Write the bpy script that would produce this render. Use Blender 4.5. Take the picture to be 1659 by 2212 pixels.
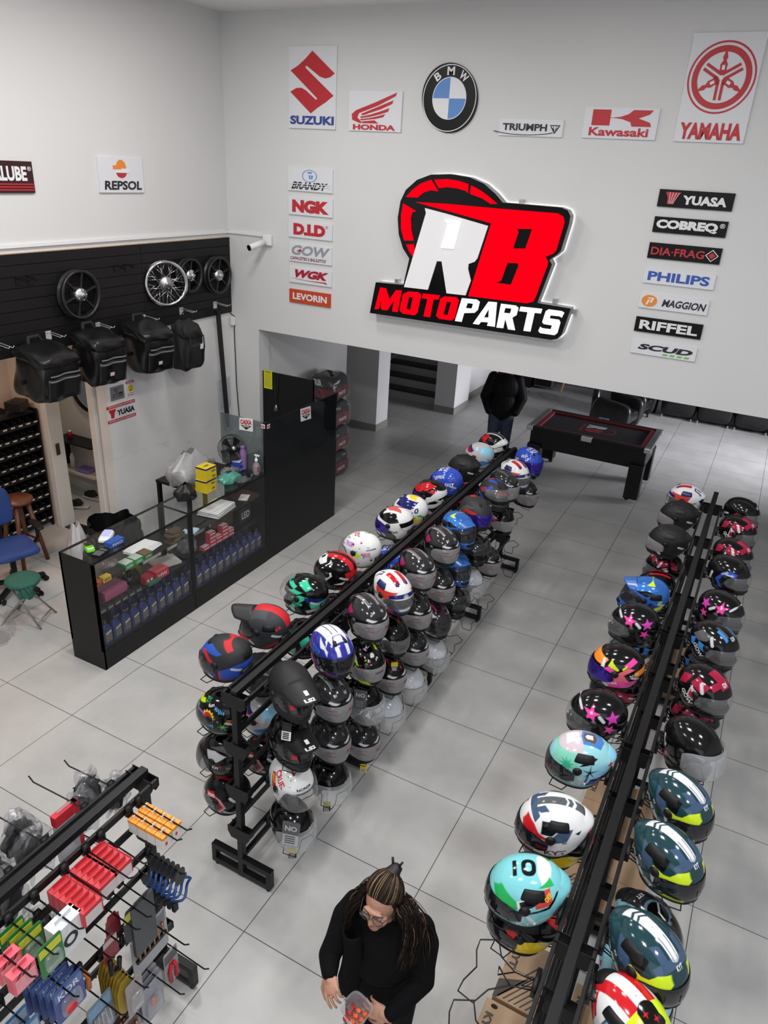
import bpy, bmesh, math, random
import numpy as np
from mathutils import Vector, Matrix, Euler
from mathutils.bvhtree import BVHTree
from mathutils.geometry import tessellate_polygon
for _o in list(bpy.data.objects): bpy.data.objects.remove(_o)
SC = bpy.context.scene
COL = SC.collection
# ---------------------------------------------------------------- camera
FPX, CX, CY, CAMH = 1583.3, 829.5, 1106.0, 4.25
YAW, PITCH, ROLL = map(math.radians, (26.648, 25.188, -3.389))
def cam_axes():
    cy, sy, cp, sp = math.cos(YAW), math.sin(YAW), math.cos(PITCH), math.sin(PITCH)
    fwd = Vector((-sy*cp, cy*cp, -sp)); right = Vector((cy, sy, 0)); down = fwd.cross(right)
    cr, sr = math.cos(ROLL), math.sin(ROLL)
    return right*cr + down*sr, down*cr - right*sr, fwd
RIGHT, DOWN, FWD = cam_axes()
cd = bpy.data.cameras.new('camera'); cam = bpy.data.objects.new('camera', cd); COL.objects.link(cam)
cam.matrix_world = Matrix(((RIGHT.x, -DOWN.x, -FWD.x, 0), (RIGHT.y, -DOWN.y, -FWD.y, 0), (RIGHT.z, -DOWN.z, -FWD.z, CAMH), (0, 0, 0, 1)))
cd.sensor_fit = 'VERTICAL'; cd.sensor_height = 36; cd.lens = FPX/2212*36; cd.clip_start = .05
SC.camera = cam
# measured positions: photograph pixel -> point on a known real plane
def ray(u, v): return RIGHT*((u-CX)/FPX) + DOWN*((v-CY)/FPX) + FWD
def fl(u, v, z=0.0):
    d = ray(u, v); t = (z-CAMH)/d.z; return Vector((d.x*t, d.y*t, z))
def onY(u, v, Y):
    d = ray(u, v); t = Y/d.y; return Vector((d.x*t, Y, CAMH+d.z*t))
def onX(u, v, X):
    d = ray(u, v); t = X/d.x; return Vector((X, d.y*t, CAMH+d.z*t))
# ---------------------------------------------------------------- world, lights, exposure
W = bpy.data.worlds.new('world'); SC.world = W; W.use_nodes = True
W.node_tree.nodes['Background'].inputs[0].default_value = (.9, .95, 1, 1)
W.node_tree.nodes['Background'].inputs[1].default_value = .12
vs = SC.view_settings; vs.view_transform = 'Standard'; vs.look = 'None'; vs.gamma = 1; vs.use_curve_mapping = False
vs.exposure = 0.38
def area(name, loc, sx, sy, power, color=(1, 1, 1), target=None, spread=180):
    l = bpy.data.lights.new(name, 'AREA'); l.shape = 'RECTANGLE'; l.size = sx; l.size_y = sy; l.energy = power; l.color = color
    l.spread = math.radians(spread)
    o = bpy.data.objects.new(name, l); COL.objects.link(o); o.location = loc
    if target is not None: o.rotation_euler = (Vector(target)-Vector(loc)).to_track_quat('-Z', 'Y').to_euler()
    return o
YB, XL, CEIL, BEAM = 7.55, -6.14, 5.68, 2.31
for lx, ly, lp in [(-4.3, .6, .8), (-4.3, 3.8, 1.0), (-1.5, .2, 1.5), (-1.5, 3.5, 1.1), (-1.7, 5.4, .25), (1.2, .2, 1.35), (1.2, 3.1, .95), (-4.3, 5.6, .55)]:
    for dx in (-.17, .17):
        for dy in (-.17, .17):
            area('ceiling_lamp', (lx+dx, ly+dy, CEIL-.06), .2, .2, 11*lp, (1, .985, .965) if lx < 0 else (.93, .95, 1))
area('storefront_daylight', (1.5, -3.8, 3.0), 5, 4, 60, (.8, .88, 1), (-1, 5, 1.2))
area('lounge_window_light', (3.2, 13.4, 1.8), 2.4, 1.4, 88, (.92, .92, 1), (-3.0, 13.6, .2), 78)
area('back_room_lamp', (-7.0, 4.3, 2.4), .3, .3, 7, (1, .58, .34))
area('washroom_fill', (-7.3, 5.9, 2.35), .2, .2, 4, (1, .85, .7))  # added fill light for the dim washroom, no visible fixture behind it
# ---------------------------------------------------------------- materials
MATS = {}
def mat(name, col=(.8, .8, .8), rough=.5, metal=0, spec=.5, emit=0, ecol=None, coat=0, noise=0, nscale=8, bump=0):
    if name in MATS: return MATS[name]
    m = bpy.data.materials.new(name); m.use_nodes = True; nt = m.node_tree; b = nt.nodes['Principled BSDF']
    b.inputs['Base Color'].default_value = (*col, 1); b.inputs['Roughness'].default_value = rough; b.inputs['Metallic'].default_value = metal
    b.inputs['Specular IOR Level'].default_value = spec; b.inputs['Coat Weight'].default_value = coat
    if emit: b.inputs['Emission Color'].default_value = (*(ecol or col), 1); b.inputs['Emission Strength'].default_value = emit
    if noise or bump:
        tc = nt.nodes.new('ShaderNodeTexCoord'); n = nt.nodes.new('ShaderNodeTexNoise'); n.inputs['Scale'].default_value = nscale; n.inputs['Detail'].default_value = 6
        nt.links.new(tc.outputs['Object'], n.inputs['Vector'])
        if noise:
            r = nt.nodes.new('ShaderNodeValToRGB'); r.color_ramp.elements[0].position = .3; r.color_ramp.elements[1].position = .7
            r.color_ramp.elements[0].color = (*[c*(1-noise) for c in col], 1); r.color_ramp.elements[1].color = (*[min(1, c*(1+noise)) for c in col], 1)
            nt.links.new(n.outputs['Fac'], r.inputs['Fac']); nt.links.new(r.outputs['Color'], b.inputs['Base Color'])
        if bump:
            bp = nt.nodes.new('ShaderNodeBump'); bp.inputs['Strength'].default_value = bump; bp.inputs['Distance'].default_value = .01
            nt.links.new(n.outputs['Fac'], bp.inputs['Height']); nt.links.new(bp.outputs['Normal'], b.inputs['Normal'])
    MATS[name] = m; return m
def film(name, tint=(.9, .9, .9), opac=.15, rough=.08, gloss=.12, bump=0, nscale=30):
    """thin see-through sheet (glass pane, visor, plastic bag): transparent + a little pigment + sheen"""
    if name in MATS: return MATS[name]
    m = bpy.data.materials.new(name); m.use_nodes = True; nt = m.node_tree; N = nt.nodes; N.clear()
    out = N.new('ShaderNodeOutputMaterial'); tr = N.new('ShaderNodeBsdfTransparent'); df = N.new('ShaderNodeBsdfDiffuse'); gl = N.new('ShaderNodeBsdfGlossy')
    tr.inputs[0].default_value = (*[.5+.5*c for c in tint], 1); df.inputs[0].default_value = (*tint, 1); gl.inputs[0].default_value = (1, 1, 1, 1); gl.inputs['Roughness'].default_value = rough
    m1 = N.new('ShaderNodeMixShader'); m2 = N.new('ShaderNodeMixShader'); fr = N.new('ShaderNodeLayerWeight'); fr.inputs[0].default_value = .5; pw = N.new('ShaderNodeMath'); pw.operation = 'POWER'; pw.inputs[1].default_value = 4; nt.links.new(fr.outputs[1], pw.inputs[0])
    m1.inputs[0].default_value = opac; nt.links.new(tr.outputs[0], m1.inputs[1]); nt.links.new(df.outputs[0], m1.inputs[2])
    ad = N.new('ShaderNodeMath'); ad.operation = 'MULTIPLY_ADD'; ad.inputs[1].default_value = .5; ad.inputs[2].default_value = gloss*.25; nt.links.new(pw.outputs[0], ad.inputs[0])
    nt.links.new(ad.outputs[0], m2.inputs[0]); nt.links.new(m1.outputs[0], m2.inputs[1]); nt.links.new(gl.outputs[0], m2.inputs[2]); nt.links.new(m2.outputs[0], out.inputs[0])
    if bump:
        tc = N.new('ShaderNodeTexCoord'); n = N.new('ShaderNodeTexNoise'); n.inputs['Scale'].default_value = nscale; n.inputs['Detail'].default_value = 4
        bp = N.new('ShaderNodeBump'); bp.inputs['Strength'].default_value = bump; bp.inputs['Distance'].default_value = .02
        nt.links.new(tc.outputs['Object'], n.inputs['Vector']); nt.links.new(n.outputs['Fac'], bp.inputs['Height'])
        for s in (gl, df): nt.links.new(bp.outputs[0], s.inputs['Normal'])
    MATS[name] = m; return m
def floor_mat():
    m = bpy.data.materials.new('floor_tile'); m.use_nodes = True; nt = m.node_tree; N = nt.nodes; b = N['Principled BSDF']
    tc = N.new('ShaderNodeTexCoord'); mp = N.new('ShaderNodeMapping'); mp.inputs['Location'].default_value = (1.1396+.8*20, -3.906+.8*20, 0)
    nt.links.new(tc.outputs['Object'], mp.inputs['Vector'])
    br = N.new('ShaderNodeTexBrick'); br.offset = 0; br.squash = 1
    for k, v in (('Scale', 1), ('Mortar Size', .0028), ('Mortar Smooth', .1), ('Bias', 0), ('Brick Width', .8), ('Row Height', .8)): br.inputs[k].default_value = v
    br.inputs['Color1'].default_value = (.49, .485, .472, 1); br.inputs['Color2'].default_value = (.515, .51, .496, 1); br.inputs['Mortar'].default_value = (.06, .06, .06, 1)
    nt.links.new(mp.outputs[0], br.inputs['Vector'])
    n = N.new('ShaderNodeTexNoise'); n.inputs['Scale'].default_value = 1.9; n.inputs['Detail'].default_value = 9; n.inputs['Roughness'].default_value = .62; nt.links.new(tc.outputs['Object'], n.inputs['Vector'])
    r = N.new('ShaderNodeValToRGB'); r.color_ramp.elements[0].position = .32; r.color_ramp.elements[1].position = .68
    r.color_ramp.elements[0].color = (.86, .865, .87, 1); r.color_ramp.elements[1].color = (1.08, 1.07, 1.06, 1); nt.links.new(n.outputs['Fac'], r.inputs['Fac'])
    mx = N.new('ShaderNodeMix'); mx.data_type = 'RGBA'; mx.blend_type = 'MULTIPLY'; mx.inputs['Factor'].default_value = 1
    nt.links.new(br.outputs['Color'], mx.inputs[6]); nt.links.new(r.outputs['Color'], mx.inputs[7]); nt.links.new(mx.outputs[2], b.inputs['Base Color'])
    r2 = N.new('ShaderNodeMapRange'); r2.inputs[3].default_value = .3; r2.inputs[4].default_value = .46; nt.links.new(n.outputs['Fac'], r2.inputs[0]); nt.links.new(r2.outputs[0], b.inputs['Roughness'])
    b.inputs['Specular IOR Level'].default_value = .45
    return m
def wall_mat(name, col, stain=False):
    m = bpy.data.materials.new(name); m.use_nodes = True; nt = m.node_tree; N = nt.nodes; b = N['Principled BSDF']; b.inputs['Roughness'].default_value = .6; b.inputs['Specular IOR Level'].default_value = .25
    tc = N.new('ShaderNodeTexCoord'); n = N.new('ShaderNodeTexNoise'); n.inputs['Scale'].default_value = 1.3; n.inputs['Detail'].default_value = 8; nt.links.new(tc.outputs['Object'], n.inputs['Vector'])
    r = N.new('ShaderNodeValToRGB'); r.color_ramp.elements[0].color = (*[c*.965 for c in col], 1); r.color_ramp.elements[1].color = (*[min(1, c*1.02) for c in col], 1)
    nt.links.new(n.outputs['Fac'], r.inputs['Fac']); last = r.outputs['Color']
    if stain:  # scuffed, dirty zone below the backpacks
        mp = N.new('ShaderNodeMapping'); mp.inputs['Rotation'].default_value = (.35, 0, 0); mp.inputs['Scale'].default_value = (1, 1.3, 5); nt.links.new(tc.outputs['Object'], mp.inputs['Vector'])
        n2 = N.new('ShaderNodeTexNoise'); n2.inputs['Scale'].default_value = 2.2; n2.inputs['Detail'].default_value = 10; n2.inputs['Roughness'].default_value = .7; nt.links.new(mp.outputs[0], n2.inputs['Vector'])
        r2 = N.new('ShaderNodeValToRGB'); r2.color_ramp.elements[0].position = .58; r2.color_ramp.elements[1].position = .8; r2.color_ramp.elements[0].color = (0, 0, 0, 1); r2.color_ramp.elements[1].color = (.55, .55, .55, 1); nt.links.new(n2.outputs['Fac'], r2.inputs['Fac'])
        sx = N.new('ShaderNodeSeparateXYZ'); nt.links.new(tc.outputs['Object'], sx.inputs[0]); mr = N.new('ShaderNodeMapRange'); mr.inputs[1].default_value = 1.9; mr.inputs[2].default_value = 1.3; mr.inputs[3].default_value = 0; mr.inputs[4].default_value = 1; nt.links.new(sx.outputs[2], mr.inputs[0])
        ml = N.new('ShaderNodeMath'); ml.operation = 'MULTIPLY'; nt.links.new(r2.outputs[0], ml.inputs[0]); nt.links.new(mr.outputs[0], ml.inputs[1])
        mx = N.new('ShaderNodeMix'); mx.data_type = 'RGBA'; nt.links.new(ml.outputs[0], mx.inputs['Factor']); nt.links.new(last, mx.inputs[6]); mx.inputs[7].default_value = (.33, .31, .29, 1); last = mx.outputs[2]
    nt.links.new(last, b.inputs['Base Color'])
    bp = N.new('ShaderNodeBump'); bp.inputs['Strength'].default_value = .05; n3 = N.new('ShaderNodeTexNoise'); n3.inputs['Scale'].default_value = 90; nt.links.new(tc.outputs['Object'], n3.inputs['Vector']); nt.links.new(n3.outputs['Fac'], bp.inputs['Height']); nt.links.new(bp.outputs[0], b.inputs['Normal'])
    return m
BLK = mat('black_paint_steel', (.006, .006, .0065), .42, spec=.3)
BLKW = mat('black_laminate', (.0055, .0055, .006), .4, spec=.3, noise=.25, nscale=14)
BLKP = mat('black_plastic', (.006, .006, .0065), .45, spec=.3)
CHROME = mat('chrome', (.8, .8, .82), .12, 1)
STEEL = mat('brushed_steel', (.55, .55, .57), .35, 1)
WHITE = mat('white_plastic', (.8, .8, .8), .4)
PAPER = mat('white_paper', (.78, .78, .77), .7)
RED = mat('red_print', (.55, .015, .03), .45)
GLASS = film('glass_pane', (.93, .95, .95), .005, .02, .03)
SMOKE = film('smoked_glass', (.012, .014, .016), .8, .03, .06)
POLY = film('clear_plastic_bag', (.8, .8, .82), .05, .12, .2, .7, 14)
# ---------------------------------------------------------------- mesh builder
class MB:
    def __init__(s): s.v = []; s.f = []; s.mi = []; s.m = 0
    def add(s, vs, fs):
        o = len(s.v); s.v += [tuple(p) for p in vs]; s.f += [[i+o for i in f] for f in fs]; s.mi += [s.m]*len(fs); return s
    def box(s, c, d, rot=None, taper=1):
        hx, hy, hz = d[0]/2, d[1]/2, d[2]/2; P = []
        for z in (-hz, hz):
            k = taper if z > 0 else 1
            for x, y in ((-hx, -hy), (hx, -hy), (hx, hy), (-hx, hy)): P.append(Vector((x*k, y*k, z)))
        M = rot.to_matrix() if isinstance(rot, Euler) else rot
        if M is not None: P = [M @ p for p in P]
        c = Vector(c); return s.add([p+c for p in P], [[3, 2, 1, 0], [4, 5, 6, 7], [0, 1, 5, 4], [1, 2, 6, 5], [2, 3, 7, 6], [3, 0, 4, 7]])
    def bb(s, a, b): return s.box([(a[i]+b[i])/2 for i in range(3)], [abs(a[i]-b[i]) for i in range(3)])
    def bar(s, a, b, w, h=None, up=(0, 0, 1)):
        a, b = Vector(a), Vector(b); d = (b-a); L = d.length; d.normalize(); u = Vector(up)
        if abs(d.dot(u)) > .99: u = Vector((0, 1, 0))
        x = d.cross(u).normalized(); y = x.cross(d)
        return s.box((a+b)/2, (w, L, h or w), Matrix((x, d, y)).transposed())
    def tube(s, pts, r, n=8, closed=False, caps=True):
        pts = [Vector(p) for p in pts]; N = len(pts); rs = r if isinstance(r, (list, tuple)) else [r]*N
        V = []; F = []; prev = None
        for i, p in enumerate(pts):
            if closed: t = pts[(i+1) % N]-pts[i-1]
            else: t = pts[min(i+1, N-1)]-pts[max(i-1, 0)]
            if t.length < 1e-9: t = Vector((0, 0, 1))
            t.normalize()
            if prev is None:
                a = Vector((0, 0, 1)) if abs(t.z) < .9 else Vector((1, 0, 0)); x = t.cross(a).normalized()
            else:
                x = prev-t*prev.dot(t); x = x.normalized() if x.length > 1e-6 else t.orthogonal().normalized()
            prev = x; y = t.cross(x)
            for k in range(n): a = 2*math.pi*k/n; V.append(p+(x*math.cos(a)+y*math.sin(a))*rs[i])
        for i in range(N if closed else N-1):
            j = (i+1) % N
            for k in range(n): F.append([i*n+k, i*n+(k+1) % n, j*n+(k+1) % n, j*n+k])
        if caps and not closed: F += [list(range(n))[::-1], [(N-1)*n+k for k in range(n)]]
        return s.add(V, F)
    def cyl(s, a, b, r, n=16, r2=None): return s.tube([a, b], [r, r if r2 is None else r2], n)
    def lathe(s, prof, c=(0, 0, 0), M=None, n=24, caps=False):
        V = []; F = []; c = Vector(c)
        for r, z in prof:
            for k in range(n):
                a = 2*math.pi*k/n; p = Vector((r*math.cos(a), r*math.sin(a), z)); V.append((M @ p if M else p)+c)
        for i in range(len(prof)-1):
            for k in range(n): F.append([i*n+k, i*n+(k+1) % n, (i+1)*n+(k+1) % n, (i+1)*n+k])
        if caps: F += [list(range(n))[::-1], [(len(prof)-1)*n+k for k in range(n)]]
        return s.add(V, F)
    def ell(s, c, r, M=None, nu=20, nv=12):
        prof = [(math.sin(math.pi*i/nv), -math.cos(math.pi*i/nv)) for i in range(nv+1)]
        S = Matrix.Diagonal(Vector(r)); return s.lathe([(max(a, 1e-4), b) for a, b in prof], c, (M @ S) if M else S, nu, True)
    def grid(s, fn, nu, nv, cu=False):
        V = [fn(i/(nu if cu else nu-1), j/(nv-1)) for j in range(nv) for i in range(nu)]; F = []
        for j in range(nv-1):
            for i in range(nu if cu else nu-1): F.append([j*nu+i, j*nu+(i+1) % nu, (j+1)*nu+(i+1) % nu, (j+1)*nu+i])
        return s.add(V, F)
    def poly(s, loops, fn, t=0, nrm=None):
        """flat polygon with holes; fn maps 2D -> 3D; t = thickness along nrm"""
        if loops and not isinstance(loops[0][0], (list, tuple)): loops = [loops]
        P = [fn(*p) for L in loops for p in L]
        tris = tessellate_polygon([[Vector((p[0], p[1], 0)) for p in L] for L in loops])
        nrm = Vector(nrm) if nrm is not None else None
        fr = [Vector(p)+(nrm*t if nrm is not None else Vector()) for p in P]
        T = []
        for a, b, c in tris:
            n = (fr[b]-fr[a]).cross(fr[c]-fr[a]); T.append([a, b, c] if (nrm is None or n.dot(nrm) >= 0) else [a, c, b])
        s.add(fr, T)
        if t and nrm is not None:
            o = 0
            for L in loops:
                n = len(L); A = fr[o:o+n]; B = [Vector(p) for p in P[o:o+n]]; o += n
                s.add(A+B, [[i, (i+1) % n, n+(i+1) % n, n+i] for i in range(n)])
        return s
    def build(s, name, m, parent=None, smooth=False, bevel=0, solid=0, sub=0, loc=None, autos=None):
        me = bpy.data.meshes.new(name); me.from_pydata(s.v, [], s.f)
        for k in (m if isinstance(m, (list, tuple)) else [m]): me.materials.append(k)
        if any(s.mi): me.polygons.foreach_set('material_index', s.mi)
        if smooth: me.polygons.foreach_set('use_smooth', [True]*len(s.f))
        if autos is not None: me.polygons.foreach_set('use_smooth', [True]*len(s.f)); me.set_sharp_from_angle(angle=math.radians(autos))
        me.update()
        o = bpy.data.objects.new(name, me); COL.objects.link(o)
        if parent is not None: o.parent = parent
        if loc is not None: o.location = loc
        if solid: q = o.modifiers.new('s', 'SOLIDIFY'); q.thickness = solid; q.offset = 0
        if bevel: q = o.modifiers.new('b', 'BEVEL'); q.width = bevel; q.segments = 2; q.limit_method = 'ANGLE'; q.angle_limit = math.radians(40)
        if sub: q = o.modifiers.new('u', 'SUBSURF'); q.levels = q.render_levels = sub
        return o
def tag(o, label, cat, group=None, kind=None):
    if label: o['label'] = label
    if cat: o['category'] = cat
    if group: o['group'] = group
    if kind: o['kind'] = kind
    return o
def thing(name, label, cat, loc=(0, 0, 0), rz=0, group=None, rot=None):
    o = bpy.data.objects.new(name, None); COL.objects.link(o); o.empty_display_size = .05; o.location = loc; o.rotation_euler = rot or (0, 0, rz)
    return tag(o, label, cat, group)
def struct(o): o['kind'] = 'structure'; return o
def dup(root, loc=None, rz=None, label=None, group=None):
    r = root.copy(); COL.objects.link(r)
    if loc is not None: r.location = loc
    if rz is not None: r.rotation_euler = (0, 0, rz)
    if label: r['label'] = label
    if group: r['group'] = group
    for ch in list(root.children):
        c = ch.copy(); COL.objects.link(c); c.parent = r
        for g in list(ch.children): d = g.copy(); COL.objects.link(d); d.parent = c
    return r
_TX = {}
def text_mesh(s, bold=.02):
    """flat letter mesh of the built-in face, normalised to the unit square"""
    k = (s, bold)
    if k in _TX: return _TX[k]
    cu = bpy.data.curves.new('t', 'FONT'); cu.body = s; cu.offset = bold; cu.resolution_u = 3; cu.fill_mode = 'FRONT'
    o = bpy.data.objects.new('t', cu); COL.objects.link(o)
    dg = bpy.context.evaluated_depsgraph_get(); me = o.evaluated_get(dg).to_mesh()
    V = np.array([v.co[:2] for v in me.vertices]) if len(me.vertices) else np.zeros((1, 2)); F = [list(p.vertices) for p in me.polygons]
    o.evaluated_get(dg).to_mesh_clear(); bpy.data.objects.remove(o); bpy.data.curves.remove(cu)
    lo, hi = V.min(0), V.max(0); V = (V-lo)/np.maximum(hi-lo, 1e-6)
    _TX[k] = (V, F); return _TX[k]
def text_quad(mb, s, quad, fn, nrm, lift=.002, bold=.02):
    """letters stretched over a quad given as TL, TR, BR, BL 2D points; fn maps them to 3D"""
    V, F = text_mesh(s, bold); TL, TR, BR, BL = [np.array(q, float) for q in quad]; n = Vector(nrm)*lift; P = []
    for x, y in V:
        p = (BL*(1-x)+BR*x)*(1-y)+(TL*(1-x)+TR*x)*y; P.append(Vector(fn(p[0], p[1]))+n)
    if len(P) > 2 and F:
        a, b, c = F[0][:3]
        if (P[b]-P[a]).cross(P[c]-P[a]).dot(Vector(nrm)) < 0: F = [f[::-1] for f in F]
    mb.add(P, F); return mb
def circ(cx, cy, r, n=32, ry=None, a0=0, a1=360): 
    ry = r if ry is None else ry; full = a1-a0 >= 360
    return [(cx+r*math.cos(math.radians(a0+(a1-a0)*i/(n if full else n-1))), cy+ry*math.sin(math.radians(a0+(a1-a0)*i/(n if full else n-1)))) for i in range(n)]
def arc_band(cx, cy, r0, r1, a0, a1, n=14): return circ(cx, cy, r1, n, None, a0, a1)+circ(cx, cy, r0, n, None, a0, a1)[::-1]
def rrect(x0, y0, x1, y1, r, n=5):
    P = []
    for cx, cy, a in ((x1-r, y1-r, 0), (x0+r, y1-r, 90), (x0+r, y0+r, 180), (x1-r, y0+r, 270)):
        P += [(cx+r*math.cos(math.radians(a+90*i/(n-1))), cy+r*math.sin(math.radians(a+90*i/(n-1)))) for i in range(n)]
    return P
# ================================================================ ROOM
WALL = wall_mat('white_wall_paint', (.69, .686, .68)); WALLS = wall_mat('scuffed_white_wall', (.77, .766, .758), True)
CREAM = wall_mat('cream_wall', (.64, .56, .48)); CEILM = mat('ceiling_paint', (.82, .82, .81), .8); BASEM = mat('baseboard_tile', (.26, .25, .235), .45)
o = MB().add([(-9.5, -4.5, 0), (5, -4.5, 0), (5, 18, 0), (-9.5, 18, 0)], [[0, 1, 2, 3]]).build('floor', floor_mat()); struct(o)
o = MB().bb((-9.5, -4.5, CEIL), (5, YB+.2, CEIL+.1)).build('ceiling', CEILM); struct(o)
OX = -5.71    # left edge of the lounge opening under the beam
m = MB(); m.bb((XL, YB, BEAM), (5, YB+.22, CEIL)); m.bb((XL-.2, YB, 0), (OX, YB+.22, BEAM)); struct(m.build('wall_back', WALL))
YD = 5.42     # front face of the wall with the storeroom doorway = end of the scuffed wall
m = MB(); m.bb((XL-.15, YD, 0), (XL, YB, BEAM+.16)); struct(m.build('wall_left', WALLS))
m = MB(); m.bb((XL-.15, -4.5, 2.47), (XL, YB, CEIL)); struct(m.build('trim_1', WALL))
# storeroom: back wall, doorway wall
m = MB(); m.bb((-7.9, -1, 0), (-7.75, YD+.1, 2.47)); struct(m.build('wall_storeroom', CREAM))
m = MB(); m.bb((-7.9, -1, 2.47), (XL-.15, 9, 2.57)); struct(m.build('trim_2', CEILM))
DX0, DX1 = -7.12, -6.42
m = MB(); m.bb((-7.75, YD+.02, 0), (DX0-.06, YD+.14, 2.47)); m.bb((DX0-.06, YD+.02, 2.12), (DX1+.06, YD+.14, 2.47)); m.bb((DX1+.06, YD+.02, 0), (XL-.15, YD+.14, 2.47)); struct(m.build('wall_doorway', CREAM))
d = thing('door_1', None, None, (DX0, YD, 0)); struct(d)
m = MB(); m.bb((-.09, -.03, 0), (0, .16, 2.1)); m.bb((.7, -.03, 0), (.79, .16, 2.1)); m.bb((-.09, -.03, 2.1), (.79, .16, 2.19)); m.build('door_frame', mat('door_frame_paint', (.74, .72, .68), .4), d, bevel=.006)
m = MB(); m.bb((0, .0, 0), (.7, .16, .012)); m.build('threshold', mat('black_granite', (.01, .01, .012), .15), d)
m = MB(); m.box((.012, .05, 1.02), (.006, .05, .14)); m.build('strike_plate', mat('dark_brass', (.14, .11, .08), .35, 1), d)
m = MB(); m.bb((-8.9, 6.38, 0), (-6.3, 6.46, 2.47)); m.bb((-8.98, YD+.14, 0), (-8.9, 6.46, 2.47)); struct(m.build('wall_washroom', wall_mat('washroom_tile', (.62, .56, .5))))
# lounge under the mezzanine
G = WALL
m = MB(); y1 = onX(750, 748, -5.74).y; m.bb((-5.9, YB+.22, 0), (-5.74, y1, BEAM+.2)); struct(m.build('wall_lounge', G))
fr, fl_, br = fl(810, 933), fl(751, 912), fl(822, 918)
m = MB(); m.bb((-6.55, 10.95, 0), (-5.76, 11.38, BEAM+.2)); struct(m.build('trim_3', G))
m = MB(); m.bb((-6.56, 10.94, 0), (-5.75, 11.39, .12)); struct(m.build('baseboard_column', BASEM))
m = MB(); m.bb((-5.43, 12.72, 0), (-5.02, 13.45, BEAM+.2)); m.bb((-5.43, 13.45, 0), (-5.18, 16.4, BEAM+.2)); struct(m.build('wall_stair', G))
m = MB(); m.bb((-5.44, 12.71, 0), (-5.01, 13.46, .13)); m.bb((-5.44, 13.45, 0), (-5.17, 16.4, .13)); struct(m.build('baseboard_stair', BASEM))
m = MB(); m.bb((-9.5, 16.4, 0), (5, 16.55, BEAM+.2)); struct(m.build('wall_far', mat('far_wall_paint', (.2, .2, .21), .6)))
m = MB(); m.bb((-9.5, YB+.22, BEAM+.15), (5, 18, BEAM+.25)); struct(m.build('trim_4', mat('lounge_ceiling', (.5, .5, .5), .8)))
m = MB(); m.bb((4.4, -4.5, 0), (4.55, 9.5, CEIL)); struct(m.build('wall_right', WALL))
m = MB(); m.bb((-9.5, -4.65, 0), (5, -4.5, CEIL)); struct(m.build('wall_front', WALL))
m = MB(); m.bb((-9.4, YB+.2, 0), (-9.3, 16.4, BEAM+.2)); struct(m.build('wall_stairwell', G))
# staircase beyond the columns: black treads, pale risers, truss post, handrail
st = thing('staircase', 'open staircase with black stone treads behind the white column', 'stairs', (-6.0, 13.3, 0))
SG = mat('stair_riser', (.42, .41, .4), .5); TR = mat('black_stone_tread', (.012, .012, .013), .3)
sy0 = 13.05
for i in range(7):
    MB().bb((-1.15, sy0-13.3+.29*i, .19*i), (.56, sy0-13.3+.29*i+.29, .19*i+.16)).build('riser', SG, st)
    MB().bb((-1.17, sy0-13.3+.29*i-.03, .19*i+.16), (.56, sy0-13.3+.29*i+.31, .19*i+.19)).build('tread', TR, st)
m = MB()
for dx, dy in ((-1.05, 0), (-.9, 0), (-1.05, .16), (-.9, .16)): m.cyl((dx, dy, .19), (dx, dy, 2.3), .022, 10)
for k in range(6):
    z = .3+.32*k; m.cyl((-1.05, 0, z), (-.9, 0, z+.3), .01, 6); m.cyl((-.9, 0, z), (-.9, .16, z+.3), .01, 6)
m.build('truss_post', STEEL, st, True)
m = MB(); m.tube([(-1.0, .1, .75), (-.5, 1.2, 1.5), (-.2, 2, 2.0)], .018); m.tube([(-1.0, .1, .45), (-.5, 1.2, 1.2), (-.2, 2, 1.7)], .012)
for k in range(5): m.tube([(-1.0+.16*k, .1+.36*k, .45+.25*k), (-1.0+.16*k+.2, .1+.36*k+.3, .95+.25*k)], .012)
m.build('railing', STEEL, st, True)
m = MB(); m.tube([(-1.9, -.2, 1.05), (-1.25, -.2, .55)], .02); m.bb((-1.9, -.15, 0), (-1.22, .1, .38)); m.build('handrail', SG, st, True)
# monitor on the white stair wall
t = thing('wall_screen', 'black screen mounted on the white wall beside the stairs', 'screen', (-5.0, 13.6, 1.9))
MB().bb((0, -.05, -.25), (.1, .55, -.22)).build('shelf', BLKP, t); MB().bb((0, .1, -.22), (.05, .5, .3)).build('panel', BLKP, t)
# skirting cable duct along the left wall and round the corner
m = MB(); zc = 3.42; m.bb((XL, -4, zc), (XL+.022, YB, zc+.03)); m.bb((XL, YB-.022, zc), (onY(568, 520, YB).x, YB, zc+.03)); tag(m.build('cable_duct', WHITE), 'thin white cable duct above the black slatted panel', 'cable duct')
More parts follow.
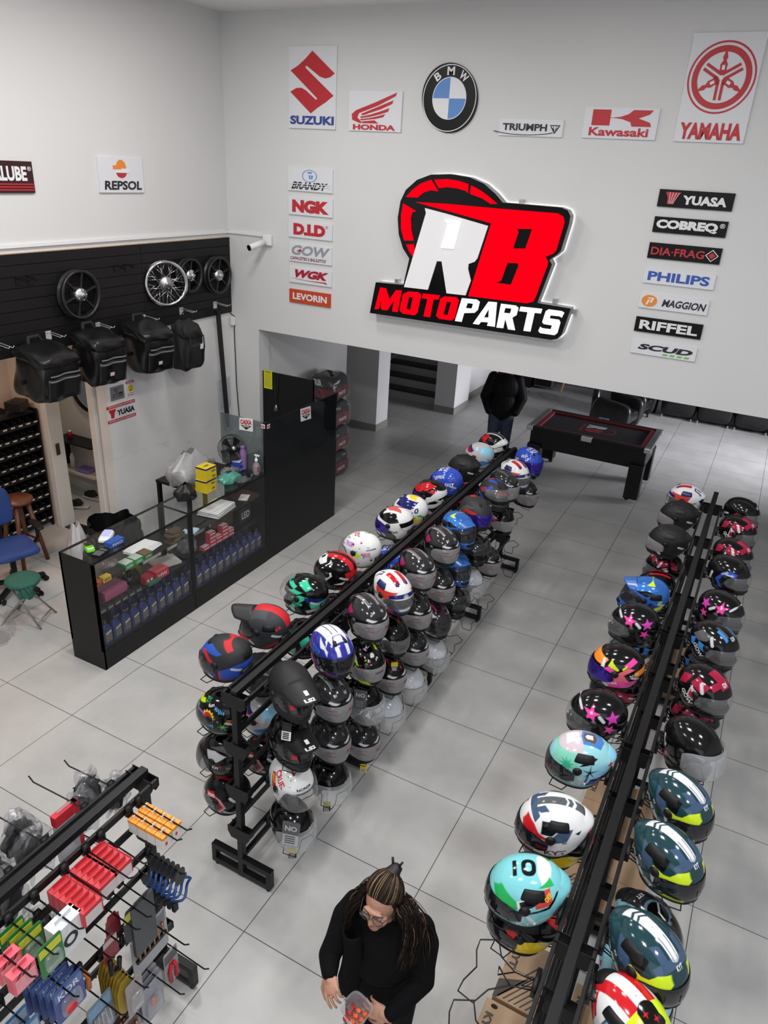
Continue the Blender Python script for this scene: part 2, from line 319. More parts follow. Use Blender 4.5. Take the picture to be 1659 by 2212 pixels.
# ================================================================ WALL SIGNS
NB = Vector((0, -1, 0)); NL = Vector((1, 0, 0))
SW = mat('sign_white', (.72, .73, .76), .5); SB = mat('sign_black', (.005, .005, .005), .4, spec=.2)
C_RED = mat('sign_red', (.5, .02, .03), .5); C_BLUE = mat('sign_navy', (.03, .055, .26), .5); C_BLK = mat('sign_ink', (.012, .012, .014), .5); C_GRY = mat('sign_grey', (.3, .31, .34), .4)
C_WHT = mat('sign_white_print', (.78, .78, .8), .5); C_ORG = mat('sign_orange', (.8, .25, .03), .5); C_LB = mat('sign_blue', (.1, .25, .6), .5); C_GRN = mat('sign_green', (.16, .5, .06), .5)
def PB(u, v, d=.0):
    return onY(u, v, YB-d)
class Sign:
    """flat board fixed to a wall; artwork is laid out over the board in its own pixel frame"""
    def __init__(s, name, label, TL, BR, col, wall='back', shape=None, th=.02, cat='sign'):
        s.P = (lambda u, v: onY(u, v, YB-th)) if wall == 'back' else (lambda u, v: onX(u, v, XL+th))
        s.n = NB if wall == 'back' else NL; s.th = th
        if shape is None:
            a, b = s.P(*TL), s.P(*BR)
            ax = 0 if wall == 'back' else 1
            def box(f):
                lo, hi = (a, b); 
                q = []
                for x, z in ((a[ax], a[2]), (b[ax], a[2]), (b[ax], b[2]), (a[ax], b[2])):
                    q.append(Vector((x, YB-th, z)) if ax == 0 else Vector((XL+th, x, z)))
                return q
            q = box(0); s.q = q; loc = (a+b)/2
        else:
            q = [s.P(*p) for p in shape]; loc = sum(q, Vector())/len(q)
        s.o = Vector(loc); s.t = thing(name, label, cat, loc, 0, 'brand signs on the walls' if cat == 'sign' else None)
        m = MB(); m.poly([[(i, 0) for i in range(len(q))]], lambda i, _: q[int(i)]-s.o) if False else None
        n = len(q); A = [p-s.o for p in q]; B = [p-s.o-s.n*th for p in q]
        m.add(A+B, [[i, n+i, n+(i+1) % n, (i+1) % n] for i in range(n)])
        tri = tessellate_polygon([[Vector((p.x+p.y, p.z, 0)) for p in A]])
        for a, b, c in tri:
            f = [a, b, c] if (A[b]-A[a]).cross(A[c]-A[a]).dot(s.n) > 0 else [a, c, b]; m.f.append(f); m.mi.append(0)
        m.build('panel', col, s.t)
    def uv(s, x, y): return s.bl(x, y)
    def bl(s, x, y):  # board coordinates 0..1 (x right, y up)
        TL, TR, BR, BL = s.q; return (BL*(1-x)+BR*x)*(1-y)+(TL*(1-x)+TR*x)*y-s.o
    def text(s, st, x0, y0, x1, y1, mt, bold=.03, name='lettering', sh=0, lift=.003):
        m = MB(); text_quad(m, st, [(x0+sh, y1), (x1+sh, y1), (x1, y0), (x0, y0)], s.bl, s.n, lift, bold); m.build(name, mt, s.t); return s
    def poly(s, loops, mt, name='emblem', lift=.003):
        m = MB()
        for L in loops: m.poly(L, s.bl, lift, s.n)
        m.build(name, mt, s.t); return s
def cr(L, x0, y0, w, h): return [((x-x0)/w, 1-(y-y0)/h) for x, y in L]
# --- Suzuki
s = Sign('wall_sign', 'tall white sign with red S emblem and blue lettering, top left of back wall', (624, 100), (724, 280), SW)
# emblem in board units from the sign itself (width 310 x height 540 px in close-up)
E1 = [(155, 30), (300, 175), (270, 200), (240, 207), (205, 195), (118, 125), (110, 130), (112, 140), (295, 318), (240, 365), (190, 400), (148, 437), (10, 295), (50, 270), (85, 268), (115, 285), (180, 345), (188, 342), (188, 335), (12, 155), (60, 125), (110, 80)]
s.poly([[cr(E1, 0, 0, 310, 540)]], C_RED); s.text('SUZUKI', .03, .05, .97, .16, C_BLUE, .045)
s = Sign('wall_sign', 'white sign with red wing emblem and red serif lettering', (755, 196), (865, 286), SW)
W1 = [[(.07, .28), (.06, .42), (.14, .52), (.5, .72), (.9, .97), (.88, .88), (.55, .64), (.2, .45), (.17, .34), (.27, .2), (.22, .2)],
      [(.24, .43), (.6, .64), (.84, .78), (.82, .69), (.6, .55), (.38, .45), (.33, .42), (.26, .4)],
      [(.22, .36), (.4, .41), (.6, .5), (.77, .59), (.75, .5), (.6, .43), (.4, .36), (.24, .33)],
      [(.22, .3), (.4, .33), (.55, .38), (.7, .44), (.66, .36), (.5, .31), (.24, .27)],
      [(.25, .24), (.5, .28), (.58, .2), (.28, .2)]]
s.poly([[L] for L in W1], C_RED); s.text('HONDA', .09, .03, .9, .17, C_RED, .05)
# --- round roundel
s = Sign('wall_sign', 'round black sign with blue and white quarters', None, None, SB, shape=[tuple(p) for p in [(971.5+60*math.cos(a)*1.0+0*math.sin(a), 211+76*math.sin(a)-2*math.cos(a)) for a in [2*math.pi*i/48 for i in range(48)]]])
a, b = onY(912, 211, YB-.02), onY(1031, 211, YB-.02); rr = (b.x-a.x)/2; zt, zb = onY(972, 136, YB-.02).z, onY(972, 287, YB-.02).z; rz = (zt-zb)/2
cz = Vector(((a.x+b.x)/2, YB-.02, (zt+zb)/2)); R0 = lambda x, y: cz+Vector((x*rr, 0, y*rz))-s.o
m = MB(); m.poly([circ(0, 0, .97, 48), circ(0, 0, .945, 48)], R0, .003, NB); m.poly([circ(0, 0, .615, 48), circ(0, 0, .59, 48)], R0, .003, NB); m.build('ring', C_WHT, s.t)
for a0, mm in ((0, C_WHT), (90, C_LB), (180, C_WHT), (270, C_LB)):
    MB().poly([[(0, 0)]+circ(0, 0, .59, 14, None, a0, a0+90)], R0, .003, NB).build('quarter', mm, s.t)
m = MB()
for ch, ang, hw in (('B', 127, .105), ('M', 90, .135), ('W', 53, .155)):
    c, e = math.cos(math.radians(ang)), math.sin(math.radians(ang)); r_, d_ = (e, -c), (c, e)
    Q = [(c*.78+r_[0]*x*hw+d_[0]*y*.12, e*.78+r_[1]*x*hw+d_[1]*y*.12) for x, y in ((-1, 1), (1, 1), (1, -1), (-1, -1))]
    text_quad(m, ch, Q, R0, NB, .004, .03)
m.build('lettering', C_WHT, s.t)
s = Sign('wall_sign', 'small white sign with black lettering and shield, right of round sign', (1080, 256), (1213, 297), SW)
s.text('TRIUMPH', .06, .32, .76, .74, C_BLK, .035)
s.poly([[[(.80, .7), (.96, .7), (.94, .55), (.88, .18), (.82, .55)]], [arc_band(.4, .75, .66, .7, 225, 312)]], C_BLK)
s.poly([[[(.86, .64), (.9, .64), (.885, .3)]], [[(.82, .64), (.85, .64), (.86, .48)]], [[(.91, .64), (.94, .64), (.9, .48)]]], C_WHT, 'shield_lines', .005)
s = Sign('wall_sign', 'white sign with big red K emblem and red lettering', (1266, 231), (1414, 303), SW)
s.poly([[[(.11, .93), (.36, .93), (.36, .68), (.42, .685), (.5, .71), (.6, .8), (.66, .93), (.92, .93), (.88, .8), (.74, .67), (.9, .54), (.92, .41), (.66, .41), (.64, .54), (.52, .64), (.42, .665), (.36, .67), (.36, .42), (.11, .42)]]], C_RED)
s.text('Kawasaki', .09, .08, .9, .36, C_RED, .03)
s = Sign('wall_sign', 'large white sign with red wheel of tuning forks, top right', (1487, 72), (1624, 310), SW)
TLc, TRc, BRc, BLc = (1500, 72), (1656, 78), (1612, 311), (1455, 305)
ya = Vector((onY(1478, 188, YB).x, YB-.02, onY(1500, 72, YB).z)); yb = Vector((onY(1633, 192, YB).x, YB-.02, onY(1530, 308, YB).z))
s.q[0].x = s.q[3].x = ya.x; s.q[1].x = s.q[2].x = yb.x; s.q[0].z = s.q[1].z = ya.z; s.q[2].z = s.q[3].z = yb.z
w_, h_ = yb.x-ya.x, ya.z-yb.z; s.o = s.t.location = (ya+yb)/2; A_ = h_/w_
pn = s.t.children[0]; pn.data.clear_geometry(); q = [p-s.o for p in s.q]; pn.data.from_pydata([*q]+[p-NB*.02 for p in q], [], [[3, 2, 1, 0], [0, 1, 5, 4], [1, 2, 6, 5], [2, 3, 7, 6], [3, 0, 4, 7]])
def yc(r, n=40, cx=.5, cy=.6): return [(cx+r*math.cos(2*math.pi*i/n), cy+r*math.sin(2*math.pi*i/n)/A_) for i in range(n)]
def yr(P, ang):
    c, e = math.cos(math.radians(ang)), math.sin(math.radians(ang)); return [(.5+x*c-y*e, .6+(x*e+y*c)/A_) for x, y in P]
L = [[yc(.47), yc(.445)], [yc(.41), yc(.33)]]
for a in (0, 120, 240):
    L.append([yr([(0, .37), (.035, .26), (.02, .22), (.05, .17), (.045, .12), (.06, .05), (-.06, .05), (-.045, .12), (-.05, .17), (-.02, .22), (-.035, .26)], a)])
    L.append([yr([(.055, -.02), (.055, -.29), (.015, -.29), (.015, -.02)], a)]); L.append([yr([(-.055, -.02), (-.055, -.29), (-.015, -.29), (-.015, -.02)], a)])
s.poly(L, C_RED); s.poly([[yc(.03)]]+[[yr([(0.02, .1), (.02, .16), (-.02, .16), (-.02, .1)], a)] for a in (0, 120, 240)], C_WHT, 'emblem_holes', .005)
s.text('YAMAHA', .06, .025, .95, .185, C_RED, .05)
# --- left column of small signs
s = Sign('wall_sign', 'white sign with blue round mark and striped black italic lettering', (622, 361), (718, 418), SW)
s.poly([[circ(.49, .67, .165, 28, .27), circ(.49, .67, .15, 28, .245)], [[(.44, .85), (.55, .85), (.53, .78), (.46, .78)]], [[(.47, .7), (.57, .7), (.55, .55), (.48, .55)], [(.5, .66), (.53, .66), (.53, .6), (.5, .6)]]], C_LB)
s.text('BRANDY', .08, .08, .84, .4, C_BLK, .03, sh=.06); s.poly([[[(.08, .2), (.95, .2), (.95, .225), (.08, .225)]], [[(.08, .3), (.95, .3), (.95, .33), (.08, .33)]]], SW, 'stripes', .006)
s = Sign('wall_sign', 'white sign with three bold red letters, second in the left column', (623, 424), (718, 471), SW); s.text('NGK', .09, .14, .92, .86, C_RED, .07)
s = Sign('wall_sign', 'white sign with dotted red slab letters in the left column', (623, 476), (717, 521), SW); s.text('D.I.D', .12, .16, .85, .88, C_RED, .07); s.text('®', .85, .7, .91, .88, C_RED, 0)
s = Sign('wall_sign', 'white sign with grey lettering over small maroon words', (624, 525), (716, 574), SW); s.text('GOW', .04, .38, .9, .94, C_GRY, .035, sh=.06); s.text('CAPACETES E BAULETOS', .03, .1, .86, .28, mat('sign_maroon', (.2, .01, .03), .5), .02, sh=.02)
s.poly([[[(.22, .6), (.32, .6), (.27, .75)]]], C_RED, 'red_accent', .006)
s = Sign('wall_sign', 'white sign with dark red slanted letters and underline swoosh', (625, 576), (716, 621), SW); s.text('WGK', .06, .36, .88, .9, mat('sign_crimson', (.38, .01, .03), .5), .06, sh=.08); s.poly([[[(.04, .3), (.4, .23), (.87, .25), (.9, .12), (.82, .18), (.3, .22)]]], C_RED)
s = Sign('wall_sign', 'small red sign with white lettering, bottom of the left column', (625, 623), (713, 665), mat('sign_vermilion', (.55, .06, .02), .5)); s.text('LEVORIN', .09, .26, .92, .76, C_WHT, .035)
# --- right column (read right to left under perspective, measured on their centre lines)
def rsign(label, TL, BR, col): return Sign('wall_sign', label, TL, BR, col)
s = rsign('black sign with white lettering and red fan mark', (1426, 408), (1580, 457), SB); s.text('YUASA', .33, .2, .92, .72, C_WHT, .05)
s.poly([[[(.09, .86), (.3, .86), (.24, .6), (.22, .18), (.13, .18), (.13, .5)]]], C_RED); s.poly([[[(.09+.21*k/5+.015, .84), (.09+.21*k/5+.022, .84), (.135+.085*k/5+.006, .2), (.135+.085*k/5, .2)]] for k in range(1, 5)], C_WHT, 'fan_lines', .006)
s = rsign('black sign with fat rounded white lettering', (1415, 467), (1566, 514), SB); s.text('COBREQ', .04, .18, .88, .84, C_WHT, .06); s.text('®', .9, .55, .97, .85, C_WHT, .01)
s = rsign('black sign with thin red lettering and diamond mark', (1404, 523), (1553, 572), SB); s.text('DIA·FRAG', .04, .24, .78, .74, C_RED, .02)
s.poly([[[(.88, .88), (.97, .5), (.88, .12), (.79, .5)], [(.88, .82), (.955, .5), (.88, .18), (.805, .5)]]], C_WHT); s.poly([[[(.88, .7), (.93, .5), (.88, .3), (.83, .5)]]], C_RED, 'diamond')
s = rsign('white sign with plain blue capitals in the right column', (1394, 578), (1540, 627), SW); s.text('PHILIPS', .06, .2, .93, .82, mat('sign_royal', (.03, .09, .4), .5), .035)
s = rsign('white sign with orange disc and black lettering', (1384, 632), (1526, 682), SW); s.text('MAGGION', .34, .24, .95, .74, C_BLK, .03, sh=.02)
s.poly([[circ(.15, .52, .115, 28, .4)]], C_ORG); s.poly([[[(.1, .25), (.13, .25), (.16, .6), (.13, .6)]], [[(.16, .4), (.19, .4), (.22, .75), (.13, .75), (.12, .68), (.18, .68)]]], C_WHT, 'emblem_lines', .006)
s = rsign('black sign with plain white capitals, second from bottom of right column', (1375, 683), (1512, 734), SB); s.text('RIFFEL', .07, .2, .94, .82, C_WHT, .035)
s = rsign('white sign with black lettering and four green squares', (1366, 733), (1500, 782), SW); s.text('SCUD', .1, .36, .92, .8, C_BLK, .05, sh=.05); s.poly([[[(.5+.11*k, .12), (.57+.11*k, .12), (.585+.11*k, .25), (.515+.11*k, .25)]] for k in range(4)], C_GRN)
# --- left wall signs
s = Sign('wall_sign', 'white sign with orange and red ball over black italic lettering', (209, 338), (312, 416), SW, 'left')
s.poly([[circ(.5, .7, .115, 28, .24, 0, 180)]], C_ORG); s.poly([[circ(.5, .58, .115, 28, .16, 180, 360)]], C_RED, 'lower_ball')
s.poly([[[(.38, .66), (.68, .66), (.68, .57), (.38, .57)]]], C_WHT, 'band', .006); s.poly([[[(.32, .78), (.5, .78), (.5, .67), (.32, .67)]]], C_ORG, 'flag', .004); s.text('REPSOL', .1, .08, .94, .34, C_BLK, .035, sh=.02)
s = Sign('wall_sign', 'black sign with white lettering and red stripes, cut by the left edge', (-60, 344), (77, 417), mat('sign_dark_maroon', (.03, .006, .008), .4), 'left')
s.text('ALUBE', .28, .38, .88, .84, C_WHT, .04); s.text('®', .9, .7, .97, .84, C_WHT, .01); s.poly([[[(0, y), (1, y), (1, y+.04), (0, y+.04)]] for y in (.08, .17, .26)], C_RED)
# ================================================================ RB LIGHT BOX
SK = .3014
def q5(L): return [(780+x*SK, 350+y*SK) for x, y in L]
SD = .15
o_ = onY(1020, 560, YB-SD); t = thing('illuminated_sign', 'big red, white and black illuminated shop logo light box on back wall', 'sign', o_)
f5 = lambda u, v: onY(u, v, YB-SD)-o_
OUT = [(105, 862), (62, 1082), (1360, 1275), (1405, 1268), (1438, 1235), (1500, 1048), (1262, 985), (1288, 940), (1365, 735), (1322, 690), (1395, 672), (1430, 640), (1492, 440), (1500, 385), (1480, 345), (1430, 325), (1015, 290), (960, 225), (880, 155), (780, 110), (640, 86), (500, 90), (400, 128), (320, 200), (282, 280), (262, 400), (270, 520), (300, 620), (345, 692), (303, 880)]
OUT = [(105, 862), (62, 1082), (1360, 1275), (1405, 1268), (1438, 1235), (1503, 1050), (1262, 1010), (1290, 940), (1368, 735), (1350, 700), (1395, 672), (1430, 640), (1492, 440), (1500, 385), (1480, 345), (1430, 325), (1015, 290), (960, 225), (880, 155), (780, 110), (640, 86), (500, 90), (400, 128), (320, 200), (282, 280), (262, 400), (270, 520), (300, 620), (345, 692), (303, 880)]
MB().poly([q5(OUT)], f5, 0, NB).build('black_face', mat('sign_gloss_black', (.004, .004, .0045), .12, spec=.25), t)
m = MB(); P = [f5(*p) for p in q5(OUT)]; n = len(P); m.add(P+[p-NB*(SD-.02) for p in P], [[i, (i+1) % n, n+(i+1) % n, n+i] for i in range(n)]); m.build('return_edge', mat('sign_edge_grey', (.32, .31, .31), .4), t)
ER = mat('lit_red_acrylic', (.3, .0, .004), .6, spec=0, emit=.72, ecol=(1, .0, .006)); EW = mat('lit_white_acrylic', (.7, .7, .7), .4, spec=.1, emit=.42, ecol=(1, 1, 1))
for L in ([(325, 250), (370, 200), (430, 155), (505, 128), (555, 210), (500, 202), (450, 218), (405, 255)], [(527, 127), (620, 122), (700, 135), (770, 158), (768, 222), (755, 208), (690, 188), (620, 180), (560, 187)],
          [(792, 168), (860, 205), (920, 250), (978, 300), (930, 300), (870, 260), (783, 228)], [(305, 297), (395, 352), (370, 358), (357, 400), (360, 480), (378, 562), (312, 562), (290, 480), (290, 380)], [(327, 590), (380, 590), (385, 635), (370, 672), (345, 635)]):
    MB().poly([q5(L)], f5, .012, NB).build('red_arc', ER, t)
BR_ = [(395, 287), (620, 300), (1000, 335), (1410, 368), (1450, 390), (1460, 430), (1400, 632), (1380, 655), (1322, 680), (1342, 712), (1335, 745), (1255, 960), (1235, 1000), (1190, 1012), (770, 960), (935, 440), (870, 420), (620, 350), (480, 312)]
MB().poly([q5(BR_), q5([(1115, 478), (1228, 480), (1180, 620), (1090, 620), (1130, 500)]), q5([(1050, 722), (1125, 725), (1130, 745), (1075, 880), (970, 865), (1005, 850)])], f5, .012, NB).build('letter_b', ER, t)
R_ = [(460, 330), (620, 372), (912, 458), (835, 690), (815, 715), (772, 730), (768, 765), (788, 850), (750, 955), (615, 940), (580, 712), (545, 710), (480, 915), (310, 895), (468, 365)]
MB().poly([q5(R_)], f5, .012, NB).build('letter_r', mat('lit_white_face', (.62, .61, .62), .4, spec=.1, emit=.2, ecol=(1, .97, .98)), t)
MB().poly([q5([(600, 420), (625, 418), (722, 424), (668, 622), (578, 615), (628, 440)])], f5, .03, NB).build('letter_r_counter', mat('lit_silver', (.75, .75, .75), .25, emit=.42, ecol=(.9, .95, 1)), t)
def stencil(loopsets, mt, nm):
    m = MB()
    for L in loopsets: m.poly([q5(l) for l in L], f5, .012, NB)
    m.build(nm, mt, t)
stencil([[[(140, 898), (180, 905), (205, 985), (252, 918), (293, 920), (262, 1075), (225, 1070), (240, 985), (190, 1062), (160, 1060), (145, 1050), (150, 960), (130, 1052), (100, 1055)]],
         [[(340, 928), (410, 932), (432, 952), (405, 1080), (385, 1098), (300, 1085), (278, 1060), (305, 945)], [(345, 965), (375, 968), (355, 1058), (325, 1053)]],
         [[(445, 942), (565, 955), (555, 985), (520, 985), (495, 1112), (450, 1105), (478, 982), (440, 975)]],
         [[(600, 962), (685, 970), (702, 990), (672, 1118), (650, 1135), (560, 1122), (540, 1100), (572, 978)], [(615, 1000), (648, 1005), (622, 1098), (590, 1092)]]], ER, 'moto_lettering')
stencil([[[(725, 975), (830, 985), (852, 1002), (838, 1060), (815, 1080), (740, 1082), (722, 1145), (675, 1138)], [(765, 1010), (805, 1015), (795, 1050), (752, 1046)]],
         [[(915, 1000), (975, 1005), (960, 1180), (905, 1172), (912, 1148), (862, 1145), (845, 1165), (803, 1158)], [(918, 1050), (915, 1115), (882, 1112)]],
         [[(1005, 1015), (1110, 1028), (1130, 1045), (1115, 1098), (1085, 1115), (1105, 1205), (1055, 1198), (1035, 1120), (1020, 1190), (972, 1185)], [(1035, 1045), (1080, 1050), (1070, 1085), (1025, 1080)]],
         [[(1145, 1035), (1300, 1052), (1290, 1085), (1245, 1080), (1215, 1215), (1165, 1208), (1195, 1075), (1135, 1068)]],
         [[(1345, 1055), (1440, 1068), (1458, 1080), (1440, 1115), (1425, 1105), (1360, 1098), (1352, 1120), (1420, 1130), (1430, 1150), (1408, 1225), (1388, 1240), (1285, 1225), (1272, 1210), (1285, 1180), (1300, 1190), (1360, 1198), (1370, 1170), (1310, 1160), (1300, 1145), (1325, 1068)]]], EW, 'parts_lettering')
for u, v in ((862, 607), (1130, 436), (1202, 650), (1243, 672)):
    p = onY(u, v, YB)-o_; MB().box(p+NB*.03, (.045, .06, .045)).build('mount_bracket', STEEL, t)
m = MB(); P = [f5(*p) for p in q5(OUT)]; cen = sum(P, Vector())/len(P)
m.poly([[(p.x*1.0+(p.x-cen.x)*.004, p.z+(p.z-cen.z)*.004) for p in P]], lambda x, z: Vector((x, SD-.014, z)), 0, NB)
m.build('halo_strip', mat('halo_led', (.8, .8, .8), .5, emit=1.0, ecol=(1, 1, 1)), t)
# ================================================================ CAMERA ON THE WALL
p = onY(578, 522, YB); t = thing('security_camera', 'white bullet security camera on back wall beside the corner', 'camera', p)
MB().box((.02, -.03, .02), (.12, .05, .12)).build('junction_box', WHITE, t, bevel=.012)
a, b = Vector((.0, -.06, 0)), Vector((-.07, -.26, -.06)); MB().cyl(a, b, .035, 20).build('housing', WHITE, t, True)
MB().cyl(b, b+(b-a).normalized()*.012, .034, 20).build('lens', mat('black_gloss', (.006, .006, .007), .1), t)
# ================================================================ HELMETS
def cmat(name, rough, coat=0):
    m = bpy.data.materials.new(name); m.use_nodes = True; nt = m.node_tree; b = nt.nodes['Principled BSDF']
    a = nt.nodes.new('ShaderNodeAttribute'); a.attribute_name = 'paint'; nt.links.new(a.outputs['Color'], b.inputs['Base Color'])
    b.inputs['Roughness'].default_value = rough; b.inputs['Coat Weight'].default_value = coat; b.inputs['Specular IOR Level'].default_value = .38
    return m
PAINT_G = cmat('helmet_gloss_paint', .12); PAINT_M = cmat('helmet_matte_paint', .55)
RUB = mat('black_rubber', (.006, .006, .0065), .6, spec=.3); LIN = mat('dark_lining', (.008, .008, .009), .9)
V_CLEAR = film('clear_visor', (.75, .76, .78), .1, .05, .25); V_SMOKE = film('smoke_visor', (.04, .04, .045), .45, .05, .25)
V_FILM = film('filmed_visor', (.42, .4, .41), .5, .12, .3, .5, 25); V_PURP = mat('purple_mirror_visor', (.06, .03, .35), .1, .7); V_DARK = mat('dark_visor', (.012, .012, .016), .08)
V_MILK = film('hazy_visor', (.7, .72, .74), .3, .1, .2)
R_, G_, B_, K_, W_ = (.55, .012, .018), (.02, .42, .1), (.02, .075, .42), (.004, .004, .0045), (.74, .74, .75)
NV_, TE_, NY_, MI_, PK_, OR_, GY_, DT_, CB_, LG_, CR_, YE_, LB_ = (.012, .016, .13), (.2, .58, .62), (.62, .8, .02), (.05, .56, .33), (.85, .07, .36), (.9, .26, .02), (.1, .1, .105), (.012, .045, .055), (.05, .09, .16), (.5, .5, .52), (.36, .012, .05), (.85, .6, .02), (.28, .6, .8)
D2 = math.pi/180
def hsurf(az, el, k, off=0.0):
    az = np.asarray(az, float); el = np.asarray(el, float)
    c, s = np.cos(el), np.sin(el); ca, sa = np.cos(az), np.sin(az)
    f = (ca+1)/2; a = .155*f+.165*(1-f)
    h = np.where(el >= 0, np.abs(c)**.92, np.abs(c)**.5)
    x = a*h*np.sign(ca)*np.abs(ca)**.93; y = .124*h*np.sign(sa)*np.abs(sa)**.93
    z = np.where(s > 0, .134, .155)*s
    if k != 'open':
        w = np.clip(-z/.11, 0, 1)*np.clip(ca, 0, 1)**1.5; x = x+(.05 if k == 'cross' else .022)*w; y = y*(1-.14*w)
    x = x+.03*np.clip(-el/(52*D2), 0, 1)*np.clip(-ca, 0, 1)
    x = x-.018*np.clip(z/.13, 0, 1)
    if k == 'sport':
        w = np.exp(-((el-20*D2)/(11*D2))**2)*np.clip(-ca, 0, 1)**3; x = x-.016*w; z = z+.004*w
    P = np.stack([x, y, z], -1)
    if np.any(off): n = P*np.array([1, 1.3, 1.1]); n /= np.linalg.norm(n, axis=-1, keepdims=True); P = P+n*(off if np.isscalar(off) else np.asarray(off)[..., None])
    return P
def pip(px, pz, poly):
    r = np.zeros(len(px), bool); n = len(poly); j = n-1
    for i in range(n):
        xi, zi = poly[i]; xj, zj = poly[j]
        c = ((zi > pz) != (zj > pz)) & (px < (xj-xi)*(pz-zi)/(zj-zi+1e-12)+xi); r ^= c; j = i
    return r
def capsule(cx, cz, L, w, ang):
    c, s = math.cos(ang*D2), math.sin(ang*D2); P = []
    for sx, a0 in ((1, -90), (-1, 90)):
        for i in range(7):
            a = (a0+30*i)*D2; x, z = sx*L/2+w/2*math.cos(a), w/2*math.sin(a); P.append((cx+x*c-z*s, cz+x*s+z*c))
    return P
def star(cx, cz, r0, r1, n, rot=0): return [(cx+(r0 if i % 2 else r1)*math.cos(math.pi*i/n+rot), cz+(r0 if i % 2 else r1)*math.sin(math.pi*i/n+rot)) for i in range(2*n)]
def mesh_np(name, V, F, mats, smooth=True):
    V = np.asarray(V, np.float32); F = np.asarray(F, np.int32); me = bpy.data.meshes.new(name)
    me.vertices.add(len(V)); me.vertices.foreach_set('co', V.ravel()); me.loops.add(F.size); me.loops.foreach_set('vertex_index', F.ravel())
    me.polygons.add(len(F)); me.polygons.foreach_set('loop_start', np.arange(len(F), dtype=np.int32)*F.shape[1]); me.polygons.foreach_set('loop_total', np.full(len(F), F.shape[1], np.int32))
    me.polygons.foreach_set('use_smooth', np.full(len(F), smooth)); me.update(calc_edges=True)
    for m in mats: me.materials.append(m)
    return me
def grid_faces(nu, nv, wrap=True):
    i = np.arange(nu if wrap else nu-1); j = np.arange(nv-1); I, J = np.meshgrid(i, j); I = I.ravel(); J = J.ravel(); I2 = (I+1) % nu
    return np.stack([J*nu+I, (J+1)*nu+I, (J+1)*nu+I2, J*nu+I2], 1)
def patch(k, az0, az1, el0, el1, off, bulge=0, nu=24, nv=8, roundness=0, elf=None):
    u, v = np.meshgrid(np.linspace(0, 1, nu), np.linspace(0, 1, nv)); az = az0+(az1-az0)*u
    t = np.abs(2*u-1); sh = (1-t**6*roundness); mid = (el0+el1)/2
    el = (mid+(el0+(el1-el0)*v-mid)*sh)
    o = off+bulge*np.clip(np.sin(np.pi*u)*np.sin(np.pi*v), 0, 1)**.5
    P = hsurf(az.ravel(), el.ravel(), k, o.ravel()); return P, grid_faces(nu, nv, False)[:, ::-1]
def shell_data(k, res):
    nu, nv = res; u = np.linspace(0, 2*math.pi, nu, endpoint=False); v = np.linspace(0, 1, nv)
    lo = np.full(nu, -52*D2); A = np.abs((u+math.pi) % (2*math.pi)-math.pi)/D2
    if k == 'open':
        t = np.clip((A-52)/38, 0, 1); t = t*t*(3-2*t); lo = (9*(1-t)-50*t)*D2
    el = (89.5*D2)*(1-v[:, None])+lo[None, :]*v[:, None]; az = np.broadcast_to(u[None, :], el.shape)
    P = hsurf(az.ravel(), el.ravel(), k); port = np.zeros(len(P), bool)
    if k != 'open':
        aa = np.broadcast_to(A[None, :], el.shape).ravel(); z = P[:, 2]; e = np.clip((aa-58)/20, 0, 1)
        port = (aa < 78) & (z < (.008 if k == 'sport' else .024)-.025*e) & (z > (-.074 if k == 'sport' else -.066)+.03*e)
        P[port] *= np.array([.88, .88, 1])
    return P, grid_faces(nu, nv)[:, ::-1], port
_HC = {}
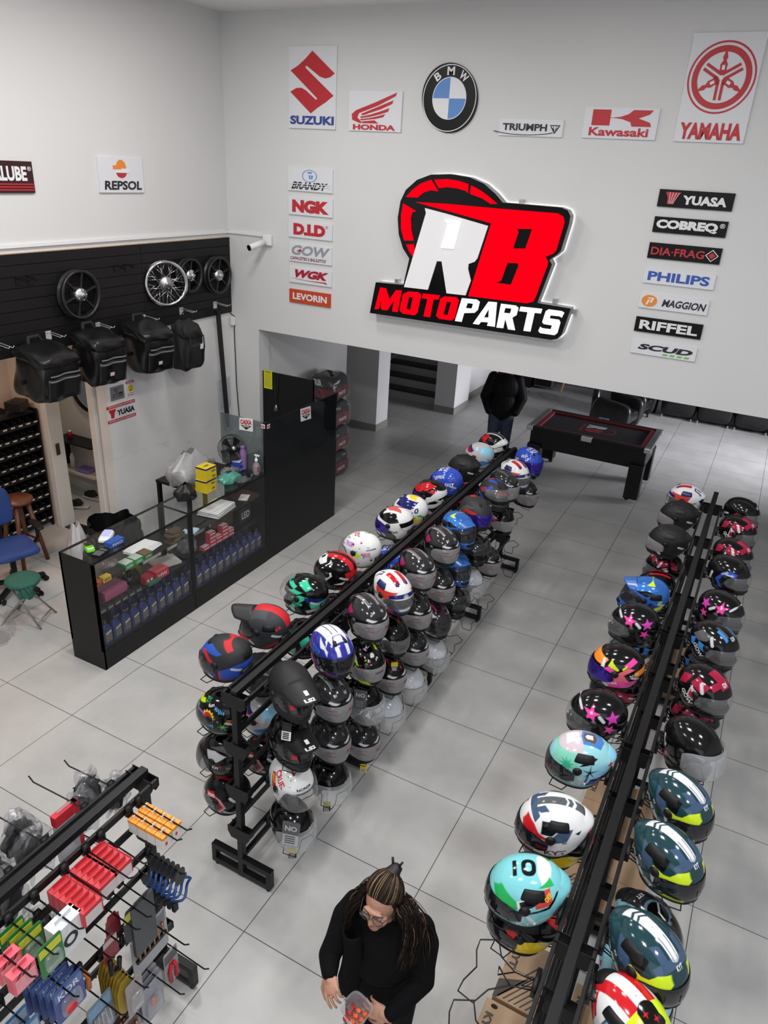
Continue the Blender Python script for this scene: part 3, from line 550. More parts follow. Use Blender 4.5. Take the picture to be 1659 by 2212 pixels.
def helmet_meshes(key, kind, base, gloss, shapes, texts, visor, extra, res):
    k = kind; P, F, port = shell_data('open' if k == 'open' else k, res)
    dirn = P/np.linalg.norm(P, axis=1, keepdims=True); CA = 0
    for jx, jy, jz in ((-.11, -.09, .1), (.12, .05, .08), (.02, .12, -.12), (-.06, -.1, -.06), (.07, .03, .01)):   # soft paint edges
        X, Y, Z = P[:, 0]*100+jx, P[:, 1]*100+jy, P[:, 2]*100+jz; C = np.tile(np.array(base, np.float32), (len(P), 1))
        for sh in shapes:
            t = sh[0]
            if t == 's': m = pip(X, Z, sh[1])                         # both flanks
            elif t == 'l': m = pip(X, Z, sh[1]) & (Y > 0)
            elif t == 'r': m = pip(X, Z, sh[1]) & (Y < 0)
            elif t == 't': m = pip(X, np.abs(Y), sh[1]) & (Z > 1)      # crown, mirrored
            elif t == 'u': m = pip(X, Y, sh[1]) & (Z > 1)
            elif t == 'y': m = (np.abs(Y) >= sh[1][0]) & (np.abs(Y) <= sh[1][1]) & (X >= sh[1][2]) & (X <= sh[1][3]) & (Z > (sh[1][4] if len(sh[1]) > 4 else 0))
            elif t == 'z': m = (Z+.25*X*sh[1][2] >= sh[1][0]) & (Z+.25*X*sh[1][2] <= sh[1][1])
            elif t == 'carbon':
                m = ((np.floor(np.degrees(np.arctan2(Y, X))/3.2)+np.floor(Z/.55)) % 2 == 0) & (Z > -3)
                if len(sh) > 3: m &= pip(X, Z, sh[3])
            elif t == 'dots':
                rg = random.Random(sh[1]); m = None
                for _ in range(sh[3]):
                    d = np.array([rg.gauss(0, 1), rg.gauss(0, 1), rg.gauss(.2, .8)]); d /= np.linalg.norm(d); w = dirn-d; q = np.linalg.norm(w, axis=1)
                    r = rg.uniform(*sh[4]); e = np.cross(d, [0, 0, 1.]); e /= np.linalg.norm(e)+1e-6; g = np.cross(d, e)
                    th = np.arctan2(w@g, w@e); n = rg.choice([2, 3, 4, 5, 7]); mm = q < r*(1+.45*np.sin(n*th+rg.random()*6))
                    C[mm] = rg.choice(sh[2])
                continue
            C[m] = sh[2]
        for cx, cz, L, w, ang in extra.get('stick', ((5.5, -8.6, 3.2, 1.9, 40), (-11.2, -1.5, 4.2, 1.7, 22))): C[pip(X, Z, capsule(cx, cz, L, w, ang))] = (.6, .6, .62)
        CA = CA+C/5
    C = CA
    C[port] = (.006, .006, .007)
    V = [P]; FF = [F]; CC = [C]; n0 = len(P)
    if texts:
        bvh = BVHTree.FromPolygons([tuple(p) for p in P], [tuple(f) for f in F])
        for sd, s, cx, cz, w, h, rot, col in texts:
            tv, tf = text_mesh(s, .03)
            if not tf: continue
            c, sn = math.cos(rot*D2), math.sin(rot*D2); out = []
            for sgn in ((1, -1) if sd == 'B' else (1,) if sd in 'L' else (-1,) if sd == 'R' else (0,)):
                out = []
                for a, b in tv:
                    a_, b_ = (a-.5)*w, (b-.5)*h; p, q = a_*c-b_*sn, a_*sn+b_*c
                    if sgn == 0: o_, d_ = Vector(((cx+q)/100, (cz-p)/100, .4)), Vector((0, 0, -1))   # crown, read from the front
                    else: o_, d_ = Vector(((cx-sgn*p)/100, sgn*.4, (cz+q)/100)), Vector((0, -sgn, 0))
                    if sd == 'F': o_, d_ = Vector((.5, (cx+p)/100, (cz+q)/100)), Vector((-1, 0, 0))
                    hit = bvh.ray_cast(o_, d_); out.append((hit[0]+hit[1]*(.0012 if hit[1].dot(d_) < 0 else -.0012)) if hit[0] else None)
                ok = [i for i, p in enumerate(out) if p is not None]
                if len(ok) < len(out)*.6: continue
                mp = {i: n for n, i in enumerate(ok)}; q = []
                for f in tf:
                    if all(i in mp for i in f): q += [[mp[f[0]], mp[f[i]], mp[f[i+1]], mp[f[i+1]]] for i in range(1, len(f)-1)]
                if not q: continue
                V.append(np.array([tuple(out[i]) for i in ok])); FF.append(np.array(q)+n0); n0 += len(ok); CC.append(np.tile(np.array(col, np.float32), (len(ok), 1)))
    V = np.concatenate(V); C = np.concatenate(CC)
    # quads and decal triangles
    me = bpy.data.meshes.new('shell'); tri = [f[:3] for q in FF[1:] for f in q.tolist()]
    Fq = FF[0]; nl = Fq.size+3*len(tri); me.vertices.add(len(V)); me.vertices.foreach_set('co', V.astype(np.float32).ravel()); me.loops.add(nl)
    me.loops.foreach_set('vertex_index', np.concatenate([Fq.ravel(), np.array(tri, int).ravel()]).astype(np.int32)); npoly = len(Fq)+len(tri); me.polygons.add(npoly)
    ls = np.concatenate([np.arange(len(Fq))*4, Fq.size+np.arange(len(tri))*3]).astype(np.int32); me.polygons.foreach_set('loop_start', ls)
    me.polygons.foreach_set('loop_total', np.concatenate([np.full(len(Fq), 4), np.full(len(tri), 3)]).astype(np.int32)); me.polygons.foreach_set('use_smooth', np.full(npoly, True)); me.update(calc_edges=True)
    at = me.color_attributes.new('paint', 'FLOAT_COLOR', 'POINT'); at.data.foreach_set('color', np.concatenate([C, np.ones((len(C), 1))], 1).astype(np.float32).ravel())
    me.materials.append(PAINT_G if gloss else PAINT_M)
    parts = [('shell', me, None)]
    # lining and rubber rim
    nu = 48; u = np.linspace(0, 2*math.pi, nu, endpoint=False); A = np.abs((u+math.pi) % (2*math.pi)-math.pi)/D2; lo = np.full(nu, -52*D2)
    if k == 'open': t = np.clip((A-52)/38, 0, 1); t = t*t*(3-2*t); lo = (9*(1-t)-50*t)*D2
    rim = [Vector(p) for p in hsurf(u, lo, k)]; b = MB(); b.tube(rim, .006 if k == 'open' else .0075, 6, True)
    me = bpy.data.meshes.new('rim_trim'); me.from_pydata(b.v, [], b.f); me.polygons.foreach_set('use_smooth', [True]*len(b.f)); me.materials.append(RUB); parts.append(('rim_trim', me, None))
    nv = 8; el = np.linspace(1, 0, nv)[:, None]*1.4+lo[None, :]*np.linspace(0, 1, nv)[:, None]; L = hsurf(np.broadcast_to(u, el.shape).ravel(), el.ravel(), k)*np.array([.86, .84, .9])
    rin = np.array([tuple(p) for p in rim]); nl0 = len(L); L = np.concatenate([L, rin]); j = np.arange(nu); Fl = np.concatenate([grid_faces(nu, nv), np.stack([(nv-1)*nu+j, nl0+j, nl0+(j+1) % nu, (nv-1)*nu+(j+1) % nu], 1)])
    parts.append(('lining', mesh_np('lining', L, Fl, [LIN]), None))
    up = extra.get('visor_up', 0)
    if visor is not None:
        if k == 'open': pv = patch(k, -82*D2, 82*D2, -44*D2, 20*D2, .012, .012, 40, 14, .45)
        elif k == 'cross': pv = patch(k, -78*D2, 78*D2, -19*D2, 23*D2, .004, .004, 36, 8, .5)
        else: lo_, hi_ = extra.get('vr', (-34, 6) if k == 'sport' else (-30, 12)); pv = patch(k, -84*D2, 84*D2, (lo_+up)*D2, (hi_+up*.8)*D2, .004+.0009*up, .004, 40, 10, .55)
        if k == 'open':  # bubble keeps its full depth below the brow
            q = pv[0]; w = np.clip(-q[:, 2]/.1, 0, 1)*np.clip(q[:, 0]/.1, 0, 1); q[:, 0] += .022*w
        parts.append(('visor', mesh_np('visor', pv[0], pv[1], [visor]), None))
        for wd, px in extra.get('vtext', ()):
            bb = MB(); tv, tf = text_mesh(wd, .02)
            V = hsurf((px[0]+(tv[:, 0]-.5)*px[2])*D2, (px[1]+(tv[:, 1]-.5)*px[3])*D2, k, .0105); bb.add([tuple(p) for p in V], tf)
            me = bpy.data.meshes.new('visor_print'); me.from_pydata(bb.v, [], bb.f); me.materials.append(extra.get('vtm', RED)); parts.append(('visor_print', me, None))
        for s in (1, -1):
            bb = MB(); c = Vector(hsurf(np.array([s*86*D2]), np.array([2*D2]), k)[0]); M = Matrix.Rotation(-s*math.pi/2, 3, 'X')
            bb.lathe([(.001, .016), (.017, .014), (.024, .004), (.024, -.01)], c-Vector((0, s*.004, 0)), M, 16); 
            me = bpy.data.meshes.new('visor_pivot'); me.from_pydata(bb.v, [], bb.f); me.polygons.foreach_set('use_smooth', [True]*len(bb.f)); me.materials.append(extra.get('pivot', BLKP)); parts.append(('visor_pivot', me, None))
    def pm(nm, *a, m=BLKP):
        p, f = patch(k, *a); parts.append((nm, mesh_np(nm, p, f, [m]), None))
    if k in ('full', 'sport') and extra.get('vents', 1):
        vm = extra.get('ventm', BLKP)
        for s in (1, -1):
            if extra.get('cv', 1): pm('crown_vent', s*16*D2, s*33*D2, 43*D2, 58*D2, -.001, .008, 10, 8, m=vm)
            if k == 'sport': pm('side_vent', s*72*D2, s*112*D2, 22*D2, 46*D2, -.001, .008, 10, 8, m=vm)
        pm('chin_vent', -26*D2, 26*D2, -44*D2, -33*D2, -.001, .009, 14, 6, m=vm)
    if k == 'sport' or extra.get('spoiler'):
        pm('spoiler', 152*D2, 208*D2, 14*D2, 44*D2, -.001, .009, 14, 8, m=extra.get('spom', BLKP))
    if k == 'cross':
        b = MB(); pk = extra.get('peak', BLKP); PL = extra.get('pl', .15)
        def fn(u, v):
            y = (u-.5)*(.21-.06*v); x = .08+PL*v-.05*abs(2*u-1)**2; z = .112-.02*v-.07*(abs(2*u-1)**2)*(1-.45*v); return Vector((x, y, z))
        b.grid(fn, 13, 8); me = bpy.data.meshes.new('peak'); me.from_pydata(b.v, [], b.f); me.polygons.foreach_set('use_smooth', [True]*len(b.f)); me.materials.append(pk); parts.append(('peak', me, 'solid'))
        if extra.get('psq'):
            b = MB(); q0 = fn(.5, .62); b.grid(lambda u, v: fn(.5+.13*(u-.5), .5+.2*v)+Vector((0, 0, .011)), 4, 4); me = bpy.data.meshes.new('peak_sticker'); me.from_pydata(b.v, [], b.f); me.materials.append(PAPER); parts.append(('peak_sticker', me, None))
            b = MB(); text_quad(b, 'LS2', [(.3, .82), (.7, .82), (.7, .96), (.3, .96)], lambda u, v: fn(u, v)+Vector((0, 0, .009)), (0, 0, 1), .002, .05); me = bpy.data.meshes.new('peak_print'); me.from_pydata(b.v, [], b.f); me.materials.append(C_WHT); parts.append(('peak_print', me, None))
        for s in (1, -1): pm('side_vent', s*95*D2, s*130*D2, 8*D2, 30*D2, -.001, .008, 10, 6)
        pm('chin_vent', -24*D2, 24*D2, -40*D2, -26*D2, -.001, .012, 12, 6)
    return parts
DES = {}
def design(key, kind='full', base=K_, gloss=True, shapes=(), texts=(), visor='smoke', **extra): DES[key] = (kind, base, gloss, list(shapes), list(texts), visor, extra)
VIS = {'smoke': V_SMOKE, 'clear': V_CLEAR, 'film': V_FILM, 'purple': V_PURP, 'dark': V_DARK, 'milk': V_MILK, None: None}
def helmet(key, loc, yaw, label, res=(200, 112), pitch=0, group=None):
    t = thing('motorcycle_helmet', label, 'helmet', loc, 0, group, (0, math.radians(pitch), math.radians(yaw)))
    if key not in _HC:
        d = DES[key]; _HC[key] = helmet_meshes(key, d[0], d[1], d[2], d[3], d[4], VIS[d[5]], d[6], res)
    for nm, me, md in _HC[key]:
        o = bpy.data.objects.new(nm, me); COL.objects.link(o); o.parent = t
        if md == 'solid': q = o.modifiers.new('s', 'SOLIDIFY'); q.thickness = .006
    return t
# ---------------------------------------------------------------- paint schemes
s_, l_, t_, y_ = 's', 'l', 't', 'y'
design('bluered', base=(.02, .02, .022), gloss=False, spoiler=1, shapes=[(s_, [(14, 9), (10, 9), (5, 11), (-3, 8), (0, 6.5), (8, 7), (11, 4), (16, 4)], B_), (s_, [(9.5, 5.5), (2, 3), (4, -2), (8, -5), (9, 0), (6, 2)], (.3, .03, .05)), (s_, [(12, 6), (9, 7.5), (3, 3.4), (2.4, 2), (9.5, 5)], R_),
       (s_, [(-1, -3), (-12, 2), (-18, 3), (-18, -5), (-10, -10), (-1, -9)], B_), (s_, [(-1, -3), (-1.8, -3), (-1.8, -9.2), (-10, -10.6), (-9, -11.2), (-.6, -10)], R_), (s_, [(-1, 13), (-5, 13.5), (-9, 10), (-6, 9)], R_), (s_, [(3, -5), (7.5, -6), (7, -13), (1, -12)], (.13, .02, .08)), (s_, [(8, -3), (14, -3), (12, -11), (8, -10)], NV_)],
       texts=[('B', 'LS', 4.2, -6, 7, 3, 0, B_)], visor='smoke', vtext=[('II', (20, 2, 30, 14))])
design('crossred', 'cross', (.028, .03, .034), False, [(y_, (0, 3.6, -18, 6, 3), R_), (y_, (3.6, 9, -4, 7, 6), (.05, .055, .065)), (s_, [(13, 1), (4, 4), (8, -4), (9, -13), (15, -12), (20, -6)], R_), (s_, [(-2, -11), (-12, -6), (-10, -9), (-3, -13)], R_), (s_, [(0, 0), (-8, 2), (-8, -3), (0, -4)], (.02, .022, .03))], [('B', 'X', 5, -3, 2, 3, 0, R_), ('B', 'II', -12, 4, 3, 2, 30, R_)], 'dark', peak=mat('peak_black', (.016, .016, .018), .5))
design('mint', base=K_, shapes=[(s_, [(14, 9), (4, 7), (2, 9), (10, 11)], MI_), (s_, [(2, 11), (-5, 7), (-9, 9), (-3, 13)], MI_), (s_, [(9, 5), (1, 4), (-3, 6), (4, 7)], MI_), (s_, [(7, 1), (-1, 4), (-7, 3), (4, -6)], MI_), (s_, [(-4, 3), (-15, 2), (-16, -4), (-6, 0)], NV_), (s_, [(5, -4), (-3, -2), (-3, -4), (3, -6), (3, -12), (7, -12)], MI_), (s_, [(-8, -2), (-17, 0), (-16, -5), (-9, -6)], MI_), (s_, [(-5, -8), (-15, -5), (-13, -8), (-6, -11)], LG_)],
       texts=[('B', 'NORISK', 3, -3, 15, 2.6, -28, K_)], visor='clear', visor_up=26, vtm=RED)
design('fourteen', base=K_, shapes=[(y_, (1.5, 5.5, -16, 9, 4), R_), (s_, [(13, 7), (8, 6), (3, 9), (5, 12), (11, 10)], W_), (s_, [(4, 0), (-2, 3), (-3, 0), (3, -6), (7, -12), (10, -11)], W_), (s_, [(-2, -12), (-14, -8), (-13, -10), (-3, -13.5)], R_), (s_, [(-12, 3), (-17, 4), (-17, -4), (-13, -5)], R_), (s_, [(-4, -7), (-12, -4), (-10, -7)], W_)], texts=[('B', '14', 2.4, 7.5, 9, 4, 20, W_), ('B', 'NORISK', 3.4, -4, 8, 1.6, -60, K_)], visor='smoke')
design('whitedoodle', 'open', (.76, .76, .75), True, [('dots', 5, [R_, G_, (.1, .3, .6), K_, PK_, (.05, .5, .5)], 46, (.03, .075)), ('s', star(-2, -1, 2.6, 2.2, 8), NY_)], [('B', 'FREE', 6, 6.5, 7, 3, 5, (.45, .1, .6)), ('B', 'RIDE', -9, 1, 6, 3, 8, PK_), ('B', 'HEY', 0, 2, 3, 1.2, 10, K_), ('B', 'NORISK', -12, 5, 6, 1.2, 10, K_), ('T', 'GO', 3, 2, 6, 4, 20, R_), ('T', 'UP', -4, -4, 5, 4, -20, G_)], 'clear')
design('cruel', 'open', (.78, .78, .78), True, [('dots', 9, [(.1, .3, .6), K_, PK_, G_], 16, (.02, .04)), ('r', [(-6, 8), (-3, 9), (1, 3), (3, 3.4), (1, -2), (-4, .5), (-2.6, 1)], R_), ('r', [(-5.4, 7.4), (-3.4, 8), (-.4, 4), (-1.8, 2.8)], OR_), ('u', [(10, -1), (9, 3), (-9, 4), (-9, -1)], (.78, .78, .78))], [('T', 'CRUEL', 1, 0.6, 14, 6, 76, R_), ('T', 'U', -1.5, .8, 3, 4, 80, G_), ('R', 'YOU', -3.2, 6, 4, 1.6, -50, YE_), ('R', 'CRUEL', 2.4, 7.4, 11, 3.4, -34, R_), ('R', 'WHAT', -7, 2.6, 5, 2, -70, (.1, .3, .6)), ('R', 'YOU', -9.5, 0, 5, 2, -70, G_), ('F', 'NORISK', 0, 4.6, 10, 1.4, 0, K_), ('R', 'MAX', 3, -1, 3, 1.6, -20, K_)], 'clear')
design('racetech', base=(.75, .75, .75), shapes=[(s_, [(14, 6), (0, 3), (-8, 5), (-4, 11), (8, 12)], K_), (y_, (0, 7, -10, 8, 8), (.75, .75, .75)), ('t', [(8, 0), (3, 5), (-8, 5.4), (-6, 2), (-2, 0)], (.6, .1, .12)), (s_, [(12, -1), (0, -2), (-6, -8), (-6, -12), (8, -12)], GY_), (s_, [(-8, 4), (-16, 6), (-17, 2), (-10, 0)], K_)], texts=[('B', 'RaceTech', -2, -4.4, 11, 2.2, 10, K_)], visor='purple')
design('redtech', base=K_, shapes=[(s_, [(9, 10), (1, 6), (-8, 11), (0, 13)], R_), (s_, [(14, 4), (6, 4), (3, 7), (11, 10)], R_), (s_, [(5, -1), (-5, 2), (-10, 8), (-17, 7), (-17, 3), (-8, -2), (0, -5)], W_), (s_, [(5, -8), (-10, -5), (-15, 0), (-16, -4), (-8, -10), (4, -12)], W_), (s_, [(-1, 6), (-9, 9), (-8, 5)], R_)], texts=[('B', 'RaceTech', 2, -5, 12, 2.4, 14, W_)], visor='purple')
design('brasil', base=(.76, .76, .75), shapes=[(s_, [(10, 6), (-6, 5), (-10, 11), (6, 13)], NV_), ('t', [(2, 0), (-2, 5), (-8, 5), (-6, 0)], YE_), (s_, [(4, -6), (-14, 1), (-16, -2), (0, -10)], G_), (s_, [(3, -9), (-14, -1), (-15, -5), (-2, -12)], YE_), (s_, [(14, 0), (9, -1), (8, -11), (14, -10)], K_)], texts=[('B', '10', -9.5, 4.5, 5, 4.6, 0, NV_), ('B', 'NORISK', -1, -2, 12, 3, 16, K_)], visor='smoke')
design('bluedoodle', base=(.03, .08, .5), shapes=[('dots', 21, [PK_, R_, (.5, .5, .1), (.02, .04, .3)], 40, (.02, .05))], texts=[('B', 'FAST', -8, 1, 8, 3.4, 5, W_), ('B', 'UP', 6, 5, 4, 3, 25, W_), ('T', 'RIDE', 5, 0, 11, 4, 0, W_), ('T', 'FAST', -.5, 0, 12, 4, 0, W_), ('B', 'RIDE', 1, 7, 6, 2.6, 12, W_)], visor='purple')
design('matte', 'sport', (.009, .009, .0095), False, [(s_, [(15, 5), (3, 7), (-9, 5), (-9, 4.6), (3, 6.5), (15, 4.6)], (.006, .006, .006))], visor='film', spom=mat('matte_black', (.009, .009, .0095), .55), ventm=mat('matte_black', (.009, .009, .0095), .55))
design('bmwish', base=(.5, .51, .53), gloss=True, shapes=[(s_, [(-2, 9), (-9, 12), (-15, 8), (-16, 2), (-8, 4)], LB_), (s_, [(13, 8), (7, 10), (3, 5), (9, 4)], R_), (s_, [(11, 10), (8, 11), (2, 7), (5, 5)], NV_), (s_, [(2, -6), (-14, 0), (-15, -5), (-2, -12)], (.06, .2, .45)), (s_, [(6, 0), (0, 3), (-3, 1), (4, -2)], R_), (y_, (0, 1.2, -10, 10, 8), W_)], visor='clear', vents=0)
design('gptechblk', 'sport', K_, True, [(s_, [(13, 9), (6, 4), (-5, 6), (2, 12)], R_), (s_, [(5, 2), (-6, 3), (-12, 9), (-18, 8), (-17, 4), (-8, 0)], W_), (s_, [(4, -1), (-12, 0), (-15, -6), (-3, -8)], K_), (s_, [(-4, -2), (-15, 2), (-16, -3), (-6, -6)], W_), (y_, (2, 4, -14, 8, 6), W_)], [('B', 'GP TECH', 0, 0, 9, 1.6, 10, W_)], 'clear', spom=WHITE)
design('gptech', 'sport', (.77, .77, .77), True, [(s_, [(12, 6), (-6, 5), (-4, 1), (8, -1)], R_), (s_, [(12, 5.2), (-5, 4.4), (-3, 1.6), (8, 0)], (.6, .05, .03)), (y_, (1.6, 5.2, -4, 9, 6), R_), (y_, (0, 1.4, -3, 8, 7), W_), (y_, (3, 6.4, -14, -7, 6), NV_), (y_, (4, 5.4, -13, -8, 6), W_), (s_, [(15, 2), (9, 1), (8, 3.4), (14, 5)], NV_), (s_, [(13, -3), (3, -8), (-6, -12), (6, -13), (16, -12)], NV_), (s_, [(10, -8), (4, -10), (2, -12.5), (12, -12.5)], R_), (s_, [(-13, 2), (-17, 6), (-17, -4)], NV_)], [('B', 'GP TECH', -7, -1, 9, 1.7, 14, K_)], 'clear', visor_up=0, spom=WHITE, ventm=mat('navy_vent', (.015, .02, .12), .35), vtext=[('GP', (22, 0, 14, 8))], vtm=C_BLK)
design('flow', base=K_, shapes=[('dots', 33, [W_, (.1, .3, .6), G_, R_, (.3, .3, .35), YE_], 34, (.02, .045)), (s_, star(2.4, 2, 4.6, 3.6, 12), YE_), (s_, star(2.4, 2, 3, 3, 12), R_), (s_, [(13, 8), (7, 10), (6, 8.6), (13, 6)], NY_), (s_, [(14, 1), (11, 4), (6, 4), (5, 2), (10, 2), (12, 0)], (.35, .1, .5)), (s_, star(-7, -4, .8, 3.4, 6), (.1, .5, .08)), (s_, [(14, 5), (11, 5.5), (11, 3.4), (14, 3)], G_), (s_, [(9, -11), (-8, -10), (-8, -12), (9, -13)], (.3, .5, .55))], texts=[('B', 'FLOW', 2.6, -4.6, 8, 3, 3, (.08, .35, .7)), ('B', 'ZY', 4, 10.5, 4, 2, 10, G_), ('B', 'MANA', -5, 7, 7, 2.2, -20, (.1, .3, .6)), ('B', 'fun', 1, 9, 4, 1.8, 20, W_), ('B', 'OH', -11, 1, 3, 2, 0, OR_)], visor='smoke')
design('kw', 'open', K_, True, [(s_, [(6, 7), (0, 8), (-8, 6), (-2, 1), (4, 2)], LG_), (s_, [(4, 9), (-4, 11), (-12, 7), (-3, 8.6)], GY_), (s_, [(5, 0), (0, 1), (-1, -2), (5, -1)], (.1, .1, .1)), (s_, star(-9, -3, 1.6, 1.2, 8), (.12, .11, .02))], [('B', 'KW', -1, -3.5, 4.4, 2.4, 0, W_), ('B', 's', -4.6, -2, 1.4, 1.8, 0, R_)], 'smoke', stick=())
design('mondo', base=K_, shapes=[(s_, [(9, 5), (3, 7), (2, 4), (8, 1)], R_), (s_, [(4, 6), (-2, 3), (-6, -3), (-1, -9), (1, -9), (-3, -3), (0, 1), (5, 4)], R_), (s_, [(3, 4.6), (-1, 2), (-4.6, -3), (0, -9), (-1.4, -9), (-6, -3), (-2.4, 3)], (.6, .3, .33)), (y_, (2, 4, -10, 8, 8), R_)], texts=[('B', '3000', 5, 4, 6, 2.2, 8, W_)], visor='clear', stick=((-7, -8.6, 6, 1.8, 26), (-10, 3.6, 4, 1.7, 40)))
design('greyls', base=(.02, .021, .023), gloss=False, spoiler=1, shapes=[(s_, [(6, 8), (-5, 9), (-12, 6), (-6, 7)], (.2, .22, .21)), (s_, [(4, 3), (-6, 5), (-8, -2), (2, -4)], (.06, .065, .07)), (s_, [(-2, -3), (-12, 1), (-13, -5), (-4, -9)], (.05, .055, .06))], visor='smoke')
design('minttwo', base=K_, shapes=[(s_, [(8, 8), (2, 8), (-2, 2), (3, 3)], MI_), (s_, [(-2, 4), (-8, 8), (-12, 0), (-6, -6)], MI_), (s_, [(5, -6), (0, -2), (2, -10)], MI_)], texts=[('B', 'spikes', 8, 0, 7, 1.8, 10, MI_)], visor='clear')
# right-hand side of the left rack
design('mattepeak', 'cross', (.0095, .0095, .01), False, [(s_, [(-3, 12), (-3.4, 12), (-6, -12), (-5.6, -12)], (.006, .006, .006))], [('R', 'LS2', -8, -4, 8, 1.8, -62, LG_)], 'smoke', stick=((-12, 0, 7, 1.7, 62),), psq=1, pl=.19, peak=mat('peak_matte_black', (.0095, .0095, .01), .55), vtext=[('I', (-26, -2, 12, 10))])
design('glosspeak', 'cross', K_, True, [(s_, [(-3, 12), (-3.4, 12), (-6, -12), (-5.6, -12)], (.03, .03, .03))], [('R', 'LS2', -8, -4, 8, 1.8, -62, GY_)], 'smoke', stick=((-12, -1, 7, 1.7, 62),), psq=1, pl=.17, vtext=[('I', (-26, -2, 12, 10))])
design('jet', 'open', K_, True, [(s_, [(-11, 3), (-12.4, 2), (-10, -10), (-8.8, -9)], LG_)], [('F', 'ZIONE', 6, 3.6, 5, 1.1, 0, LG_)], 'milk', stick=((-10.6, -5.5, 6.5, 1.6, 68),))
design('pearl', 'open', (.55, .57, .6), True, [], [('F', 'ZIONE', 6, 3.6, 5, 1.1, 0, GY_)], 'milk', stick=())
design('bluewhite', base=(.03, .035, .3), shapes=[(s_, [(-17, 9), (4, 5), (2, -2), (-3, -8), (-17, -4)], (.03, .14, .55))]+[(s_, [(-16+3*i, 9), (-15.2+3*i, 9), (-9+3*i, -7), (-9.8+3*i, -7)], (.02, .03, .25)) for i in range(7)]+[(s_, [(-16, 8-3*i), (4, 6-3*i), (4, 5.6-3*i), (-16, 7.4-3*i)], (.02, .03, .25)) for i in range(4)]+[(s_, [(-9, 8), (-8, 8), (-2, -2), (4, -8), (2, -8), (-4, -3)], R_), (y_, (0, 6.5, -12, 3.5, 6), W_), (y_, (1.6, 2.2, -10, 2, 7), NV_), (y_, (0, 2.6, 4, 8.4, 5), W_), (y_, (2.2, 4.6, 9.5, 14, 4), W_), ('t', [(3.5, 3), (8.5, 5.4), (4, 6.2), (6.5, 9), (3, 7)], W_), (s_, [(-2, 11), (3, 6.6), (6, 6.6), (9.4, 3.4), (8.4, 6.2), (5, 8.4)], W_), (s_, [(-9, -5), (-3, -9), (3, -13), (-3, -13)], W_), (s_, [(4, -9), (13, -11), (12, -13), (3, -12.5)], R_)], visor='dark', spoiler=1)
MIX = dict(base=(.006, .006, .0065), vr=(-38, 12), visor='film', spoiler=1, vtext=[('MIXS', (28, -5, 26, 8)), ('____', (-34, 2, 26, 1)), ('____', (-34, -8, 26, 1))], vtm=mat('visor_red_print', (.3, .02, .04), .5), pivot=mat('pivot_black', (.014, .014, .015), .3), spom=mat('spoiler_silver', (.12, .12, .125), .25, .3), stick=((12, 4.6, 3, 1.2, -20), (-11, -6, 6, 1.6, 60)))
design('mixs', shapes=[('carbon', 0, (.045, .045, .047), [(13, 4), (-6, 3), (-6, 14), (13, 14)]), (y_, (2.6, 4.6, -9, 11, 4), (.3, .3, .31)), (y_, (3, 3.5, -9, 10, 4), (.02, .02, .02)), (s_, [(-1, 6), (-7, 8.4), (-8, 3), (-5, 2.4)], (.4, .01, .12)), (s_, [(-7, 1), (-11, 2), (-9, -8), (-5, -10)], (.1, .012, .02))], texts=[('R', 'MIXS', -8.4, -3.6, 8, 2, -66, W_)], **MIX)
design('mixsdark', shapes=[('carbon', 0, (.04, .04, .042), [(13, 4), (-6, 3), (-6, 14), (13, 14)]), (y_, (2.6, 4.4, -9, 11, 4), (.1, .1, .105))], **MIX)
design('mixswhite', shapes=[(s_, [(-4, 3), (4, 4), (1, -3), (-3, -8), (-7, -5)], W_), (s_, [(5, 4), (3, 6), (-2, 0), (0, -4)], R_), (y_, (3, 4.4, 0, 11, 4), R_)], **MIX)
design('tratra', base=K_, shapes=[('dots', 77, [W_, PK_, G_, (.2, .2, .4), YE_, R_], 60, (.02, .05)), (s_, [(0, 9), (3, 8), (8, 3), (3, 5), (-3, 4)], NY_), ('u', [(9, 4.6), (-6, 7), (-5, 4.8), (8, 3)], NY_), (s_, [(13, -7), (6, -9), (9, -13), (15, -12)], NY_), (s_, [(6, -7), (-6, -8), (-6, -12), (6, -12)], (.1, .25, .05)), ('u', star(9, -1, 1.3, 1.6, 8), W_)], texts=[('R', 'TRA', 4, 3.4, 5, 1.8, -10, G_), ('R', 'TRA', 6.6, 1.4, 4, 1.6, -10, W_), ('T', 'BOOM', -2, 1, 8, 3, 0, G_), ('T', 'OH!', 3, -2, 5, 2.4, 20, W_), ('R', 'WOW', 2, 7, 5, 2, -10, (.3, .3, .6)), ('R', 'POP', -5, 2, 5, 2.4, -40, PK_)], visor='film', vtext=[('NORISK', (5, 0, 28, 5))], vtm=C_BLK)
design('thousand', base=K_, shapes=[(s_, [(7, 3), (-3, 7), (-6, 3), (1, -1), (8, 0)], W_), (s_, [(10, 2.4), (7, 4), (2, 1), (8, -1)], W_)], texts=[('R', '1000', -5, 4.4, 6, 2.4, -20, R_), ('T', '3000', 3, 3.4, 6, 2, 60, R_)], visor='clear')
design('redwhite', base=(.03, .03, .032), shapes=[(s_, [(10, 8), (2, 11), (-7, 4), (0, 4)], W_), (s_, [(9, 5), (-2, 7), (-6, 1), (4, 2)], GY_), (s_, [(5, 0), (-6, 0), (-10, -6), (0, -8)], LG_), (y_, (3, 4.6, -4, 10, 6), PK_), (s_, [(12, -5), (3, -7), (5, -10), (13, -11)], (.3, .3, .31))], visor='smoke')
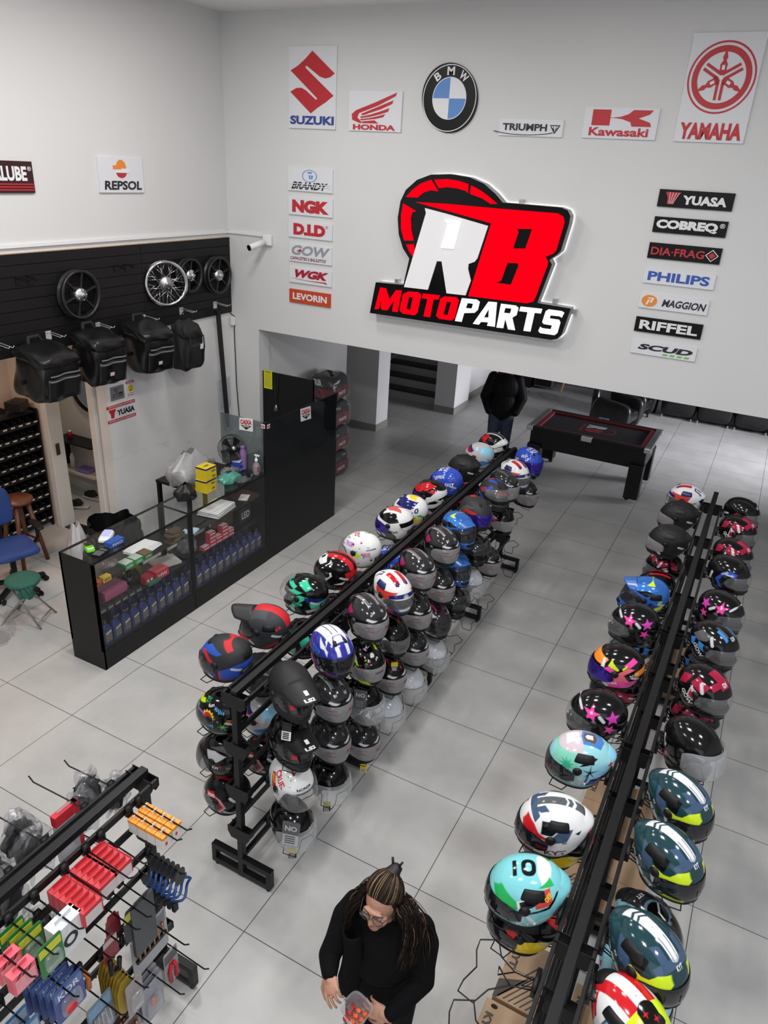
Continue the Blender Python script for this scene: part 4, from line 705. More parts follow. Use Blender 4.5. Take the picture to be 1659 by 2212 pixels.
design('blueyellow', 'cross', (.025, .12, .42), True, [(s_, [(11, 9), (2, 6), (-8, 9), (0, 12)], (.04, .2, .6)), (s_, [(8, 6), (0, 4), (-7, 6), (0, 8)], K_), (s_, [(10, 3), (3, 3), (0, -2), (7, -3)], GY_), (s_, [(1, 11), (-3, 13.4), (-5, 11)], NY_), (s_, [(-4, 4), (-10, 5), (-9, 3)], NY_), (s_, [(-6, -5), (-14, -1), (-12, -6), (-7, -8)], NY_), (s_, [(3, -4), (-4, 0), (-9, -3), (-3, -8)], NV_)], [('B', 'GB', -10, 1, 3, 1.6, 0, NY_)], 'smoke', pl=.09, peak=mat('peak_blue', (.025, .12, .42), .25))
design('threered', base=(.026, .026, .028), gloss=False, shapes=[('t', [(-2, 0), (-6, 3.4), (-10, 0)], R_), (s_, [(10, 4), (6, 5), (-3, 5), (-5, -8), (-2.4, -8), (-1, 2.6), (9, 2)], R_), (s_, [(7, 8), (-2, 8), (-9, 2), (-6, -2), (-2, 4)], (.07, .07, .075)), (s_, [(9, -10), (5, -11), (6, -13), (11, -13)], R_)], texts=[('R', 'RACE', -4.4, -6.4, 6, 1.6, -45, LG_)], visor='purple')
design('flipup', base=(.012, .012, .013), gloss=True, visor='smoke', visor_up=34, stick=((-10, -4, 4, 1.6, 40),))
design('ls2up', base=(.022, .022, .024), gloss=False, spoiler=1, shapes=[('t', [(-3, 0), (-7, 2.6), (-9, 0)], R_), ('t', [(1, 1.5), (5, 3.6), (-4, 6), (-8, 3.4)], B_), (s_, [(3, 6), (-3, 8), (-11, 4), (-6, 2)], (.35, .03, .05)), (s_, [(5, 9), (2, 10.6), (-3, 6), (0, 5)], B_), (s_, [(-2, -2), (-14, 2), (-14, -6), (-3, -8)], B_)], visor='clear', visor_up=30, vtext=[('IIIII', (-20, 22, 40, 9)), ('II', (25, 24, 20, 10))])
design('redblack', base=K_, shapes=[(s_, [(8, 4), (-2, 7), (-6, 2), (3, 0)], R_), (s_, [(5, 3), (0, 5), (-2, 3), (3, 2)], (.5, .3, .32)), (s_, [(2, -4), (-10, 0), (-11, -6), (0, -9)], R_)], texts=[('R', '3000', 3.6, 5, 5, 1.8, -10, W_)], visor='milk')
# right rack
design('pinkflower', base=K_, shapes=[(s_, star(3.5, 6, 2, 4.8, 5, .4), PK_), (s_, star(3.5, 6.6, .5, 1.2, 4, .4), (.85, .6, .75)), (s_, star(-8, 5.5, 1.8, 4, 5, .1), (.6, .05, .4)), (s_, star(-7.5, -1.5, 1.5, 3.4, 5, .7), PK_), (s_, [(16, 3), (8, 6), (-1, -3), (-4, -13), (16, -13)], (.013, .013, .014))], visor='clear', vents=0, vtm=C_WHT, vtext=[('7', (34, 0, 4, 6)), ('II', (20, -2, 6, 5))], stick=((-2.4, 4.4, 3.4, 1.8, 40), (9.6, 7.4, 2, 1.5, 50)), pivot=mat('pivot_black', (.014, .014, .015), .3))
design('pinktech', base=K_, shapes=[(s_, [(15, 4), (11, 9), (6, 8), (9, 4)], OR_), (s_, [(10, 3), (9, 8), (7.6, 8), (8, 3)], W_), (s_, [(9, 2), (5, 5), (0, 2), (1, -2), (6, -3)], PK_), (s_, [(6, 5), (4, 9), (3, 7), (-1, 4), (0, 3)], NY_), (s_, [(2, 0), (-6, 6), (-10, 5), (-4, 1), (-8, -4), (1, -5)], (.8, .15, .2)), (s_, [(-3, 7), (-8, 11), (-11, 9), (-7, 6)], PK_), (s_, [(-2.4, 5), (-5, 7.4), (-5.4, 6), (-3, 4)], NY_), (s_, [(6, -5), (-12, -3), (-15, -7), (-10, -9), (4, -10)], PK_), (s_, [(-10, 3), (-16, 6), (-16, 1), (-11, -1)], OR_)], texts=[('B', 'RaceTech', 3.4, -6, 9, 2.6, 8, W_), ('B', 'RACE', -10, 1.4, 5, 1.4, 20, W_)], visor='purple')
design('palm', 'sport', (.3, .62, .66), True, [('t', [(13, 0), (9, 8), (0, 9), (-1, 0)], (.6, .5, .55)), ('t', [(8, 0), (8, 3.6), (2, 3.6), (2, 0)], (.72, .72, .74)), (s_, [(14, 2), (12, 8), (3, 9), (1, 2), (6, 1)], (.22, .6, .45)), ('t', [(1, 0), (0, 5), (-9, 5.4), (-11, 0)], (.06, .2, .5)), ('t', [(0, 0), (-1, 3), (-6, 3.6), (-7, 0)], (.14, .07, .04)), ('t', [(-1, 0), (-2, 1.6), (-5, 1.6), (-5, 0)], W_), (s_, star(7, 2.8, 1.6, 4, 9), (.04, .42, .26)), (s_, [(-2, 2), (-15, 5), (-16, -3), (-4, -7)], LB_), (s_, [(-6, -4), (-16, -1), (-14, -8), (-4, -9)], NV_), (s_, star(-5, .8, .7, 5, 5, .3), K_), (s_, [(-5, 1), (-4.2, 1), (-3, -7), (-4, -7)], K_), (s_, [(1, 3.4), (-5, 9), (-8, 8), (-4, 5)], K_), (s_, star(-15, 4, .8, 1.8, 4), R_), (s_, [(12, -6), (4, -8), (6, -13), (15, -12)], (.3, .5, .5))], [('B', 'KYT', -1, -8, 8, 2.8, 10, W_)], 'smoke', cv=0, spom=mat('spoiler_sky', (.28, .6, .8), .2), stick=((-.6, -3.6, 3, 2, 70),), vtext=[('I', (24, -15, 26, 13))], vtm=mat('visor_maroon', (.2, .012, .03), .3))
KY = dict(vtm=mat('visor_maroon', (.2, .012, .03), .3), vtext=[('I', (-14, 2, 34, 17))])
design('kytwhite', 'sport', (.74, .74, .74), True, [('t', [(11, 0), (10, 2), (-4, 2.4), (-5, 0)], (.09, .1, .11)), ('t', [(-6, 0), (-5, 2.4), (-7, 2.4), (-8, 0)], (.09, .1, .11)), ('t', [(-9.4, 0), (-8.4, 2.6), (-17, 2.6), (-17, 0)], (.09, .1, .11)), ('t', [(11, 3.2), (9, 6), (3, 6), (5, 3)], CB_), (s_, [(12, 9.4), (9, 11), (7, 9), (9, 6)], CB_), (s_, [(6, 8), (1, 9), (-3, 8), (1, 3), (6, 2.6)], K_), (s_, [(-2, 6), (-8, 7), (-6, 1), (0, -1), (2, 1)], CB_), (s_, [(14, 3.4), (12, 7), (9, 5.4), (7, 2.6), (1, .6), (0, -3), (3, -3), (4, 0), (14, 1)], R_), (s_, [(-9, 5), (-12, 6), (-11, 4)], K_), (s_, [(14, -6), (8, -7), (7, -13), (15, -13)], R_)], [('B', 'KYT', -2, -7.4, 10, 3.4, 10, (.07, .07, .08)), ('L', 'S2', -5, .2, 2, 1, 10, K_)], 'dark', cv=0, spom=mat('spoiler_white', (.74, .74, .74), .2), stick=((1, -4.6, 3, 2.2, 80),), vtext=[('I', (16, -15, 30, 13))], vtm=KY['vtm'])
design('kytred', 'sport', K_, True, [('t', [(6, 2.4), (-18, 2.8), (-18, 7), (4, 7)], R_), (s_, [(4, -1), (-8, 1), (-16, -2), (-10, -8), (2, -10)], YE_), (s_, [(8, 3), (4, 4), (0, 1), (6, -1)], R_)], [], 'dark', spom=mat('spoiler_red', (.55, .012, .018), .2))
design('teal', 'sport', TE_, True, [('u', rrect(-2.4, -2.6, 3.6, 5, 2.6), K_), ('u', rrect(-.6, -.8, 1.8, 3.2, 1.1), TE_), ('u', [(5.4, -2.4), (7, -2.4), (7, 4.6), (5.4, 4.6)], K_), ('t', [(-3, 0), (-3, 4), (-5, 8), (-8, 8), (-9, 0)], W_), (s_, [(-1, 8.6), (-8, 10), (-10, 4), (-3, 2)], (.55, .06, .05)), (s_, [(-3, 10), (-8, 12), (-10, 10)], G_), (s_, [(14, 4), (11, 7), (5, 4), (2, 1), (6, 0), (13, 1)], G_), (s_, [(5, 4), (0, 7), (-1, 2), (0, .4), (4, .4)], W_), (s_, [(4, 4), (-2, 7.4), (-6, 7), (-1, 2.4), (3, 1.6)], K_), (s_, [(7, -.2), (0, -.2), (-8, 3), (-11, 8), (-12, 8), (-9, 2), (0, -1.4), (7, -1)], K_), (s_, [(1, -2), (-1, -2), (-5, -7), (-3, -8)], W_)], [('B', 'KYT', -1, -8, 9, 2.8, 10, W_), ('B', 'LEOPARD', -12.4, -1, 5, 1.2, 60, K_), ('B', 'DEF', -7.6, 7, 3, 2, 50, YE_), ('L', 'LEOPARD', 8, -9.6, 5, 1.2, -8, K_)], 'dark', cv=0, spom=mat('spoiler_teal', TE_, .2), stick=((2, -5, 3, 2.2, 75),), vtext=[('I', (16, -15, 30, 13))], vtm=KY['vtm'])
design('kytgreen', 'sport', DT_, True, [('t', [(11, 0), (10, 2), (-6, 2.6), (-7.4, 0)], W_), ('t', [(2, 1.2), (10, .9), (10, 1.2), (2, 1.6)], CB_), ('t', [(-8.4, 0), (-7, 2.7), (-8.4, 2.7), (-9.8, 0)], W_), ('t', [(-11, 0), (-9.6, 2.7), (-18, 2.7), (-18, 0)], W_), ('t', [(10, 3.4), (9, 6.4), (2, 6.6), (4, 3.6)], CB_), (s_, [(12, 8), (9, 10), (7, 6.6), (10, 4.6)], CB_), (s_, [(-3, 8), (-9, 8.4), (-6, 1), (0, -1), (0, 1.6)], CB_), (s_, [(5, 8.4), (-1, 9.6), (-3, 6.4), (1, 3), (5, 2.6)], K_), (s_, [(14, 3), (12, 6.4), (9.4, 5.4), (7.6, 2.8), (5, 2.2), (0, 3.2), (-1, 0), (2, -1), (7, 1), (14, 1)], NY_), (s_, [(13, -6), (6, -8), (2, -12), (14, -13)], NY_), (s_, [(7, -8.4), (4, -10), (2.6, -11.5), (6, -10.6)], DT_)]+[(s_, [(-4-3*i, -6+2.2*i), (-6-3*i, -4+2.2*i), (-7.4-3*i, -6+2.2*i), (-5-3*i, -8+2.2*i)], LG_) for i in range(4)]+[(s_, [(2, -8), (-2, -6.6), (-4, -9), (0, -11)], LG_)], [('R', 'KYT', -1.6, -8.6, 7, 2.2, -34, LG_), ('R', 'S2', -7, .6, 2.2, 1, -40, W_), ('F', 'KYT', 0, 7.4, 3, 1.6, 0, W_)], 'dark', cv=0, spom=mat('spoiler_dark_teal', DT_, .2), stick=((1.4, -3.6, 3.4, 2.2, -72),), vtext=[('I', (8, -15, 30, 13))], vtm=KY['vtm'])
design('watch', 'sport', (.02, .02, .022), True, [('t', circ(2, 0, 6.4, 20), (.12, .2, .28)), ('t', circ(2, 0, 5, 20), K_), (y_, (0, .4, 2, 6, 6), W_), ('u', [(2, 0), (2.6, .4), (-1, 4), (-1.6, 3.6)], LG_), (y_, (6, 14, -18, -4, 0), (.25, .5, .52)), (s_, [(-9, 6), (-15, 8), (-15, 2), (-9, 0)], (.25, .5, .52)), (s_, star(-12, 5, .6, 1.4, 4), R_)], [('T', 'KYT', -8, 0, 4, 2, 0, W_)], 'clear')
design('skyback', 'sport', (.25, .5, .56), True, [(s_, [(-10, 5), (-17, 8), (-17, 0), (-10, -1)], LB_), (s_, star(-14, 5, .6, 1.4, 4), R_), (s_, [(2, -3), (-14, -1), (-12, -7), (0, -9)], NV_)], [], 'dark', spom=mat('spoiler_sky', (.28, .6, .8), .2))
design('fast', 'sport', (.74, .74, .74), True, [(y_, (2.6, 7, -18, 2, 3), R_), (y_, (0, 2.6, -18, -2, 3), W_), ('u', circ(5.5, 0, 5, 20), K_), (y_, (4, 13, 2, 18, -2), NY_), (s_, [(-12, 8), (-8, 2), (-10, -8), (-15, -4)], R_), ('u', star(7, 1.6, .5, 1.4, 4), R_), ('u', star(4.4, -1.6, .5, 1.4, 4), R_), (s_, [(4, 5), (-4, 6), (-6, -2), (3, -3)], (.03, .03, .04)), (s_, [(3.4, 4.4), (-3.4, 5.2), (-5.2, -1.4), (2.4, -2.4)], (.1, .35, .65)), (s_, [(16, 6), (6, 6), (3, -3), (8, -13), (16, -13)], NY_)], [('R', '95', -1, 1.6, 6, 4, -20, W_)], 'dark', stick=((-13, 4, 3, 1.8, 70),))
design('gowblk', base=K_, shapes=[(s_, [(4, 0), (-1, 3), (-4, 0), (2, -5)], R_)], texts=[('B', 'GOW', -1, -2.6, 7, 2.6, -10, W_), ('F', 'GOW', 0, 8, 4, 2, 0, W_)], visor='clear')
GOW = [(s_, [(7, 8), (-2, 10.6), (-4, 6), (4, 3)], CR_), (s_, [(11, 9), (8, 11), (6, 9), (9, 6)], CR_), (s_, [(-5, 10), (-11, 8), (-12, 2), (-7, 4)], CR_), (y_, (0, 3.6, 1, 12, 5), CR_), (s_, [(1, 3), (-3, 4.6), (-4, -2), (0, -4)], W_), (s_, [(.6, 2.6), (-2.6, 4), (-3.4, -1.6), (0, -3.4)], CR_), (s_, [(14, 3), (4, 2), (1, -8), (3, -13), (15, -13)], (.013, .013, .014))]
design('gowred', shapes=GOW, texts=[('R', 'GOW', -4, -3.6, 10, 3.2, -42, W_), ('L', 'GOW', -4, -3.6, 9, 3, 8, W_), ('R', '786', -2, 3.6, 4, 1.6, -60, W_), ('L', '786', -3, 2, 4, 1.8, 8, W_), ('F', 'GOW', 0, 9, 4, 2, 0, W_)], visor='clear', vents=0, stick=((3, 6, 5, 1.8, -60),))
design('gowblue', shapes=[(s_, [(2, 9), (-6, 10), (-11, 5), (-6, 3), (0, 5)], GY_), (s_, [(-8, 4), (-12, 2), (-11, -3), (-8, -2)], (.05, .25, .65)), (y_, (4, 6, 2, 10, 5), (.05, .25, .65)), (y_, (2.4, 4, 0, 9, 6), GY_), (s_, [(0, 2), (-5, 3), (-5, -1), (0, -3)], (.05, .25, .65)), (s_, [(14, 3), (4, 2), (1, -8), (3, -13), (15, -13)], (.013, .013, .014))], texts=[('R', 'GOW', -4, -3.6, 10, 3.2, -42, W_), ('L', 'GOW', -4, -3.6, 9, 3, 8, W_), ('F', 'GOW', 0, 9, 4, 2, 0, W_)], visor='clear', vents=0, stick=((3, 6, 5, 1.8, -60),))
design('mondoblue', shapes=[(s_, [(4, 6), (-2, 3), (-6, -3), (-1, -9), (1, -9), (-3, -3), (0, 1), (5, 4)], B_), (s_, [(9, 5), (3, 7), (2, 4), (8, 1)], B_), (s_, [(3, 4.6), (-1, 2), (-2.4, 3), (2, 6)], (.3, .35, .7))], texts=[('B', 'mondo', 4, 3.6, 6, 2, 0, W_)], visor='clear', stick=((-10, -2, 6, 1.8, 80),))
design('pinkblk', shapes=[(s_, [(6, 8), (-3, 12), (-9, 8), (-4, 8)], PK_), (y_, (4, 6, -10, 9, 4), PK_)], texts=[('R', '72', 1, 9, 4, 3, -20, W_)], visor='clear', vents=0)
design('fastred', shapes=[(s_, [(9, 5), (-12, 2), (-12, -5), (8, -4)], CR_), (s_, [(9, 5), (-2, 6), (2, 2)], K_)], texts=[('B', 'FAST', 0, -1, 9, 3.4, 6, W_)], visor='dark')
# ================================================================ HELMET RACKS
LV = (1.47, 1.107, .765, .417)
def rack(name, label, X, y0, n, pitch=1.2165, over=.02):
    t = thing(name, label, 'rack', (X, y0, 0)); L = n*pitch
    MB().bb((-.022, -.02, 1.485), (.022, L+over, 1.525)).build('top_rail', BLK, t, bevel=.003)
    MB().bb((-.014, 0, .165), (.014, L, .195)).build('stretcher', BLK, t, bevel=.002)
    for k in range(n+1):
        y = k*pitch
        MB().bb((-.02, y-.02, .02), (.02, y+.02, 1.5)).build('post', BLK, t, bevel=.003)
        m = MB(); h = .235
        m.bb((-h, y-.022, .03), (h, y+.022, .065)); m.bb((-h, y-.022, .15), (h, y+.022, .185)); m.bb((-h, y-.022, .065), (-h+.035, y+.022, .15)); m.bb((h-.035, y-.022, .065), (h, y+.022, .15))
        f = m.build('foot', BLK, t, bevel=.003)
        for s in (-1, 1): MB().cyl((s*(h-.03), y, 0), (s*(h-.03), y, .032), .014, 10).build('levelling_foot', RUB, f)
        for z in LV:
            m = MB()
            for yy in (-.024, .021):
                m.poly([[(-.085, -.02), (-.06, -.065), (.06, -.065), (.085, -.02), (.085, .03), (-.085, .03)]], lambda a, b: Vector((a, y+yy, z+b)), .003, (0, -1, 0))
            m.build('bracket', BLK, t)
    for z in LV:
        for s in (-1, 1): MB().bb((s*.075-.008, -.02, z-.018), (s*.075+.008, L+.02, z+.022)).build('rail', BLK, t, bevel=.002)
    return t
def holder_mesh():
    m = MB(); r = .0032
    # clamp on the rail, two bracing zigzags, star-shaped carrying loop
    m.bb((.002, -.045, -.03), (.02, .045, .028))
    z = lambda x: -.02-.27*x
    P = [(.02, -.02), (.1, -.03), (.17, -.075), (.205, -.145), (.275, -.12), (.272, -.07), (.245, 0), (.272, .07), (.275, .12), (.205, .145), (.17, .075), (.1, .03), (.02, .02)]
    m.tube([(x, y, z(x)) for x, y in P], r, 6)
    m.tube([(.02, -.04, .02), (.06, -.02, -.03), (.02, 0, .02), (.06, .02, -.03), (.02, .04, .02)], r, 6)
    m.tube([(.1, .03, z(.1)), (.12, .03, z(.12)+.03), (.16, -.01, z(.16)+.03), (.16, -.01, z(.16)-.02), (.1, -.03, z(.1))], r, 6)
    me = bpy.data.meshes.new('helmet_holder'); me.from_pydata(m.v, [], m.f); me.polygons.foreach_set('use_smooth', [True]*len(m.f)); me.materials.append(BLK); return me
HM = holder_mesh()
def holder(rk, y, side, lev):
    o = bpy.data.objects.new('helmet_holder', HM); COL.objects.link(o); o.parent = rk; o.location = (side*.083, y-rk.location.y, LV[lev]); o.rotation_euler = (0, 0, 0 if side > 0 else math.pi)
RA = rack('helmet_rack', 'long black double-sided helmet rack beside the glass counter', -2.185, 2.61, 4)
RB = rack('helmet_rack', 'long black double-sided helmet rack at right of the aisle', -.092, .845, 5, 1.265, .3)
HZ = (.045, .045, .045, .045)
rnd = random.Random(3)
def put(rk, side, y, lev, key, yaw, label, dx=.255, dz=.05, pitch=0, res=(200, 112), hold=True):
    base = 0 if side > 0 else 180
    helmet(key, (rk.location.x+side*dx, y, LV[lev]+dz), base+yaw, label, res, pitch)
    if hold: holder(rk, y, side, lev)
# left rack, aisle by the counter (facing the counter)
for y, k, yaw, lb in ((2.84, 'bluered', 12, 'matte black, blue and red full-face helmet at left rack corner, top row'), (3.24, 'crossred', 14, 'black and red motocross helmet with peak, top row facing counter'), (3.71, 'mint', 8, 'black and mint green helmet with raised clear visor, top row'),
    (4.11, 'fourteen', 6, 'glossy black, red and white helmet numbered 14'), (4.5, 'whitedoodle', 4, 'white open-face helmet covered in doodles, next to numbered 14 helmet'), (5.07, 'racetech', 6, 'white, black and pink-topped helmet with purple visor, facing counter'), (5.37, 'brasil', 0, 'white and blue helmet numbered 10 with green and yellow stripe'),
    (5.79, 'redtech', 4, 'black, red and white helmet with purple visor before blue doodle helmet'), (6.17, 'bluedoodle', 0, 'bright blue doodle helmet reading FAST, facing counter'), (6.6, 'matte', 4, 'plain matte black helmet at far half of left rack, top row'), (7.04, 'bmwish', 0, 'silver helmet with blue, navy and red panels near far end'), (7.44, 'gptechblk', -4, 'black, red and white helmet at far end of left rack')):
    put(RA, -1, y, 0, k, yaw, lb)
for y, lev, k, lb in ((2.78, 1, 'flow', 'black helmet with sun and palm cartoons at left rack corner'), (2.78, 2, 'kw', 'black open-face helmet with silver flash at left rack corner'), (2.79, 3, 'mondo', 'black and red helmet reading 3000, bottom row at rack corner'),
    (3.2, 1, 'greyls', 'dark grey helmet under the peaked motocross helmet'), (3.2, 2, 'bmwish', 'white, blue and red helmet seen through the near rack frame'), (3.2, 3, 'mondo', 'black and red 3000 helmet seen through near rack frame'), (3.69, 1, 'minttwo', 'black helmet with mint streaks under the raised-visor helmet'),
    (4.1, 1, 'pinkblk', 'black and pink helmet behind the rails under numbered 14 helmet'), (4.5, 1, 'mixsdark', 'dark helmet under the white doodle helmet'), (5.05, 1, 'bluedoodle', 'blue doodle helmet on second row under the pink-topped helmet'), (5.4, 1, 'redblack', 'black and red helmet under the helmet numbered 10'), (5.8, 1, 'fastred', 'dark red helmet under the black and white purple-visor helmet'), (6.2, 1, 'tratra', 'multicoloured doodle helmet under the blue FAST helmet'), (6.6, 1, 'redblack', 'black and red helmet under the plain matte black one'), (7.03, 1, 'gptech', 'white and red helmet under the silver and blue helmet')):
    put(RA, -1, y, lev, k, 8, lb)
# left rack, aisle in the middle of the hall
AY = (2.80, 3.24, 3.69, 4.07, 4.46, 4.92, 5.27, 5.67, 6.15, 6.42, 6.75, 7.2)
TOP = (('mattepeak', 'large matte black peaked adventure helmet at near rack end'), ('bluewhite', 'blue and white feather-pattern helmet with dark visor'), ('mixs', 'carbon-look helmet with pink flash between blue-white and red-white helmets'), ('gptech', 'white, red and navy helmet between two carbon-look helmets'), ('mixs', 'carbon-look helmet with pink flash right behind the red-white helmet'), ('mixs', 'carbon-look helmet with pink flash in front of blue peaked helmet'),
       ('blueyellow', 'glossy blue peaked helmet with yellow flash, top row of left rack'), ('threered', 'matte black and red helmet with purple visor'), ('ls2up', 'matte black and blue helmet with visor flipped up'), ('mixsdark', 'dark carbon-look helmet behind the flipped-visor helmet, top row'), ('gptech', 'white, red and navy helmet at far end of left rack'), ('bluedoodle', 'blue RIDE FAST helmet at far end of left rack'))
for y, (k, lb) in zip(AY, TOP): put(RA, 1, y, 0, k, -26 if k != 'mattepeak' else -32, lb, pitch=2)
LOW = {1: ('glosspeak', 'mixs', 'tratra', 'thousand', 'mixsdark', 'mixsdark', 'blueyellow', 'flipup', None, 'redblack', None, 'mixsdark'),
       2: ('cruel', 'mixsdark', 'jet', 'mixswhite', 'mixsdark', 'redwhite', 'flipup', 'pearl', 'mixsdark'), 3: ('jet', 'jet', 'mixsdark', 'pearl', 'pearl', 'pearl')}
LBL = {1: ('glossy black peaked helmet with paper tag, below the matte one', 'carbon-look helmet below the blue and white helmet', 'black and neon yellow doodle helmet with filmed visor', 'black and white helmet with red 1000 lettering', 'dark carbon helmet below first pink-flash helmet behind red-white', 'dark carbon helmet under the carbon helmet beside blue peaked one', 'blue peaked helmet on second row', 'black helmet with flipped smoked visor on second row', '', 'black and red helmet with hazy visor under the far carbon helmet', '', 'dark helmet with filmed visor under the blue RIDE FAST helmet'),
       2: ('white open-face helmet with CRUEL and arrow doodles', 'dark carbon helmet on third row next to the peaked pair', 'black open-face helmet with dark bagged leaflet, third row', 'black, white and red helmet with filmed visor, third row', 'dark carbon helmet on third row above second pearl helmet', 'black, grey and pink helmet on third row', 'small black helmet with flipped visor, third row', 'pearl white open-face helmet nearest the far end', 'dark carbon helmet on third row near the far rack foot'),
       3: ('black open-face helmet with bagged leaflet, bottom row nearest camera', 'black open-face helmet on bottom row beside yellow tag', 'dark carbon helmet on bottom row, third column', 'pearl white open-face helmet on bottom row, nearest camera', 'pearl white open-face helmet on bottom row, second of its kind', 'pearl white open-face helmet on bottom row, third of its kind')}
for lev in (1, 2, 3):
    for y, k, lb in zip(AY, LOW[lev], LBL[lev]):
        if k: put(RA, 1, y, lev, k, -26+rnd.uniform(-4, 4), lb, pitch=2)
for y, lev in ((5.3, 3), (5.72, 3), (6.15, 1), (6.15, 3), (6.45, 2), (6.78, 1), (6.78, 2), (5.05, 3), (6.9, 3)): holder(RA, y, 1, lev)
# right rack, left flank
HI = (290, 162)
for y, lev, k, yaw, lb, r in ((2.24, 0, 'teal', 22, 'turquoise helmet numbered 10 with green, white and red flash', HI), (2.64, 0, 'kytwhite', 18, 'white helmet with red brow and black side panels', HI), (3.13, 0, 'palm', 16, 'pastel helmet with black palm tree on its flank', HI), (3.53, 0, 'pinkflower', 10, 'black helmet with pink flowers beside the palm helmet', HI), (4.05, 0, 'pinktech', 12, 'black, pink and orange helmet with purple visor', HI),
    (4.61, 0, 'pinkflower', 8, 'black helmet with pink flowers in front of blue-yellow helmet', HI), (5.04, 0, 'blueyellow', 10, 'blue and yellow peaked helmet on right rack', HI), (6.08, 0, 'matte', 6, 'matte black helmet with clear visor, nearer of the pair', (200, 112)), (6.67, 0, 'matte', 4, 'matte black helmet with clear visor, farther of the pair', (200, 112)), (7.14, 0, 'gptech', 0, 'white and red helmet at far end of right rack', (200, 112)),
    (2.38, 1, 'kytred', 14, 'red, black and yellow helmet behind the turquoise helmet', HI), (2.9, 1, 'kytred', 14, 'red, black and yellow helmet behind the white helmet', HI), (4.35, 1, 'fastred', 10, 'dark red FAST helmet below the pink and orange helmet', (200, 112)), (4.95, 1, 'gowblue', 6, 'black and blue helmet behind the pink flower helmet', (200, 112)), (5.5, 1, 'gowblk', 8, 'black helmet hidden behind the blue and yellow helmet', (200, 112)), (5.9, 1, 'mondo', 8, 'black and red helmet behind the blue-yellow helmet', (200, 112)), (6.3, 1, 'gowred', 6, 'black and crimson helmet below the nearer matte black one', (200, 112))):
    put(RB, -1, y, lev, k, yaw, lb, res=r, dz=.05)
for y, lev in ((1.62, 0), (1.9, 0), (3.75, 1), (4.75, 1), (3.9, 1)): holder(RB, y, -1, lev)
# right rack, right flank
for y, lev, k, yaw, lb, r in ((2.2, 0, 'kytgreen', -28, 'dark teal and neon yellow helmet nearest camera', HI), (2.71, 0, 'kytgreen', -28, 'dark teal and neon yellow helmet, middle of the three', HI), (3.08, 0, 'kytgreen', -28, 'dark teal and neon yellow helmet, farthest of the three', HI), (3.55, 0, 'jet', -30, 'glossy black open-face helmet next to farthest teal-yellow helmet', HI), (4.1, 0, 'gowred', -26, 'black and crimson helmet with clear visor, nearest of the crimson ones', HI), (4.65, 0, 'gowblue', -26, 'black, grey and blue helmet with clear visor', HI), (5.12, 0, 'pinkflower', -22, 'black helmet with pink flowers on the far flank of right rack', HI),
    (6.1, 0, 'gowred', -20, 'black and crimson helmet in front of another at rack far end', (200, 112)), (6.63, 0, 'gowred', -18, 'black and crimson helmet behind its twin at rack far end', (200, 112)), (7.09, 0, 'gowblk', -16, 'plain glossy black helmet with red mark at rack far end', (200, 112)),
    (2.62, 1, 'watch', -28, 'black helmet painted with a watch dial', HI), (2.3, 1, 'skyback', -28, 'pale blue helmet half hidden behind the nearest teal-yellow helmet', HI), (1.98, 0, 'fast', -30, 'white, red and neon yellow helmet at bottom edge of view', HI), (4.28, 1, 'gowred', -24, 'black and crimson helmet under the nearest crimson helmet', (200, 112)), (3.95, 1, 'pinkflower', -24, 'black helmet with pink flowers, low behind glossy open-face helmet', (200, 112)), (4.95, 1, 'gowblue', -22, 'black and blue helmet under the grey and blue one', (200, 112)), (5.55, 1, 'pinkblk', -20, 'black and hot pink helmet behind the flowered helmet', (200, 112)), (5.75, 0, 'mondoblue', -18, 'black helmet with bright blue zigzag behind flowered helmets', (200, 112))):
    put(RB, 1, y, lev, k, yaw, lb, dx=.262, res=r, dz=.05 if k != 'fast' else -.06)
for y, lev in ((1.75, 1), (3.3, 1), (5.3, 1), (6.5, 1)): holder(RB, y, 1, lev)
# paper tags and leaflets hung on helmets
TAGB = film('leaflet_bag', (.5, .5, .52), .12, .1, .2)
def leaflet(label, u, v, Y, w, h, top, bottom, txt=None, bag=False, yaw=.3, group=None, tc=None):
    t = thing('hang_tag', label, 'tag', onY(u, v, Y), 0, group, (-.25, 0, yaw)); f = lambda a, b: Vector((a, -.004, b))
    MB().box((0, 0, h*.25), (w, .003, h*.5)).build('upper_card', top, t); MB().box((0, 0, -h*.25), (w, .003, h*.5)).build('lower_card', bottom, t); q = MB()
    if txt: text_quad(q, txt, [(-w*.4, h*.42), (w*.4, h*.42), (w*.4, h*.18), (-w*.4, h*.18)], f, (0, -1, 0), .001, .04); q.build('lettering', tc or C_WHT, t); q = MB()
    for k in range(4): q.bb((-w*.38, -.004, -h*(.08+.1*k)-.004), (w*.3, -.002, -h*(.08+.1*k)+.002))
    q.build('printed_lines', C_BLK if bottom is PAPER else C_GRY, t)
    if bag: MB().box((0, -.001, .006), (w*1.12, .012, h*1.1)).build('clear_bag', TAGB, t)
    MB().tube([(0, 0, h*.5), (.004, .03, h*.5+.05)], .0012, 4).build('string', BLKP, t)
DKC = mat('dark_card', (.012, .012, .013), .45); YLC = mat('yellow_card', (.6, .5, .02), .5)
leaflet('black and white paper tag hanging on the glossy peaked helmet', 619, 1580, 2.68, .055, .11, DKC, PAPER)
leaflet('bagged leaflet reading NO on the lowest black open-face helmet', 628, 1803, 2.62, .095, .14, DKC, PAPER, 'NO', True)
leaflet('dark bagged leaflet on the black helmet in the third column', 778, 1512, 3.55, .08, .12, DKC, DKC, 'NO', True)
